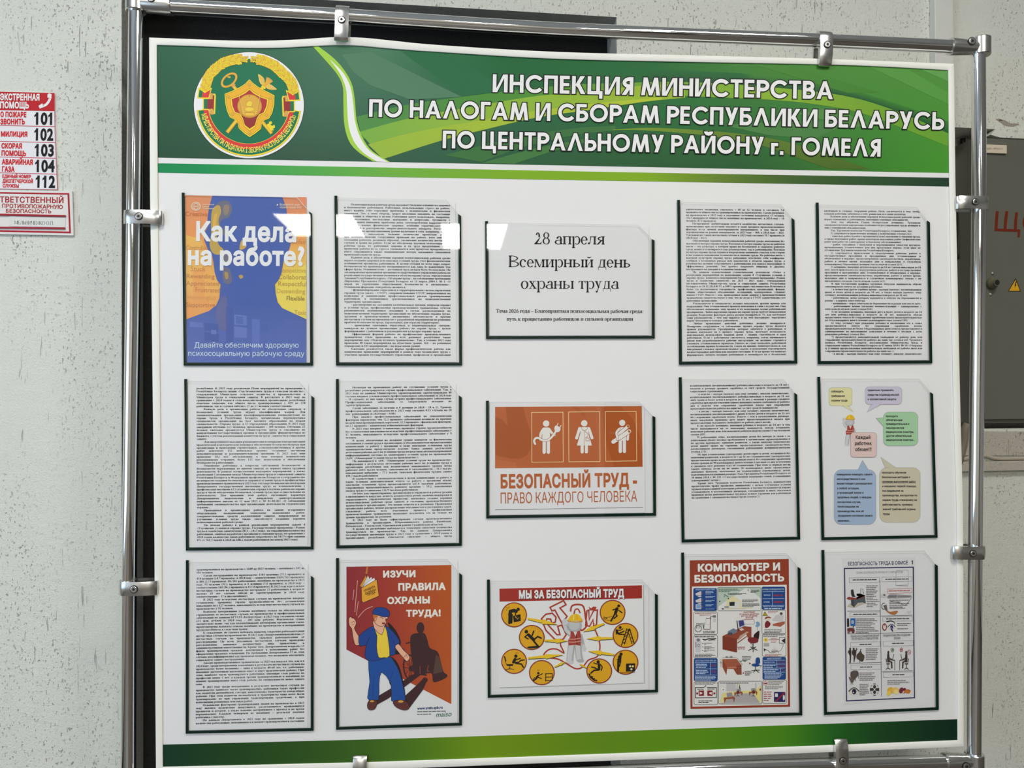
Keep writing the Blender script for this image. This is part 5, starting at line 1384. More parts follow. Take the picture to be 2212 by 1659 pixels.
page(Q['13'], PAP, ((424.4, 1232.5), (657.8, 1229), (422.8, 1564.6), (657, 1559)), """
травмированных на производстве с 1849 до 1835 человек; – погибших с 105 до
103 человек.|
>Среди пострадавших на производстве 1381 мужчина (75,3 процента) и
454 женщин (24,7 процента), в 2024 году – соответственно 1369 (74,1 процента)
и 480 (25,9 процента). Из 103 работающих, погибших на производстве в 2025
году, 95 мужчин (92,2 процента) и 8 женщин (7,8 процента), в 2024 году –
соответственно 101 (96,2 процента) и 4 (3,8 процента). В 2025 году в результате
несчастных случаев на производстве пострадало 23 работающих в возрасте
моложе 18 лет, случаев гибели не зарегистрировано (в 2024 году
соответственно – 17 и два погибших).|
>В 2025 году вследствие несчастных случаев на производстве впервые
установлены проценты утраты трудоспособности без установления
инвалидности у 127 человек, инвалидность вследствие несчастных случаев на
производстве у 95 человек.|
>Выплаты потерпевшим (семьям погибших) только по обязательному
страхованию от несчастных случаев на производстве и профессиональных
заболеваний по данным БРУСП «Белгосстрах» в 2025 году составили свыше
235 млн. рублей (в 2024 году – 205 млн. рублей). Фактически сумма
значительно выше, так как коллективными договорами организаций также
предусмотрены выплаты семьям погибших на производстве и потерявшими
трудоспособность в следствии травм.|
>К сожалению, не удалось избежать попыток сокрытия работодателями
несчастных случаев на производстве. В 2025 году Департаментом выявлено 27
несчастных случаев на производстве, скрытых работодателями от
расследования. По всем указанным несчастным случаям проведены
расследования, виновные должностные лица привлечены к
административной ответственности. Кроме того, Департаментом вскрыты 22
факта травмирования граждан, допущенных к выполнению работ без
оформления трудовых отношений. По требованию Департамента 17 из этих
случаев квалифицированы как производственные, что позволило обеспечить
социальную защиту пострадавших.|
>Анализ производственного травматизма за 2025 год показал, что, как и в
2024 году, среди потерпевших и погибших в результате несчастных случаев на
производстве более половины – лица в возрасте 40-60 лет, т.е. работники,
имеющие достаточный жизненный опыт и опыт практической работы. При
этом, наиболее часто травмируются работники, имеющие стаж работы по
профессии менее 5 лет, а каждый третий травмированный и погибший на
момент травмирования имел стаж работы по специальности менее одного
года.|
>В 2025 году среди потерпевших в результате несчастных случаев на
производстве наиболее часто травмировались работники таких профессий
как: водители автомобилей, слесари, животноводы, трактористы и подсобные
рабочие. При этом водители автомобилей и трактористы чаще всего были
травмированы не при управлении транспортными средствами, а при
выполнении ремонтных или иных работ.|
>Основными факторами травмирования людей на производстве в 2025
году явились воздействие движущихся, разлетающихся, вращающихся
предметов и деталей, а также падение потерпевшего с высоты и во время
передвижения. Каждый четвертый из погибших – результат падения
работника с высоты.|
>По данным Департамента в 2025 году по сравнению с 2024 годом
количество работающих, находившихся в момент травмирования в состоянии
""", 'full page of dense black text in the bottom row beside the cartoon worker poster', 'the page of text beside the cartoon worker poster')
# ------------------------------------------------------------------ posters
def tlines(A, rows, h, c, f='0.03'):
    for b, x0, y, x1 in rows: A.text(b, x0, y, x1, y, h, c, f)
def blur_lines(A, x0, y0, x1, n, dy, h, c, slope=0.0, rag=0.25, seed=1):
    """rows of print too small to read in the photograph: runs of short strokes"""
    r = random.Random(seed)
    for i in range(n):
        y = y0 + i * dy; x = x0; end = x0 + (x1 - x0) * (1 - (rag * r.random() if i < n - 1 else rag * (1 + r.random())))
        while x < end:
            w = min(r.uniform(2.2, 6.0) * h, end - x)
            if w > h * .5: A.poly([(x, y + slope * (x - x0)), (x + w, y + slope * (x + w - x0)), (x + w, y + h + slope * (x + w - x0)), (x, y + h + slope * (x - x0))], c)
            x += w + h * .55
def poster(q, what, pap, label, cat, name, wide=False, px=None, group=None):
    t, q = pocket(q, what, wide); o = sheet(q, *pap, label, cat, name, px)
    if group: o['group'] = group
    return o
WHT = (236, 236, 236)
# 1. head silhouette poster
o = poster(Q['11'], 'the blue and orange head poster', (.03, .022, .955, .981), 'orange and blue poster of a head silhouette asking how things are at work', 'poster', 'printed_poster')
C, S = (380, 405), 4.2
A = Art(C, S, base=.0014)
ys = [80, 400, 700, 900, 1100, 1250]
A.band([(83 + (y - 70) * .0095, y if i else 70) for i, y in enumerate(ys)], [(500, y if i else 77) for i, y in enumerate(ys)], np.array([(222, 146, 104), (236, 156, 96), (242, 172, 92), (246, 182, 96), (242, 160, 88), (240, 160, 88)]))
A.band([(500, y if i else 77) for i, y in enumerate(ys)], [(1183, y if i else 88) for i, y in enumerate(ys)], np.array([(222, 146, 104), (236, 156, 96), (240, 190, 90), (240, 204, 84), (238, 206, 84), (238, 206, 84)]), np.array([(222, 140, 104), (230, 150, 90), (238, 196, 92), (242, 212, 92), (240, 204, 92), (240, 200, 92)]))
A.poly([(90, 430), (230, 470), (300, 640), (120, 900), (92, 800)], (246, 184, 96)); A.poly([(150, 760), (260, 740), (260, 1130), (160, 1150)], (234, 164, 92)); A.poly([(1000, 780), (1183, 700), (1183, 1190), (960, 1100), (905, 960)], (244, 214, 96))
A.build('background', o)
A = Art(C, S, base=.00165); wd_, wd2 = (206, 140, 84), (206, 172, 88)
for b, x0, y, x1, c in (('Creative', 85, 258, 285, (196, 116, 74)), ('Controlling', 92, 565, 300, wd_), ('Stuck', 135, 756, 268, wd_), ('Rewarding', 98, 822, 350, wd_), ('Appreciated', 92, 888, 390, wd_), ('Frustrated', 176, 948, 400, wd_), ('Meaningful', 100, 1015, 355, (226, 164, 100)), ('Supportive', 92, 1082, 355, (198, 134, 84)), ('Unfair', 1052, 510, 1182, wd_), ('Competitive', 930, 770, 1180, wd2), ('Collaborat', 930, 830, 1182, (190, 156, 84)), ('Respectful', 928, 892, 1182, (196, 162, 84)), ('Demanding', 914, 958, 1172, wd2), ('Flexible', 1004, 1024, 1166, (140, 120, 74)), ('Toxic', 1074, 1152, 1182, (200, 164, 88))):
    A.text(b, x0, y, x1, y + 3, 40, c, '0.01')
A.build('faint_lettering', o)
A = Art(C, S, base=.0019)
HEAD = [(95, 1195), (200, 1160), (300, 1120), (365, 1070), (395, 1000), (400, 930), (405, 882), (372, 838), (352, 770), (342, 690), (330, 620), (290, 560), (262, 490), (245, 425), (268, 395), (288, 360), (286, 290), (300, 180), (330, 74), (965, 85), (1000, 180), (1012, 280), (1012, 350), (1040, 385), (1056, 420), (1048, 480), (1028, 560), (986, 620), (970, 700), (958, 775), (930, 840), (898, 880), (905, 960), (922, 1040), (965, 1095), (1050, 1135), (1183, 1195), (1183, 1590), (97, 1588)]
A.poly(HEAD, (74, 99, 172))
A.band([(95, 1195), (300, 1120), (500, 1080), (800, 1080), (960, 1092), (1183, 1195)], [(97, 1588), (300, 1588), (500, 1589), (800, 1589), (960, 1590), (1183, 1590)], (76, 100, 172), (92, 112, 184))
for p, c in (([(330, 230), (380, 140), (470, 120), (510, 190), (480, 270), (420, 290), (400, 340), (440, 380), (450, 420), (410, 440), (360, 420)], (112, 112, 132)), ([(330, 200), (390, 160), (410, 220), (385, 300), (400, 380), (370, 440), (390, 520), (430, 560), (425, 605), (340, 600), (305, 520), (320, 430), (318, 330)], (196, 164, 84)), ([(345, 260), (375, 240), (365, 330), (375, 400), (350, 440), (332, 380)], (222, 178, 82)), ([(430, 170), (480, 160), (478, 230), (440, 250)], (150, 132, 118)), ([(595, 480), (640, 520), (620, 555), (578, 560)], (214, 170, 84)), ([(430, 590), (480, 610), (470, 680), (420, 690)], (120, 118, 134)), ([(425, 740), (480, 730), (510, 830), (480, 880), (430, 850)], (112, 112, 138)), ([(440, 770), (470, 770), (476, 820), (450, 830)], (176, 146, 100)), ([(570, 800), (600, 792), (610, 815), (585, 828)], (196, 160, 90)), ([(400, 1020), (460, 1000), (460, 1280), (400, 1280), (360, 1150)], (100, 106, 158))):
    A.poly(p, c, 3)
dk, lt = (70, 94, 166), (104, 124, 192)
for x0, y0, x1, y1, c in ((455, 1080, 520, 1400, (74, 96, 168)), (530, 1150, 645, 1245, lt), (530, 1260, 645, 1360, lt), (545, 1165, 610, 1235, (88, 110, 182)), (258, 1225, 385, 1300, dk), (258, 1310, 390, 1395, dk), (320, 1290, 366, 1330, lt), (690, 1190, 760, 1500, (98, 118, 190)), (770, 1240, 835, 1310, (78, 102, 174)), (125, 1215, 245, 1265, (98, 118, 190)), (990, 1190, 1150, 1300, (84, 106, 176))):
    A.poly([(x0, y0), (x1, y0 + (x1 - x0) * .12), (x1, y1 + (x1 - x0) * .05), (x0, y1)], c)
A.build('head_silhouette', o)
A = Art(C, S, base=.0022)
A.text('Как дела', 183, 478, 1093, 489, 166, WHT, '0.055'); A.text('на работе?', 107, 697, 1166, 705, 162, WHT, '0.055'); A.build('headline', o)
A = Art(C, S, base=.0022); lb_ = (206, 224, 244)
A.text('Давайте обеспечим здоровую', 168, 1452, 1113, 1453, 47, lb_, '0.01'); A.text('психосоциальную рабочую среду', 112, 1527, 1166, 1530, 47, lb_, '0.01')
A.build('slogan', o)
A = Art(C, S, base=.0022); cr = (246, 222, 196)
A.ring(182, 172, 44, 40, 6, cr); A.ring(182, 172, 34, 30, 4, cr); A.ring(182, 172, 22, 28, 4, cr); A.line([(160, 172), (204, 172)], 4, cr)
A.text('ILO', 168, 180, 196, 180, 18, cr, '0.02')
tlines(A, (('International', 243, 160, 346), ('Labour', 243, 178, 300), ('Organization', 243, 196, 348)), 13, cr)
A.poly([(915, 148), (930, 157), (915, 166)], WHT); A.text('Всемирный день', 943, 163, 1125, 165, 20, cr, '0.02'); A.text('охраны труда 2026', 943, 188, 1140, 190, 20, cr, '0.02'); A.build('small_lettering', o)

# 2. title sheet
o = poster(Q['31'], 'the large 28 April title sheet', (.021, .03, .965, .973), 'white sheet reading 28 April World Day for Safety and Health at Work in large letters', 'title sheet', 'printed_title_sheet', True)
C, S = (1030, 460), 2212 / 400
A = Art(C, S, base=.0014); K_ = (14, 14, 16)
A.text('28 апреля', 688, 373, 1528, 376, 140, K_, 'serif'); A.text('Всемирный день', 380, 647, 1832, 652, 138, K_, 'serif'); A.text('охраны труда', 526, 905, 1698, 907, 138, K_, 'serif'); A.build('headline', o)
A = Art(C, S, base=.0014); A.text('Тема 2026 года – Благоприятная психосоциальная рабочая среда:', 230, 1191, 1986, 1195, 43, K_, 'serifb'); A.text('путь к процветанию работников и сильной организации', 357, 1287, 1866, 1287, 43, K_, 'serifb'); A.build('subtitle', o)

# 3. orange poster with three white figures
o = poster(Q['32'], 'the orange poster of three white figures', (.021, .03, .935, .973), 'white and orange poster with three white figures in framed boxes', 'poster', 'printed_poster', True)
C, S = (1030, 850), 2212 / 400
A = Art(C, S, base=.0014); OR, OD, LN = (186, 97, 48), (170, 84, 32), (250, 206, 146)
A.poly([(218, 160), (1970, 150), (1980, 875), (218, 893)], OR)
A.poly([(218, 285), (250, 285), (300, 310), (370, 392), (345, 160), (552, 158), (600, 330), (652, 500), (652, 640), (600, 735), (520, 778), (400, 776), (260, 748), (219, 715)], OD)
A.poly([(1480, 157), (1720, 155), (1860, 300), (1950, 520), (1976, 700), (1979, 874), (1640, 878), (1600, 760), (1560, 640), (1500, 350)], (176, 88, 36)); A.poly([(230, 785), (470, 830), (480, 888), (219, 891)], (192, 106, 56)); A.poly([(1130, 156), (1200, 156), (1300, 250), (1290, 280)], (178, 90, 40))
A.build('orange_panel', o)
A = Art(C, S, base=.0017); FG = (232, 230, 224)
for p in ([(655, 226), (1029, 223), (1032, 818), (657, 822)], [(1096, 221), (1467, 217), (1472, 812), (1100, 816)], [(1535, 217), (1903, 215), (1910, 805), (1540, 810)]): A.line(p, 8, LN, True)
A.ell(828, 359, 38, 38, FG); A.rrect(782, 405, 875, 574, 26, FG); A.line([(796, 424), (764, 480), (760, 552)], 30, FG, sm=4, cap=True); A.line([(864, 424), (896, 470), (928, 496)], 28, FG, sm=4, cap=True)
for x in (805, 854): A.line([(x, 540), (x, 702)], 40, FG, cap=True)
A.line([(829, 575), (829, 720)], 5, OD); A.line([(696, 606), (684, 570), (700, 536), (738, 532), (780, 556), (850, 556), (908, 505), (960, 425)], 32, OD, sm=5); A.line([(696, 602), (684, 570), (700, 536), (738, 532), (780, 556), (850, 556), (908, 505), (960, 425)], 24, FG, sm=5, cap=True)
A.poly([(938, 384), (972, 392), (1000, 412), (992, 448), (964, 464), (936, 452), (926, 420)], FG, 2); A.line([(956, 388), (972, 353)], 9, FG); A.line([(992, 408), (1008, 378)], 9, FG)
A.ell(1283, 356, 38, 38, FG); A.poly([(1215, 402), (1345, 402), (1332, 470), (1376, 622), (1195, 622), (1238, 470)], FG); A.line([(1228, 418), (1192, 532)], 34, FG, cap=True); A.line([(1338, 418), (1376, 530)], 34, FG, cap=True)
for x in (1258, 1309): A.line([(x, 610), (x, 698)], 38, FG, cap=True)
A.line([(1283, 445), (1283, 622)], 4, OD); A.line([(1250, 405), (1262, 436), (1290, 442), (1314, 430), (1322, 405)], 5, OD, sm=4); A.line([(1290, 450), (1324, 480), (1326, 506), (1296, 530)], 5, OD, sm=4); A.line([(1303, 532), (1342, 530), (1342, 564), (1304, 566)], 5, OD, True); A.line([(1240, 450), (1210, 545)], 4, OD); A.line([(1330, 450), (1352, 540)], 4, OD)
A.ell(1737, 351, 37, 37, FG); A.rrect(1690, 403, 1786, 566, 26, FG); A.line([(1782, 420), (1806, 480), (1802, 550)], 28, FG, sm=4, cap=True)
for x in (1714, 1763): A.line([(x, 540), (x, 693)], 39, FG, cap=True)
A.line([(1738, 560), (1738, 710)], 5, OD); A.line([(1680, 500), (1806, 392)], 46, OD); A.line([(1680, 500), (1806, 392)], 36, FG); A.line([(1630, 578), (1820, 452)], 58, OD, cap=True); A.line([(1630, 578), (1820, 452)], 48, FG, cap=True)
for x, y in ((1806, 393), (1820, 453)): A.ring(x, y, 18, 22, 5, LN, rot=-35); A.ell(x, y, 11, 15, OD, 14, -35)
A.line([(1702, 422), (1668, 470), (1684, 550)], 34, OD, sm=4, cap=True); A.line([(1702, 422), (1668, 470), (1684, 548)], 26, FG, sm=4, cap=True)
A.build('white_figures', o)
A = Art(C, S, base=.0014); A.text('БЕЗОПАСНЫЙ ТРУД -', 285, 1126, 1914, 1107, 154, OR, '0.055'); A.build('headline', o)
A = Art(C, S, base=.0014); A.text('ПРАВО КАЖДОГО ЧЕЛОВЕКА', 285, 1314, 1915, 1290, 130, OR, '0.0'); A.line([(218, 1388), (1985, 1361)], 5, (96, 96, 98)); A.build('second_line', o)

# 4. speech bubbles
o = poster(Q['52'], 'the page of coloured speech bubbles', (.03, .028, .955, .982), 'white page of six coloured speech bubbles around a little helmeted figure', 'poster', 'printed_poster')
C, S = (1750, 805), 1300 / 290; OL, TX = (150, 146, 150), (44, 42, 44)
def bubble(box, r, c, tail, rows, h=19, und=None):
    A = Art(C, S, base=.0014); P = A.rrect(*box, r, c); A.poly(tail, c); A.line(P, 2.5, OL, True); A.poly([tail[0], tail[2], ((tail[0][0] + tail[2][0]) / 2 + (tail[1][0] - tail[0][0]) * .05, (tail[0][1] + tail[2][1]) / 2 + (tail[1][1] - tail[0][1]) * .06)], c); A.line(tail, 2.5, OL)
    b = A.build('speech_bubble', o); A = Art(C, S, base=.0017)
    for t_, x0, y, x1 in rows: A.text(t_, x0, y, x1, y, h, TX, '0.035')
    if und: A.line(und, 2.5, TX)
    A.build('lettering', b)
bubble((182, 146, 406, 322), 30, (226, 220, 168), [(310, 320), (421, 383), (368, 320)], (('соблюдать', 203, 190, 323), ('требования', 203, 234, 335), ('охраны труда', 203, 277, 360)))
bubble((532, 136, 888, 308), 40, (204, 198, 216), [(592, 306), (551, 383), (690, 306)], (('правильно применять', 557, 178, 810), ('средства индивидуальной', 557, 222, 858), ('и коллективной защиты', 559, 265, 833)))
bubble((709, 381, 1044, 708), 52, (166, 208, 166), [(711, 437), (638, 440), (711, 522)], (('проходить', 733, 430, 850), ('обязательные', 735, 467, 893), ('предварительные и', 735, 505, 960), ('периодические', 735, 543, 910), ('медицинские осмотры,', 735, 582, 1005), ('другие обязательные', 737, 620, 982), ('медицинские осмотры...', 737, 659, 1013)))
bubble((232, 939, 638, 1471), 72, (164, 184, 210), [(462, 941), (507, 848), (565, 941)], (('немедленно извещать своего', 258, 994, 602), ('непосредственного или', 259, 1038, 534), ('вышестоящего руководителя', 260, 1082, 600), ('о любой ситуации,', 261, 1128, 476), ('угрожающей жизни и', 262, 1171, 517), ('здоровью людей, о каждом', 263, 1215, 591), ('несчастном случае,', 264, 1261, 490), ('происшедшем на', 265, 1305, 470), ('производстве, или об', 266, 1350, 519), ('ухудшении состояния своего', 267, 1393, 604), ('здоровья...', 268, 1441, 390)))
bubble((672, 919, 1066, 1451), 72, (206, 198, 174), [(730, 924), (683, 816), (830, 921)], (('проходить обучение', 696, 976, 930), ('безопасным методам и', 696, 1020, 967), ('приемам выполнения работ', 697, 1064, 1024), ('и оказанию первой помощи,', 698, 1108, 1030), ('пострадавшим на', 699, 1152, 903), ('производстве, инструктаж по', 700, 1197, 1037), ('охране труда, стажировку на', 701, 1241, 1034), ('рабочем месте, проверку', 702, 1286, 996), ('знаний требований охраны', 703, 1330, 1020), ('труда', 704, 1377, 770)), und=[(697, 1070), (1024, 1068)])
def little_man(A, cx, cy, k):
    """the smooth white clip-art figure with a helmet and vest"""
    X = lambda P: [(cx + (x - 1145) * k, cy + (y - 630) * k) for x, y in P]
    g1, g2 = (208, 208, 210), (176, 177, 180)
    A.line(X([(1105, 860), (1090, 980), (1082, 1070)]), 82 * k, g2, sm=4); A.line(X([(1102, 860), (1084, 980), (1076, 1070)]), 56 * k, g1, sm=4); A.line(X([(1185, 860), (1192, 980), (1206, 1055)]), 80 * k, g2, sm=4); A.line(X([(1180, 860), (1186, 980), (1198, 1055)]), 54 * k, g1, sm=4)
    A.ell(*X([(1088, 1080)])[0], 44 * k, 18 * k, g1); A.ell(*X([(1215, 1062)])[0], 42 * k, 18 * k, g2)
    A.line(X([(1212, 740), (1238, 830), (1258, 900)]), 42 * k, g2, sm=4, taper=26 * k); A.line(X([(1248, 870), (1262, 930)]), 26 * k, g1, cap=True); A.line(X([(1262, 880), (1276, 915)]), 12 * k, g1, cap=True)
    A.line(X([(1098, 740), (1046, 692), (1026, 630)]), 56 * k, g2, sm=4); A.line(X([(1090, 735), (1040, 690), (1022, 630)]), 34 * k, g1, sm=4)
    A.ell(*X([(1022, 592)])[0], 34 * k, 36 * k, g1)
    for dx, dy, ln in ((-24, -8, 34), (-8, -18, 42), (10, -18, 42), (28, -10, 36)): A.line(X([(1022 + dx * .6, 590), (1022 + dx, 572 + dy)]), 15 * k, g1, cap=True)
    A.line(X([(1044, 610), (1064, 590)]), 16 * k, g1, cap=True); A.line(X([(1014, 568), (1016, 596)]), 3 * k, g2); A.line(X([(1032, 566), (1032, 596)]), 3 * k, g2)
    A.poly(X([(1090, 702), (1208, 694), (1222, 780), (1214, 880), (1160, 868), (1070, 876), (1058, 820), (1092, 760)]), (172, 66, 54)); A.poly(X([(1124, 698), (1172, 694), (1158, 760), (1150, 760)]), (224, 222, 220)); A.line(X([(1160, 740), (1172, 868)]), 9 * k, (60, 36, 34))
    for y in (790, 826): A.line(X([(1064, y + 6), (1130, y + 10), (1218, y - 4)]), 12 * k, (206, 150, 134))
    A.ell(*X([(1145, 632)])[0], 84 * k, 76 * k, g2, 32); A.ell(*X([(1136, 626)])[0], 66 * k, 62 * k, (196, 197, 199), 32)
    A.poly(X([(1066, 574), (1074, 535), (1100, 505), (1150, 488), (1196, 502), (1222, 540), (1230, 572)]), (238, 188, 36), 3); A.poly(X([(1056, 566), (1110, 580), (1180, 582), (1238, 572), (1236, 586), (1150, 596), (1058, 580)]), (206, 150, 22)); A.line(X([(1130, 500), (1128, 560)]), 14 * k, (250, 222, 110)); A.line(X([(1166, 498), (1176, 560)]), 8 * k, (220, 166, 26))
A = Art(C, S, base=.0014); little_man(A, 387, 478, .50); A.build('helmeted_figure', o)
A = Art(C, S, base=.0021); P = A.rrect(392, 579, 643, 818, 30, (224, 198, 192)); A.line(P, 2.5, OL, True); b = A.build('speech_bubble', o); A = Art(C, S, base=.0023); tlines(A, (('Каждый', 442, 641, 583), ('работник', 434, 700, 596), ('обязан!!!', 437, 758, 594)), 33, (44, 36, 36), '0.035'); A.build('lettering', b)

# 5. cartoon worker poster
o = poster(Q['23'], 'the red poster with the cartoon worker', (.03, .022, .965, .981), 'red poster of a cartoon worker in blue tossing up a rule book', 'poster', 'printed_poster')
C, S = (710, 1195), 1276 / 300
A = Art(C, S, base=.0014); xs = [163, 350, 500, 650, 800, 950, 1127]
cg = np.array([(142, 42, 48), (152, 46, 46), (164, 54, 42), (170, 62, 40), (176, 72, 36), (182, 80, 32), (186, 86, 28)])
A.band([(x, 125 - (x - 163) * .0176) for x in xs], [(x, 885 + (x - 163) * .5207) for x in xs], cg); A.build('red_background', o)
A = Art(C, S, base=.0017); SH_ = (62, 32, 38)
A.poly([(430, 1400), (440, 1320), (610, 1220), (790, 1105), (850, 1115), (690, 1235), (540, 1340)], SH_); A.poly([(690, 1320), (800, 1220), (870, 1150), (908, 1160), (870, 1250), (745, 1420), (700, 1410)], SH_)
A.ell(843, 686, 36, 52, SH_); A.poly([(808, 735), (878, 735), (905, 790), (930, 870), (1000, 905), (1030, 1000), (1056, 1090), (1090, 1118), (1070, 1150), (965, 1186), (950, 1110), (900, 1105), (800, 1120), (768, 1000), (752, 880), (750, 780), (770, 745)], SH_, 3); A.poly([(985, 930), (1015, 960), (1050, 1090), (960, 1110)], (88, 62, 56)); A.line([(708, 830), (760, 815)], 12, SH_)
A.ring(748, 1050, 66, 122, 14, SH_, rot=-6); A.ell(765, 1060, 30, 26, SH_)
for k in range(10): a = math.radians(36 * k); A.line([(752, 1055), (750 + 60 * math.cos(a), 1052 + 112 * math.sin(a))], 5, SH_)
A.ring(885, 1165, 24, 24, 10, SH_); A.line([(740, 1130), (830, 1110), (900, 1120)], 14, SH_); A.line([(838, 1035), (840, 1110)], 4, (170, 74, 50)); A.line([(915, 1030), (905, 1080), (925, 1085)], 6, (170, 74, 40))
A.build('wheelchair_shadow', o)
BK = (30, 22, 28)
def cp(A, pts, c, sm=3, lw=4): A.poly(pts, c, sm); A.line(pts, lw, BK, True, sm)
A = Art(C, S, base=.0019); SK, BL, BL2 = (234, 178, 148), (20, 66, 146), (22, 78, 158)
A.poly([(540, 640), (610, 700), (660, 800), (660, 850), (700, 900), (610, 930), (620, 850)], BK, 3); A.poly([(560, 960), (640, 1020), (690, 1200), (712, 1350), (740, 1390), (560, 1200)], BK, 3)
cp(A, [(184, 606), (200, 584), (216, 596), (232, 600), (252, 630), (250, 658), (236, 690), (262, 740), (292, 790), (290, 836), (244, 842), (222, 760), (212, 694), (190, 664)], SK); A.line([(205, 640), (230, 625), (240, 640)], 3, BK); A.line([(215, 660), (235, 650)], 3, BK)
cp(A, [(600, 846), (640, 832), (690, 892), (738, 940), (742, 970), (722, 992), (704, 984), (690, 966), (650, 920)], SK); A.line([(690, 960), (712, 930), (722, 960)], 3, BK)
cp(A, [(366, 975), (455, 985), (556, 950), (610, 1010), (656, 1110), (690, 1250), (704, 1350), (640, 1362), (576, 1354), (572, 1200), (486, 1092), (462, 1200), (458, 1346), (400, 1352), (356, 1330), (378, 1180)], BL2, 2)
cp(A, [(415, 668), (350, 700), (275, 768), (290, 856), (345, 842), (330, 930), (362, 985), (452, 985), (560, 946), (612, 926), (612, 850), (648, 828), (640, 786), (590, 720), (515, 660)], BL, 2)
cp(A, [(420, 690), (470, 720), (520, 672), (548, 800), (560, 944), (505, 958), (458, 956), (440, 850), (444, 760)], (244, 206, 64), 2)
cp(A, [(414, 600), (418, 690), (488, 750), (512, 672), (520, 640)], SK, 2)
cp(A, [(424, 575), (530, 572), (542, 600), (524, 616), (528, 646), (484, 674), (436, 652), (412, 612)], SK, 3); A.poly([(410, 556), (452, 562), (444, 600), (424, 632), (412, 604)], (198, 112, 52), 2)
A.ell(505, 645, 17, 9, (140, 44, 44), 16); A.line([(512, 590), (536, 606), (516, 614)], 4, BK); A.line([(470, 592), (500, 586)], 5, (150, 84, 40)); A.ell(497, 602, 8, 3, BK, 8); A.ell(434, 604, 9, 14, SK, 14); A.line([(430, 594), (442, 604), (434, 616)], 3, BK)
cp(A, [(406, 558), (410, 522), (450, 498), (520, 504), (558, 540), (552, 580), (500, 584), (440, 566)], BL, 3)
A.line([(345, 842), (362, 800), (380, 770)], 4, BK, sm=4); A.line([(612, 850), (590, 800)], 4, BK); A.line([(590, 1090), (560, 1180)], 4, (10, 40, 100)); A.line([(420, 1120), (400, 1330)], 3, (12, 50, 120))
cp(A, [(354, 1400), (372, 1354), (440, 1352), (440, 1400), (416, 1436), (370, 1438)], (98, 48, 42), 2); cp(A, [(592, 1378), (612, 1352), (700, 1354), (738, 1390), (736, 1430), (690, 1442), (626, 1418)], (98, 48, 42), 2)
A.ell(398, 1360, 20, 9, (220, 160, 70), 12); A.ell(662, 1362, 26, 11, (220, 160, 70), 12)
A.build('cartoon_worker', o)
A = Art(C, S, base=.0017); PK = (232, 178, 170)
for p in ([(265, 250), (240, 540)], [(272, 440), (255, 570)], [(232, 335), (222, 430)]): A.line(p, 5, PK)
A.line([(405, 488), (335, 520), (270, 592)], 5, PK, sm=4); A.line([(355, 125), (346, 190)], 16, (196, 116, 54), taper=20)
cp(A, [(284, 300), (344, 195), (356, 300), (312, 322)], (214, 146, 44), 0); A.poly([(303, 318), (362, 206), (372, 236), (392, 218), (398, 240), (418, 226), (426, 248), (330, 322)], WHT)
for x in (330, 352, 376): A.line([(306, 316), (x + 30, 226)], 3, (110, 110, 130))
cp(A, [(300, 322), (442, 240), (462, 394), (318, 455), (304, 440)], (230, 166, 50), 0)
for b, x0, y0, x1, y1 in (('ПРАВИЛА', 328, 358, 430, 312), ('ОХРАНЫ', 340, 384, 434, 340), ('ТРУДА', 358, 396, 432, 364)): A.text(b, x0, y0, x1, y1, 20, (70, 44, 20), '0.05')
A.build('rule_book', o)
A = Art(C, S, base=.0017); CW = (240, 234, 224)
for b, x0, y0, x1, y1, h in (('ИЗУЧИ', 500, 221, 798, 217, 57), ('ПРАВИЛА', 640, 341, 1075, 334, 61), ('ОХРАНЫ', 538, 464, 930, 458, 58), ('ТРУДА!', 712, 581, 1030, 576, 56)): A.text(b, x0, y0, x1, y1, h, CW, '0.075')
A.build('headline', o)
A = Art(C, S, base=.0014); A.text('www.uvsiz.spb.ru', 813, 1438, 1047, 1428, 24, (46, 66, 112), '0.06'); blur_lines(A, 813, 1452, 1090, 2, 24, 9, (120, 124, 128), -.02, .3); A.text('maiso', 985, 1505, 1126, 1497, 44, (34, 100, 80), '0.01', slant=.3); A.build('small_lettering', o)

# 6. poster of eight dangers round the figure
o = poster(Q['33'], 'the poster with eight yellow hazard circles', (.021, .03, .945, .973), 'white poster with a red title bar and eight yellow circles around a helmeted figure', 'poster', 'printed_poster', True)
C, S = (1040, 1240), 2212 / 390
A = Art(C, S, base=.0014); A.poly([(218, 172), (1990, 132), (1998, 1340), (222, 1398)], (170, 170, 172)); A.poly([(208, 165), (1982, 124), (1990, 1332), (213, 1390)], (233, 233, 232)); A.build('picture_sheet', o)
A = Art(C, S, base=.0017); A.poly([(220, 180), (1967, 138), (1967, 298), (222, 338)], (164, 46, 38)); bar = A.build('red_title_bar', o)
A = Art(C, S, base=.0020); A.text('МЫ ЗА БЕЗОПАСНЫЙ ТРУД', 465, 302, 1753, 284, 92, (60, 24, 22), '0.08', lay=1); A.text('МЫ ЗА БЕЗОПАСНЫЙ ТРУД', 460, 297, 1748, 279, 92, (238, 238, 238), '0.075', lay=110); A.build('lettering', bar)
RL = (176, 58, 42)
A = Art(C, S, base=.0017)
A.line([(735, 548), (790, 492), (868, 480), (914, 530), (904, 590), (860, 600), (848, 552), (802, 548), (788, 592), (926, 744), (962, 742), (934, 640), (984, 626), (1040, 740), (1000, 800), (905, 806), (790, 690)], 18, RL, True); A.line([(840, 408), (1006, 326), (1036, 376), (962, 416), (1050, 520), (985, 600), (900, 442), (864, 452)], 18, RL, True)
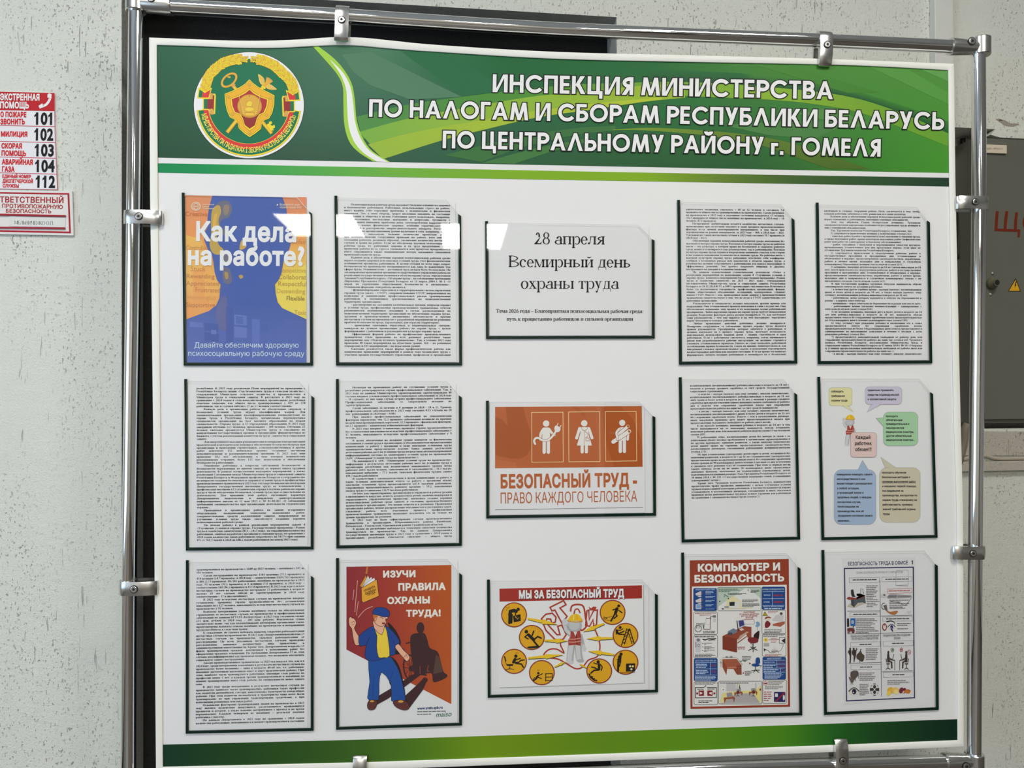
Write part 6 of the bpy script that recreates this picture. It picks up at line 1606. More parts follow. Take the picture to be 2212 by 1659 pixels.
A.line([(1092, 460), (1108, 392), (1180, 373), (1250, 400), (1276, 540), (1290, 630), (1232, 690), (1190, 650)], 20, RL, sm=4); A.line([(1132, 490), (1150, 436), (1186, 432), (1210, 480)], 16, RL, sm=4); A.line([(1292, 450), (1316, 442), (1320, 560), (1372, 450), (1420, 440), (1410, 620), (1376, 640), (1366, 560), (1326, 640), (1276, 630)], 17, RL, True); A.poly([(1314, 398), (1342, 420), (1372, 398), (1412, 402), (1396, 442), (1330, 446)], RL)
A.line([(1390, 680), (1432, 780), (1452, 900), (1418, 1010), (1310, 1055), (1250, 1130), (1190, 1160), (1130, 1150), (1030, 1090), (930, 1040), (790, 1022), (768, 980), (830, 925), (920, 920), (1010, 966), (972, 880), (968, 830)], 17, RL, sm=4)
A.build('stop_lettering', o)
def arrow(A, p0, p1, w=20):
    p0, p1 = np.array(p0, float), np.array(p1, float); d = p1 - p0; L = np.hypot(*d); d /= L; n = np.array([-d[1], d[0]]); m = p0 + d * L * .50
    for c, sh in (((40, 40, 30), np.array([3, 7])), ((236, 196, 40), np.array([0, 0]))): A.poly([p0 + n * w * .55 + sh, m + n * w * .9 + sh, m + n * w * 1.5 + sh, p1 + sh, m - n * w * 1.5 + sh, m - n * w * .9 + sh, p0 - n * w * .55 + sh], c)
A = Art(C, S, base=.0020)
for p0, p1 in (((565, 545), (934, 620)), ((772, 815), (1056, 820)), ((570, 1030), (1002, 990)), ((1505, 606), (1244, 708)), ((1608, 786), (1284, 792)), ((1624, 988), (1304, 944))): arrow(A, p0, p1)
arrow(A, (895, 1138), (1030, 1075), 13); arrow(A, (1290, 1150), (1198, 1102), 11); A.build('yellow_arrows', o)
A = Art(C, S, base=.0023); little_man(A, 1145, 630, 1.0); A.build('helmeted_figure', o)
PB = (24, 22, 20); YL = (226, 168, 28)
def hazard(cx, cy, draw):
    A = Art(C, S, base=.0020); A.ell(cx, cy, 158, 154, (142, 52, 40), 44); A.ell(cx, cy, 145, 141, YL, 44); c = A.build('hazard_circle', o)
    B = Art(C, S, base=.0022); L = lambda p, w: B.line(p, w, PB, cap=True); H = lambda x, y, r=20: B.ell(x, y, r, r, PB, 18); draw(B, L, H); B.build('pictogram', c)
def d1(B, L, H):
    H(450, 432); L([(342, 600), (346, 500)], 30); L([(372, 500), (366, 595)], 26); L([(348, 500), (356, 458), (400, 446), (424, 458)], 42); B.poly([(388, 512), (478, 492), (482, 575), (395, 590)], PB); B.line([(412, 480), (424, 522), (452, 548)], 22, YL); L([(412, 470), (422, 512), (446, 540)], 14); [B.line(p, 5, PB) for p in ([(300, 440), (314, 442)], [(306, 405), (320, 425)], [(338, 396), (334, 420)])]
def d2(B, L, H):
    H(550, 706, 22); L([(576, 745), (640, 806)], 38); L([(622, 752), (640, 700)], 17); L([(560, 745), (532, 772), (572, 796)], 15); L([(640, 806), (690, 766), (732, 786)], 19); L([(640, 820), (696, 888)], 22); B.poly([(556, 895), (620, 884), (712, 880), (700, 900), (600, 912)], PB, 2); [B.ell(x, y, 5, 5, (150, 90, 30), 8) for x, y in ((620, 655), (660, 660), (690, 672), (600, 690), (655, 690), (712, 705))]
def d3(B, L, H):
    H(422, 1006); L([(412, 1044), (392, 1080)], 34); L([(400, 1086), (458, 1080), (482, 1058), (524, 1052)], 15); L([(420, 1094), (490, 1104), (514, 1142)], 17); L([(424, 1052), (476, 1034)], 13); B.poly([(304, 1104), (390, 1104), (384, 1126), (312, 1126)], PB); L([(284, 1014), (298, 1066)], 15); L([(290, 1076), (312, 1108)], 5); L([(348, 1126), (348, 1166)], 8); L([(300, 1172), (348, 1160), (396, 1168)], 8); [B.line(p, 4, PB) for p in ([(420, 960), (426, 975)], [(436, 955), (436, 972)], [(452, 962), (446, 976)])]
def d4(B, L, H):
    H(697, 1215, 15); L([(690, 1248), (668, 1284)], 24); L([(698, 1244), (746, 1222)], 11); L([(690, 1262), (736, 1282)], 11); L([(640, 1306), (664, 1288)], 16); L([(630, 1300), (652, 1270)], 10); B.line([(780, 1222), (870, 1220)], 9, PB); B.line([(788, 1222), (786, 1316)], 9, PB); B.line([(868, 1220), (866, 1308)], 9, PB); B.line([(786, 1264), (868, 1262)], 9, PB); B.line([(784, 1306), (868, 1304)], 9, PB); [B.line(p, 4, PB) for p in ([(690, 1170), (694, 1186)], [(706, 1172), (704, 1186)])]
def d5(B, L, H):
    H(1430, 1076); L([(1442, 1108), (1440, 1166)], 32); L([(1420, 1104), (1376, 1088)], 12); L([(1430, 1172), (1392, 1150), (1350, 1140)], 15); L([(1434, 1176), (1380, 1180), (1342, 1212)], 18); L([(1462, 1112), (1480, 1140), (1468, 1180)], 13); B.poly([(1308, 1220), (1335, 1220), (1335, 1250), (1365, 1250), (1365, 1275), (1390, 1275), (1390, 1295), (1418, 1295), (1418, 1316), (1380, 1310), (1330, 1270)], PB)
def d6(B, L, H):
    H(1710, 982); L([(1696, 1014), (1690, 1066)], 42); L([(1676, 1070), (1674, 1186)], 24); L([(1706, 1070), (1690, 1130)], 16); L([(1664, 1050), (1690, 1040)], 12); B.poly([(1772, 1098), (1884, 1094), (1880, 1194), (1770, 1196)], PB); [B.ell(x, y, 14, 13, (240, 214, 150), 14) for x, y in ((1820, 1130), (1854, 1130), (1837, 1166))]; B.line([(1700, 1206), (1880, 1204)], 4, PB)
def d7(B, L, H):
    H(1700, 655, 17); L([(1656, 690), (1668, 722)], 28); L([(1660, 684), (1700, 690), (1732, 672)], 11); L([(1670, 730), (1716, 716), (1746, 700)], 15); L([(1680, 738), (1744, 740)], 13); L([(1650, 700), (1652, 738)], 11); B.line([(1782, 668), (1714, 880)], 12, PB); B.line([(1812, 668), (1752, 860)], 12, PB); B.line([(1814, 668), (1872, 852)], 12, PB); B.line([(1790, 690), (1846, 858)], 9, PB); [B.line([(1782 - 68 * t, 668 + 212 * t), (1812 - 60 * t, 668 + 192 * t)], 8, PB) for t in (.05, .25, .45, .65, .85)]; [B.line([(1792 + 52 * t, 690 + 160 * t), (1814 + 58 * t, 668 + 184 * t)], 7, PB) for t in (.1, .35, .6, .85)]; B.line([(1765, 770), (1830, 768)], 5, (150, 96, 30))
def d8(B, L, H):
    H(1682, 390, 18); L([(1662, 424), (1642, 476)], 36); L([(1636, 486), (1588, 574)], 20); L([(1646, 486), (1662, 512), (1626, 544)], 16); L([(1652, 424), (1610, 440)], 14); L([(1684, 446), (1722, 474)], 14); B.line([(1496, 540), (1600, 520)], 5, PB); B.line([(1510, 560), (1590, 572)], 4, PB); B.line([(1498, 525), (1514, 525), (1514, 555), (1498, 555)], 4, PB, True); B.ell(1534, 541, 8, 8, PB, 10)
for (cx, cy), d in zip(((400, 500), (617, 777), (400, 1070), (740, 1208), (1443, 1188), (1765, 1080), (1765, 752), (1607, 470)), (d1, d2, d3, d4, d5, d6, d7, d8)): hazard(cx, cy, d)

# 7. computer safety poster
o = poster(Q['43'], 'the red framed computer safety poster', (.03, .022, .955, .981), 'poster with a thick red frame about computer safety full of small panels', 'poster', 'printed_poster')
C, S = (1465, 1190), 2212 / 275; RB, IV, BU, LB2 = (152, 62, 40), (230, 228, 224), (28, 72, 138), (196, 214, 236)
A = Art(C, S, base=.0014); A.poly([(200, 165), (1920, 140), (1945, 2708), (213, 2746)], RB); A.poly([(238, 620), (1885, 588), (1908, 2672), (248, 2708)], IV); A.build('red_frame', o)
A = Art(C, S, base=.0017); A.text('КОМПЬЮТЕР И', 342, 354, 1772, 330, 120, (240, 236, 230), '0.075'); A.text('БЕЗОПАСНОСТЬ', 283, 546, 1842, 522, 120, (240, 236, 230), '0.075'); A.build('headline', o)
GY, DK_, BR, RD2 = (150, 152, 156), (50, 46, 46), (150, 74, 52), (166, 52, 48)
def panel(box, fill, line=None):
    A = Art(C, S, base=.0017); A.rrect(*box, 26, fill, line, 7); return A, A
A, _ = panel((263, 648, 672, 1045), BU); A.text('ВРЕДНЫЕ ВОЗДЕЙСТВИЯ', 305, 684, 636, 680, 20, LB2, '0.03')
for y in (700, 820): A.poly([(300, y + 40), (385, y), (402, y), (402, y + 75), (310, y + 75)], (214, 206, 204)); A.ell(372, y + 92, 34, 9, (222, 216, 214)); A.line([(418, y + 20), (418, y + 50)], 8, (176, 60, 66))
A.rrect(305, 928, 402, 1012, 8, (206, 204, 206)); A.rrect(318, 940, 390, 996, 4, (120, 168, 214)); A.line([(296, 950), (296, 990)], 8, (176, 60, 66)); A.line([(416, 950), (416, 990)], 8, (176, 60, 66)); blur_lines(A, 475, 702, 655, 3, 22, 8, LB2, -.01, .3, 2); blur_lines(A, 475, 790, 655, 2, 20, 8, LB2, -.01, .3, 3); blur_lines(A, 475, 858, 640, 2, 20, 8, LB2, -.01, .2, 4); blur_lines(A, 475, 932, 640, 2, 20, 8, LB2, -.01, .2, 5); blur_lines(A, 475, 1006, 660, 1, 20, 8, LB2, -.01, .1, 6); A.build('picture_panel', o)
A, _ = panel((1452, 622, 1858, 1022), BU); A.text('НОРМЫ ОСВЕЩЕННОСТИ', 1462, 684, 1838, 678, 26, LB2, '0.03')
for p in ([(1465, 708), (1842, 703)], [(1465, 832), (1842, 826)], [(1465, 952), (1842, 946)], [(1636, 708), (1638, 948)]): A.line(p, 6, LB2)
A.text('ЭКРАНА', 1486, 782, 1604, 780, 26, LB2, '0.03'); A.text('СТОЛА', 1486, 902, 1590, 900, 26, LB2, '0.03'); blur_lines(A, 1660, 755, 1840, 1, 1, 34, (140, 60, 84), 0, .1, 7); blur_lines(A, 1660, 872, 1840, 1, 1, 34, (140, 60, 84), 0, .1, 8); A.text('ЯРКОСТЬ ЭКРАНА ДОЛЖНА', 1478, 980, 1838, 976, 22, LB2, '0.03'); blur_lines(A, 1496, 994, 1822, 1, 1, 18, LB2, 0, .05, 9); A.build('picture_panel', o)
A, _ = panel((685, 635, 1440, 1040), (186, 202, 188), DK_); A.poly([(690, 975), (860, 850), (1010, 760), (1160, 650), (1230, 650), (1436, 830), (1436, 1030), (690, 1034)], (226, 226, 222)); A.poly([(840, 850), (960, 780), (1010, 820), (1080, 860), (1100, 990), (1290, 985), (1290, 1000), (840, 1010)], (226, 218, 170)); A.rrect(890, 885, 1060, 995, 8, (222, 220, 220)); A.poly([(890, 888), (980, 886), (980, 955), (892, 957)], (40, 40, 46)); A.line([(800, 755), (870, 800)], 10, DK_); A.ell(872, 830, 12, 12, DK_, 10); A.ell(800, 788, 12, 9, DK_, 10); A.ell(722, 876, 14, 12, DK_, 10); A.rrect(800, 960, 880, 992, 6, GY); A.line([(752, 1010), (1160, 1008)], 5, (150, 110, 90)); A.ell(775, 1008, 24, 12, DK_, 12); blur_lines(A, 700, 662, 1110, 3, 20, 10, (70, 90, 84), -.01, .3, 10); blur_lines(A, 890, 735, 1210, 2, 20, 9, DK_, -.01, .2, 11); blur_lines(A, 1110, 848, 1420, 3, 17, 9, DK_, -.01, .2, 12); blur_lines(A, 1110, 912, 1420, 4, 18, 9, DK_, -.01, .2, 13); A.line([(1216, 660), (1216, 700)], 9, (130, 60, 50)); A.line([(870, 725), (870, 760)], 9, (130, 60, 50)); blur_lines(A, 1260, 680, 1420, 3, 19, 9, DK_, 0, .3, 14); A.build('picture_panel', o)
A, _ = panel((268, 1060, 680, 1450), IV, DK_); A.text('ЗАЗЕМЛЕНИЕ КОМПЬЮТЕРА', 288, 1097, 655, 1093, 22, RD2, '0.03'); A.text('ОБЯЗАТЕЛЬНО !', 368, 1128, 580, 1125, 22, RD2, '0.03'); A.ring(348, 1350, 66, 68, 20, GY)
for i, x in enumerate((318, 345, 370)): A.line([(x, 1350), (x, 1260 + i * 22), (452 - i * 10, 1256 + i * 22), (446, 1362)], 7, DK_)
A.line([(440, 1362), (556, 1362), (560, 1145), (610, 1142)], 11, (96, 40, 44)); A.line([(480, 1172), (570, 1172)], 12, DK_); A.line([(482, 1180), (482, 1280), (560, 1280)], 4, GY); A.rrect(600, 1120, 655, 1158, 6, (110, 110, 114)); A.rrect(604, 1170, 655, 1240, 4, (206, 206, 208)); blur_lines(A, 430, 1392, 664, 2, 26, 12, DK_, -.01, .1, 15); A.build('picture_panel', o)
A = Art(C, S, base=.0017)
for b, x0, y0, x1, y1 in (('РАССТОЯНИЕ', 1136, 1078, 1332, 1074), ('ОТ ЭКРАНА МОНИТОРА', 1064, 1113, 1406, 1107), ('ДО ГЛАЗ НЕ МЕНЕЕ', 1092, 1144, 1376, 1139), ('60-70 СМ', 1172, 1172, 1300, 1170)): A.text(b, x0, y0, x1, y1, 22, RD2, '0.035')
A.line([(1145, 1192), (1310, 1186)], 8, RD2); A.line([(1312, 1186), (1328, 1260)], 5, DK_)
A.poly([(770, 1480), (1000, 1370), (1150, 1310), (1272, 1320), (1272, 1640), (1180, 1440), (1024, 1540), (1022, 1766), (772, 1712)], BR); A.poly([(770, 1480), (1024, 1530), (1022, 1766), (772, 1712)], (132, 56, 40)); A.poly([(1070, 1480), (1190, 1400), (1230, 1410), (1040, 1560), (1040, 1530)], (196, 160, 140)); A.poly([(1030, 1590), (1200, 1470), (1210, 1480), (1030, 1612)], (150, 84, 60))
A.poly([(1040, 1206), (1140, 1190), (1166, 1300), (1060, 1350)], (190, 192, 204)); A.poly([(1050, 1216), (1134, 1204), (1150, 1290), (1066, 1322)], (64, 62, 128)); A.line([(1020, 1210), (1044, 1390)], 16, DK_); A.poly([(860, 1400), (960, 1345), (1030, 1380), (1010, 1420), (900, 1470), (862, 1440)], (112, 130, 148)); A.ell(905, 1440, 40, 26, (70, 78, 88)); A.poly([(1060, 1360), (1110, 1340), (1150, 1370), (1090, 1390)], (226, 206, 196)); A.poly([(1075, 1470), (1160, 1430), (1180, 1450), (1090, 1500)], (196, 170, 150))
A.poly([(1350, 1230), (1405, 1235), (1420, 1290), (1380, 1320), (1340, 1310), (1362, 1270)], (130, 160, 196), 3); A.line([(1372, 1320), (1374, 1400)], 7, GY); [A.line([(x, 1274), (x + 12, 1274)], 6, DK_) for x in range(1168, 1320, 24)]
A.poly([(1310, 1470), (1380, 1400), (1412, 1400), (1390, 1560), (1340, 1560)], (44, 26, 26), 3); A.poly([(1215, 1520), (1300, 1500), (1390, 1530), (1380, 1590), (1280, 1606), (1216, 1570)], (128, 40, 44), 2); A.line([(1300, 1600), (1300, 1690)], 16, DK_)
for x, y in ((1220, 1730), (1260, 1670), (1304, 1756), (1350, 1670), (1372, 1726)): A.line([(1300, 1690), (x, y)], 13, DK_, cap=True)
A.line([(1030, 1674), (1162, 1672)], 10, RD2); A.text('60-70 см', 1036, 1712, 1156, 1710, 20, RD2, '0.03'); A.build('desk_picture', o)
A, _ = panel((1455, 1030, 1868, 1440), IV, DK_); A.poly([(1508, 1056), (1550, 1124), (1468, 1126)], (210, 176, 40)); A.line([(1508, 1056), (1550, 1124), (1468, 1126)], 7, DK_, True); A.line([(1512, 1080), (1502, 1100), (1514, 1100), (1504, 1118)], 5, DK_); blur_lines(A, 1560, 1054, 1750, 2, 20, 8, RD2, -.02, .2, 16); A.poly([(1640, 1180), (1700, 1120), (1800, 1100), (1832, 1120), (1820, 1230), (1720, 1225), (1640, 1215)], (206, 202, 202)); A.ell(1790, 1090, 26, 24, (90, 80, 76)); A.ell(1740, 1262, 60, 14, (200, 196, 196)); A.poly([(1640, 1270), (1850, 1220), (1856, 1262), (1780, 1320), (1640, 1300)], (176, 96, 72)); A.poly([(1506, 1330), (1510, 1250), (1550, 1210), (1600, 1250), (1600, 1290), (1560, 1334)], (128, 40, 48), 2); A.ell(1562, 1180, 44, 36, (232, 214, 204)); A.poly([(1505, 1190), (1520, 1150), (1580, 1140), (1618, 1170), (1560, 1165)], (150, 60, 50), 2); blur_lines(A, 1496, 1366, 1812, 3, 24, 10, DK_, -.01, .1, 17); A.build('picture_panel', o)
A, _ = panel((268, 1465, 682, 1856), IV, DK_); blur_lines(A, 284, 1484, 650, 1, 1, 16, DK_, 0, .02, 18); A.poly([(295, 1520), (385, 1520), (405, 1580), (400, 1700), (380, 1766), (300, 1760)], (204, 204, 206)); A.ell(350, 1548, 28, 28, (120, 120, 124)); A.ell(354, 1640, 26, 28, (150, 150, 154)); A.ell(354, 1640, 12, 12, (220, 220, 220)); A.rrect(290, 1584, 320, 1680, 4, (170, 170, 172)); A.line([(430, 1536), (470, 1546), (520, 1530), (600, 1530), (650, 1524)], 20, DK_, sm=4, cap=True); A.line([(520, 1560), (590, 1545), (640, 1550)], 12, (70, 70, 74), sm=4)
for i, y in enumerate((1612, 1670, 1732)): A.ell(428, y, 9, 11, DK_, 8); blur_lines(A, 452, y - 12, 650, 2 + (i == 1), 20, 9, DK_, 0, .4, 19 + i)
blur_lines(A, 290, 1790, 660, 3, 20, 10, DK_, -.01, .2, 22); A.build('picture_panel', o)
A, _ = panel((272, 1866, 685, 2264), BU); A.text('ДОПУСТИМЫЕ УРОВНИ ШУМА, дБА', 296, 1922, 660, 1916, 26, LB2, '0.02')
for p in ([(290, 1944), (668, 1938)], [(290, 2054), (668, 2048)], [(290, 2162), (668, 2156)], [(560, 1944), (562, 2156)]): A.line(p, 6, LB2)
blur_lines(A, 305, 1964, 530, 3, 28, 13, LB2, 0, .15, 23); blur_lines(A, 305, 2072, 530, 3, 27, 13, LB2, 0, .15, 24); A.text('50', 576, 2012, 650, 2010, 40, (150, 60, 84), '0.03'); A.text('75', 576, 2122, 650, 2120, 40, (150, 60, 84), '0.03'); blur_lines(A, 292, 2178, 668, 4, 21, 10, LB2, 0, .15, 25); A.build('picture_panel', o)
A = Art(C, S, base=.0017); A.poly([(768, 1880), (1016, 1876), (1100, 1990), (1102, 2150), (1020, 2150), (960, 2050), (850, 2050), (838, 2156), (770, 2020)], BR); A.poly([(768, 1880), (1016, 1876), (1100, 1986), (850, 2016)], (168, 92, 66)); A.poly([(850, 2016), (1000, 2006), (1020, 2036), (850, 2044)], (196, 120, 92)); A.poly([(1024, 1994), (1100, 1986), (1102, 2150), (1028, 2148)], (134, 66, 46)); [A.line([(1028, y), (1100, y - 2)], 4, (180, 120, 100)) for y in (2030, 2066, 2102, 2136)]
for p in ([(762, 1858), (1012, 1852)], [(742, 1880), (742, 2020)], [(1030, 1866), (1120, 1982)]): A.line(p, 5, DK_)
A.text('600 - 1200', 824, 1850, 942, 1848, 20, DK_, '0.03'); A.text('600 - 1000', 1070, 1930, 1180, 1926, 20, DK_, '0.03'); A.text('750', 722, 1952, 758, 1951, 18, DK_, '0.03')
A.poly([(1352, 1862), (1412, 1856), (1424, 1940), (1396, 1968), (1344, 1956)], BU, 2); A.poly([(1272, 1976), (1330, 1956), (1420, 1980), (1396, 2006), (1310, 2008)], BU, 2); A.line([(1340, 2010), (1342, 2060)], 12, DK_); A.line([(1400, 1990), (1448, 1990), (1420, 2026)], 7, DK_)
for x, y in ((1268, 2086), (1310, 2110), (1352, 2066), (1412, 2072), (1402, 2110)): A.line([(1342, 2070), (x, y)], 12, DK_, cap=True)
A.poly([(1232, 1936), (1268, 1954), (1234, 1974)], (140, 34, 44)); A.poly([(1142, 2104), (1142, 2140), (1112, 2122)], (140, 34, 44)); blur_lines(A, 1110, 1832, 1310, 4, 22, 9, DK_, 0, .3, 26); blur_lines(A, 1158, 2092, 1300, 4, 21, 9, DK_, 0, .4, 27); A.build('desk_picture', o)
A, _ = panel((1462, 1448, 1872, 1832), IV, DK_); blur_lines(A, 1478, 1458, 1850, 2, 24, 11, DK_, 0, .3, 28); A.ell(1522, 1546, 40, 38, (232, 210, 110)); A.ell(1522, 1546, 14, 14, (190, 140, 30)); A.line([(1570, 1545), (1760, 1540)], 8, (160, 60, 56)); blur_lines(A, 1610, 1516, 1720, 4, 22, 9, (176, 70, 66), 0, .1, 29); A.rrect(1484, 1600, 1580, 1662, 8, (176, 172, 172)); A.rrect(1756, 1506, 1856, 1606, 6, (230, 226, 224), DK_, 8); A.poly([(1790, 1560), (1856, 1520), (1856, 1606)], DK_); A.line([(1800, 1620), (1826, 1630), (1790, 1720), (1750, 1750), (1746, 1780)], 6, (90, 80, 80), sm=4); A.ell(1676, 1668, 20, 26, (232, 224, 220)); A.line([(1676, 1668), (1676, 1668.5)], 40, GY); A.poly([(1620, 1740), (1650, 1700), (1700, 1700), (1740, 1740), (1700, 1776), (1640, 1776)], (214, 206, 204), 2); A.line([(1620, 1746), (1740, 1740)], 10, DK_); A.line([(1490, 1710), (1560, 1730), (1600, 1770), (1690, 1764)], 8, DK_, sm=4); A.poly([(1486, 1690), (1530, 1716), (1490, 1752)], DK_); blur_lines(A, 1508, 1798, 1832, 2, 20, 9, RD2, 0, .2, 30); A.build('picture_panel', o)
A, _ = panel((1465, 1842, 1872, 2236), BU); A.text('МИКРОКЛИМАТ', 1544, 1888, 1792, 1882, 28, LB2, '0.02')
for p in ([(1480, 1904), (1858, 1898)], [(1480, 1972), (1858, 1966)], [(1480, 2040), (1858, 2034)], [(1480, 2112), (1858, 2106)], [(1714, 1902), (1716, 2036)], [(1778, 2038), (1780, 2106)]): A.line(p, 6, LB2)
A.text('ТЕМПЕРАТУРА', 1482, 1948, 1680, 1946, 22, LB2, '0.02'); blur_lines(A, 1482, 1986, 1690, 2, 28, 14, LB2, 0, .2, 31); blur_lines(A, 1482, 2058, 1750, 2, 28, 14, LB2, 0, .2, 32); A.text('21-25', 1732, 1952, 1850, 1950, 38, (140, 60, 84), '0.02'); A.text('40-60', 1732, 2020, 1850, 2018, 38, (140, 60, 84), '0.02'); A.text('0,1', 1794, 2090, 1850, 2088, 38, (140, 60, 84), '0.02'); blur_lines(A, 1500, 2128, 1840, 5, 21, 10, LB2, 0, .25, 33); A.build('picture_panel', o)
A, _ = panel((275, 2275, 685, 2670), IV, DK_); blur_lines(A, 290, 2290, 668, 2, 21, 11, DK_, 0, .1, 34); A.line([(450, 2372), (296, 2376), (300, 2556), (662, 2550), (662, 2374), (500, 2372)], 13, (40, 32, 32)); A.line([(452, 2370), (488, 2336)], 13, DK_); [A.rrect(x, 2426, x + 92, 2520, 4, (140, 34, 44)) for x in (356, 506)]; [A.poly([(x + 16, 2450), (x + 60, 2462), (x + 60, 2484), (x + 16, 2496)], IV) for x in (358,)]; A.poly([(586, 2450), (540, 2462), (540, 2484), (586, 2496)], IV); [A.rrect(x, 2460, x + 32, 2494, 3, (140, 34, 44)) for x in (314, 612)]; blur_lines(A, 330, 2398, 450, 1, 1, 11, DK_, 0, .05, 35); blur_lines(A, 506, 2394, 640, 1, 1, 11, DK_, 0, .05, 36); blur_lines(A, 352, 2600, 640, 2, 26, 13, DK_, 0, .25, 37); A.build('picture_panel', o)
A, _ = panel((700, 2265, 1455, 2660), (224, 222, 220), DK_); A.poly([(780, 2640), (1000, 2480), (1300, 2468), (1420, 2640)], (178, 172, 172)); A.poly([(720, 2640), (760, 2480), (1020, 2400), (1000, 2480), (780, 2640)], (226, 214, 150)); A.poly([(1030, 2300), (1060, 2300), (1060, 2440), (1110, 2430), (1260, 2428), (1290, 2400), (1370, 2400), (1440, 2330), (1440, 2640), (1420, 2640), (1310, 2480), (1100, 2470)], (230, 216, 140)); A.rrect(838, 2296, 1002, 2440, 3, (196, 194, 196)); A.line([(1024, 2290), (1024, 2440)], 7, DK_); A.line([(1350, 2290), (1350, 2440)], 7, DK_)
for x, y, k in ((840, 2470, 1.0), (1010, 2400, .75), (1265, 2390, .75)):
    A.poly([(x, y), (x + 90 * k, y - 10 * k), (x + 110 * k, y + 60 * k), (x + 10 * k, y + 70 * k)], (150, 148, 152)); A.poly([(x - 50 * k, y + 80 * k), (x + 130 * k, y + 60 * k), (x + 150 * k, y + 90 * k), (x + 130 * k, y + 170 * k), (x + 110 * k, y + 100 * k), (x, y + 110 * k), (x - 40 * k, y + 180 * k)], (156, 88, 62))
A.poly([(1010, 2440), (1060, 2420), (1062, 2480), (1020, 2490)], (110, 40, 44)); A.poly([(1285, 2430), (1330, 2420), (1336, 2480), (1290, 2482)], (110, 40, 44)); [A.line([(x, 2486), (x, 2520)], 9, DK_) for x in (1036, 1304)]; [A.line([(x - 30, 2530), (x, 2510), (x + 32, 2528)], 8, DK_) for x in (1036, 1304)]; blur_lines(A, 720, 2290, 1320, 1, 1, 11, DK_, 0, .1, 38); A.poly([(1405, 2410), (1440, 2380), (1436, 2440)], (150, 60, 44)); A.rrect(750, 2384, 800, 2432, 4, (240, 238, 238)); A.ell(782, 2412, 10, 10, DK_, 10); A.build('picture_panel', o)
A, _ = panel((1470, 2245, 1880, 2650), IV, DK_); A.ell(1520, 2302, 42, 40, (196, 96, 90)); A.ell(1520, 2302, 34, 32, (232, 220, 216)); A.poly([(1490, 2296), (1520, 2296), (1520, 2280), (1552, 2304), (1520, 2326), (1520, 2312), (1490, 2312)], (150, 40, 44)); blur_lines(A, 1565, 2264, 1856, 4, 20, 9, (90, 86, 86), 0, .2, 39); blur_lines(A, 1506, 2352, 1850, 3, 20, 9, (90, 86, 86), 0, .2, 40); blur_lines(A, 1486, 2446, 1642, 5, 36, 14, (170, 76, 76), 0, .3, 41); A.rrect(1664, 2450, 1862, 2626, 14, (40, 34, 92)); A.line([(1690, 2620), (1850, 2460)], 24, (150, 40, 50)); A.rrect(1682, 2476, 1732, 2536, 4, (226, 224, 228)); A.ell(1836, 2550, 18, 50, (226, 224, 228)); A.build('picture_panel', o)

# 8. office safety page
o = poster(Q['53'], 'the narrow blue framed office safety poster', (.031, .03, .955, .982), 'white page with a narrow dark blue framed office safety poster', 'poster', 'printed_poster')
C, S = (1765, 1185), 2212 / 270; NV = (34, 36, 84)
A = Art(C, S, base=.0014); A.poly([(440, 175), (1735, 152), (1758, 2670), (486, 2760)], (222, 221, 222)); A.line([(484, 352), (1702, 330), (1724, 2640), (522, 2696)], 20, NV, True)
A.text('БЕЗОПАСНОСТЬ ТРУДА В ОФИСЕ', 550, 300, 1605, 280, 62, NV, '0.03'); A.text('1', 1672, 278, 1698, 277, 66, NV, '0.05'); A.text('ТЕХНИКА БЕЗОПАСНОСТИ ПРИ РАБОТЕ С КОМПЬЮТЕРОМ', 688, 447, 1515, 432, 38, (84, 84, 104), '0.0'); A.build('frame_and_headline', o)
A = Art(C, S, base=.0017); GL = (120, 120, 122)
for p in ([(1112, 560), (1126, 1500), (1140, 2620)], [(535, 1108), (1122, 1100)], [(1128, 1194), (1690, 1178)], [(535, 1512), (1695, 1482)], [(552, 2030), (1138, 2016)], [(1145, 2180), (1696, 2160)]): A.line(p, 8, (84, 84, 88))
for bx, sd in (((570, 512, 1102, 600), 51), ((1148, 500, 1680, 588), 52), ((582, 1124, 1116, 1206), 53), ((1162, 1206, 1694, 1286), 54), ((592, 1652, 1118, 1738), 55), ((1170, 1632, 1700, 1726), 56), ((598, 2054, 1130, 2142), 57), ((1174, 2186, 1704, 2280), 58)):
    A.line([(bx[0], bx[1] + 6), (bx[2], bx[1] - 4), (bx[2], bx[3] - 8), (bx[0], bx[3])], 4, GL, True); blur_lines(A, bx[0] + (60 if sd < 55 else 160), (bx[1] + bx[3]) / 2 - 8, bx[2] - (30 if sd < 55 else 150), 1, 1, 15, (44, 42, 46), -.015, .03, sd)
A.line([(1245, 716), (1680, 702), (1680, 780), (1247, 794)], 5, (196, 110, 90), True); blur_lines(A, 1266, 744, 1670, 1, 1, 12, (170, 74, 60), -.02, .03, 59); A.line([(1400, 386), (1612, 380), (1616, 640), (1392, 652)], 4, (150, 150, 152), True); A.line([(1392, 652), (1616, 660)], 8, GY)
for x, y, x1, n, sd in ((870, 655, 1100, 3, 60), (870, 748, 1100, 3, 61), (874, 840, 1100, 2, 62), (876, 900, 1104, 3, 63), (878, 990, 1090, 2, 64), (1280, 908, 1660, 2, 65), (1280, 968, 1650, 3, 66), (1285, 1050, 1660, 1, 67), (690, 1240, 1090, 3, 68), (690, 1330, 1096, 2, 69), (690, 1392, 1100, 4, 70), (1420, 1320, 1680, 2, 71), (1420, 1412, 1680, 1, 72), (862, 1770, 1104, 7, 73), (750, 2196, 1090, 2, 74), (750, 2260, 1070, 3, 75), (750, 2396, 930, 7, 76), (1245, 2330, 1650, 3, 77)): blur_lines(A, x, y, x1, n, 31, 11, (104, 94, 98), -.01, .25, sd)
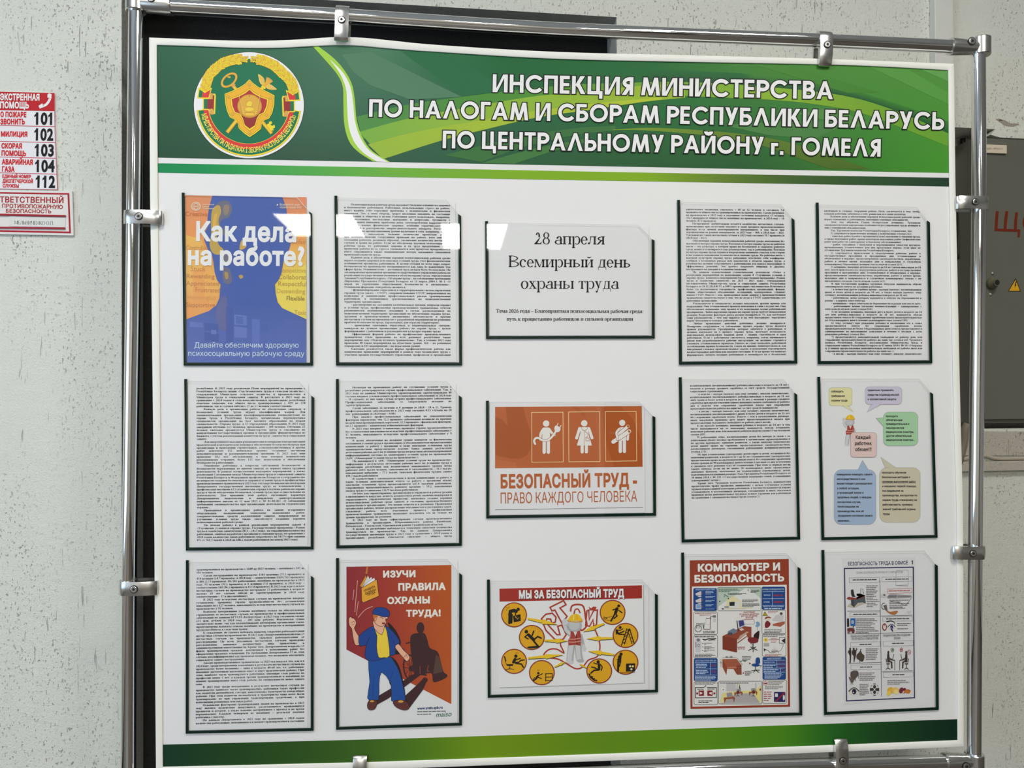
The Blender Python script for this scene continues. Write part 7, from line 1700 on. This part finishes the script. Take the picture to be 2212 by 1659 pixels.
A.text('ТЕХНИКА ВОССТАНОВЛЕНИЯ ЗРЕНИЯ', 592, 1570, 1096, 1556, 38, (76, 80, 90), '0.01'); A.text('ПОСЛЕ РАБОТЫ С КОМПЬЮТЕРОМ', 612, 1618, 1080, 1606, 38, (76, 80, 90), '0.01'); A.text('ПРОФИЛАКТИКА ПРИ УХУДШЕНИИ', 1170, 1560, 1650, 1544, 38, (76, 80, 90), '0.01'); A.text('ЗРЕНИЯ', 1360, 1606, 1474, 1602, 38, (76, 80, 90), '0.01'); A.build('captions', o)
A = Art(C, S, base=.0020)
A.poly([(530, 1020), (600, 960), (860, 960), (660, 1046)], (196, 186, 168)); A.poly([(600, 890), (850, 850), (862, 972), (800, 950), (720, 960), (656, 1040), (604, 1000)], (84, 92, 96)); A.poly([(604, 1000), (656, 1040), (650, 900), (600, 890)], (66, 70, 74)); A.poly([(520, 880), (560, 852), (700, 880), (860, 830), (760, 795), (700, 800), (720, 830), (862, 846), (700, 900), (560, 906)], (150, 62, 52)); A.poly([(600, 730), (640, 722), (662, 830), (690, 850), (620, 856), (602, 800)], DK_); A.poly([(660, 800), (700, 830), (730, 850), (690, 862)], (230, 228, 228)); A.line([(780, 700), (768, 790)], 8, (110, 116, 140)); A.line([(808, 706), (824, 800)], 8, (90, 100, 120)); A.build('desk_picture', o)
A = Art(C, S, base=.0020)
A.poly([(1230, 850), (1300, 800), (1680, 830), (1640, 870), (1400, 880), (1260, 880)], (170, 168, 168)); [A.line([(1250 + k * 6, 872 - k * 22), (1400 + k * 6, 866 - k * 18)], 8, DK_) for k in range(3)]; [A.line([(1420 + k * 5, 862 - k * 14), (1660 + k * 5, 852 - k * 8)], 6, (96, 94, 96)) for k in range(3)]; A.line([(1680, 850), (1620, 940), (1550, 1000), (1450, 960), (1300, 930)], 6, DK_, sm=4); A.ring(1180, 1020, 40, 60, 10, DK_, 60, 300); A.ell(1180, 830, 50, 40, (206, 200, 202)); A.ell(1190, 822, 18, 12, DK_); A.poly([(1170, 1010), (1230, 990), (1250, 1110), (1210, 1090)], (104, 98, 96)); A.poly([(1220, 1100), (1300, 1120), (1400, 1100), (1430, 1120), (1380, 1170), (1300, 1160)], (176, 112, 66), 2); A.poly([(1580, 1110), (1676, 1096), (1632, 1152)], (206, 204, 204)); A.build('keyboard_picture', o)
A = Art(C, S, base=.0020)
A.poly([(528, 1240), (566, 1236), (570, 1380), (530, 1390)], DK_); A.poly([(590, 1236), (680, 1232), (680, 1368), (590, 1370)], (42, 104, 170)); A.ring(620, 1300, 16, 30, 7, WHT); A.ring(640, 1300, 14, 26, 6, WHT); A.line([(640, 1370), (644, 1400)], 14, DK_); A.poly([(530, 1420), (600, 1400), (660, 1420), (660, 1490), (600, 1460), (560, 1500)], (110, 60, 56), 2); A.ell(560, 1480, 24, 20, (150, 100, 96)); A.ell(636, 1480, 24, 18, (110, 60, 60)); A.build('computer_picture', o)
def eye(A, cx, cy, k, iris):
    A.poly([(cx - 90 * k, cy), (cx, cy - 62 * k), (cx + 84 * k, cy - 6 * k), (cx, cy + 66 * k)], (232, 220, 212), 4); A.ell(cx + 4 * k, cy, 40 * k, 52 * k, iris); A.ell(cx + 4 * k, cy, 20 * k, 30 * k, (16, 16, 22)); A.ell(cx - 8 * k, cy + 14 * k, 10 * k, 10 * k, WHT, 10); A.line([(cx - 92 * k, cy + 2 * k), (cx - 40 * k, cy - 50 * k), (cx + 20 * k, cy - 64 * k), (cx + 90 * k, cy - 4 * k)], 16 * k, (24, 20, 22), sm=4)
A = Art(C, S, base=.0020); eye(A, 1318, 1390, .75, (86, 100, 160)); A.line([(1226, 1296), (1310, 1280), (1370, 1310), (1380, 1350)], 20, (40, 26, 28), sm=4, taper=6); A.poly([(1300, 1420), (1330, 1420), (1350, 1470), (1336, 1470)], (50, 40, 60)); A.ell(1194, 1388, 42, 66, (140, 50, 50)); A.ell(1194, 1388, 26, 46, (226, 216, 214)); A.line([(1194, 1340), (1192, 1376)], 9, (90, 30, 34)); A.build('eye_picture', o)
A = Art(C, S, base=.0020); SL = (62, 52, 48)
A.ell(586, 1776, 16, 24, SL); A.poly([(560, 1800), (606, 1800), (604, 1900), (596, 2020), (574, 2024), (580, 1900), (550, 1840)], SL, 2); A.ell(648, 1774, 18, 20, SL); A.poly([(622, 1800), (690, 1796), (690, 1880), (662, 2000), (648, 2010), (646, 1900), (626, 1880)], SL, 2); A.line([(690, 1810), (706, 1780), (690, 1762)], 16, SL); A.poly([(700, 1880), (750, 1830), (770, 1800), (800, 1860), (836, 1890), (834, 1950), (800, 2004), (740, 1970), (700, 1940)], (78, 68, 60), 2); A.line([(770, 1810), (766, 1786), (790, 1780)], 9, SL); A.line([(752, 1970), (754, 2020)], 8, SL); A.build('exercise_picture', o)
A = Art(C, S, base=.0020); A.poly([(600, 2180), (660, 2155), (720, 2170), (736, 2230), (690, 2290), (650, 2330), (600, 2290), (590, 2230)], (92, 82, 80), 3); A.poly([(560, 2268), (600, 2290), (650, 2310), (650, 2350), (610, 2380), (580, 2330)], (104, 92, 90), 2); [A.line(p, 8, (92, 82, 80)) for p in ([(610, 2370), (596, 2408)], [(624, 2370), (634, 2408)], [(676, 2300), (684, 2350)], [(730, 2230), (734, 2300)])]; eye(A, 652, 2530, 1.0, (50, 66, 90)); A.build('eye_picture', o)
A = Art(C, S, base=.0020)
for a in range(4): q = math.radians(90 * a); c_, s_ = math.cos(q), math.sin(q); A.ell(1018 + 44 * c_, 2494 + 48 * s_, 32, 26, (66, 58, 54), 16, 90 * a); A.ring(1018, 2494, 82, 108, 13, (66, 58, 54), 90 * a - 18, 90 * a + 18, 8); A.ring(1018, 2494, 84, 100, 8, (66, 58, 54), 90 * a + 36, 90 * a + 54, 6)
A.ell(1018, 2494, 12, 12, WHT); A.build('eye_exercise_diagram', o)
A = Art(C, S, base=.0020)
for sg, x0 in ((1, 1262), (-1, 1578)):
    X = lambda P: [(x0 + sg * (x - 1262), y) for x, y in P]
    A.ell(x0, 1836, 17, 26, SL); A.poly(X([(1244, 1862), (1276, 1858), (1282, 1960), (1290, 2000), (1244, 2010)]), SL, 2); A.line(X([(1262, 1990), (1320, 2010), (1324, 2120)]), 24, SL); A.line(X([(1270, 1930), (1330, 1966)]), 14, SL); A.line(X([(1222, 1950), (1232, 2010)]), 13, SL, cap=True); A.poly(X([(1225, 2030), (1290, 2030), (1286, 2050), (1230, 2050)]), SL); A.line(X([(1256, 2050), (1256, 2110)]), 10, SL); A.line(X([(1216, 2140), (1256, 2112), (1298, 2138)]), 12, SL); A.line(X([(1286, 1966), (1380, 1978)]), 16, SL); A.line(X([(1376, 1980), (1376, 2150)]), 8, SL); A.line(X([(1338, 1962), (1358, 1866)]), 9, SL)
A.ring(1334, 1794, 28, 38, 9, (84, 120, 70)); A.ell(1334, 1794, 10, 18, (84, 120, 70)); A.ring(1492, 1790, 26, 38, 10, (176, 60, 60)); A.ell(1492, 1790, 8, 14, (176, 60, 60)); A.ring(1630, 1832, 30, 42, 7, (170, 70, 66)); A.line([(1610, 1800), (1650, 1862)], 6, (170, 70, 66)); A.build('posture_picture', o)
A = Art(C, S, base=.0020)
for x, y, rx, ry, c in ((1300, 2510, 56, 60, (226, 176, 60)), (1274, 2560, 34, 50, (240, 204, 90)), (1390, 2510, 62, 56, (232, 196, 110)), (1400, 2540, 40, 40, (244, 220, 140)), (1490, 2510, 36, 54, (120, 40, 60)), (1540, 2516, 34, 52, (110, 34, 54)), (1530, 2540, 16, 26, (220, 190, 150)), (1600, 2530, 50, 34, (206, 124, 50)), (1620, 2510, 40, 18, (190, 110, 40))): A.ell(x, y, rx, ry, c, 18, 20)
A.build('fruit_picture', o)
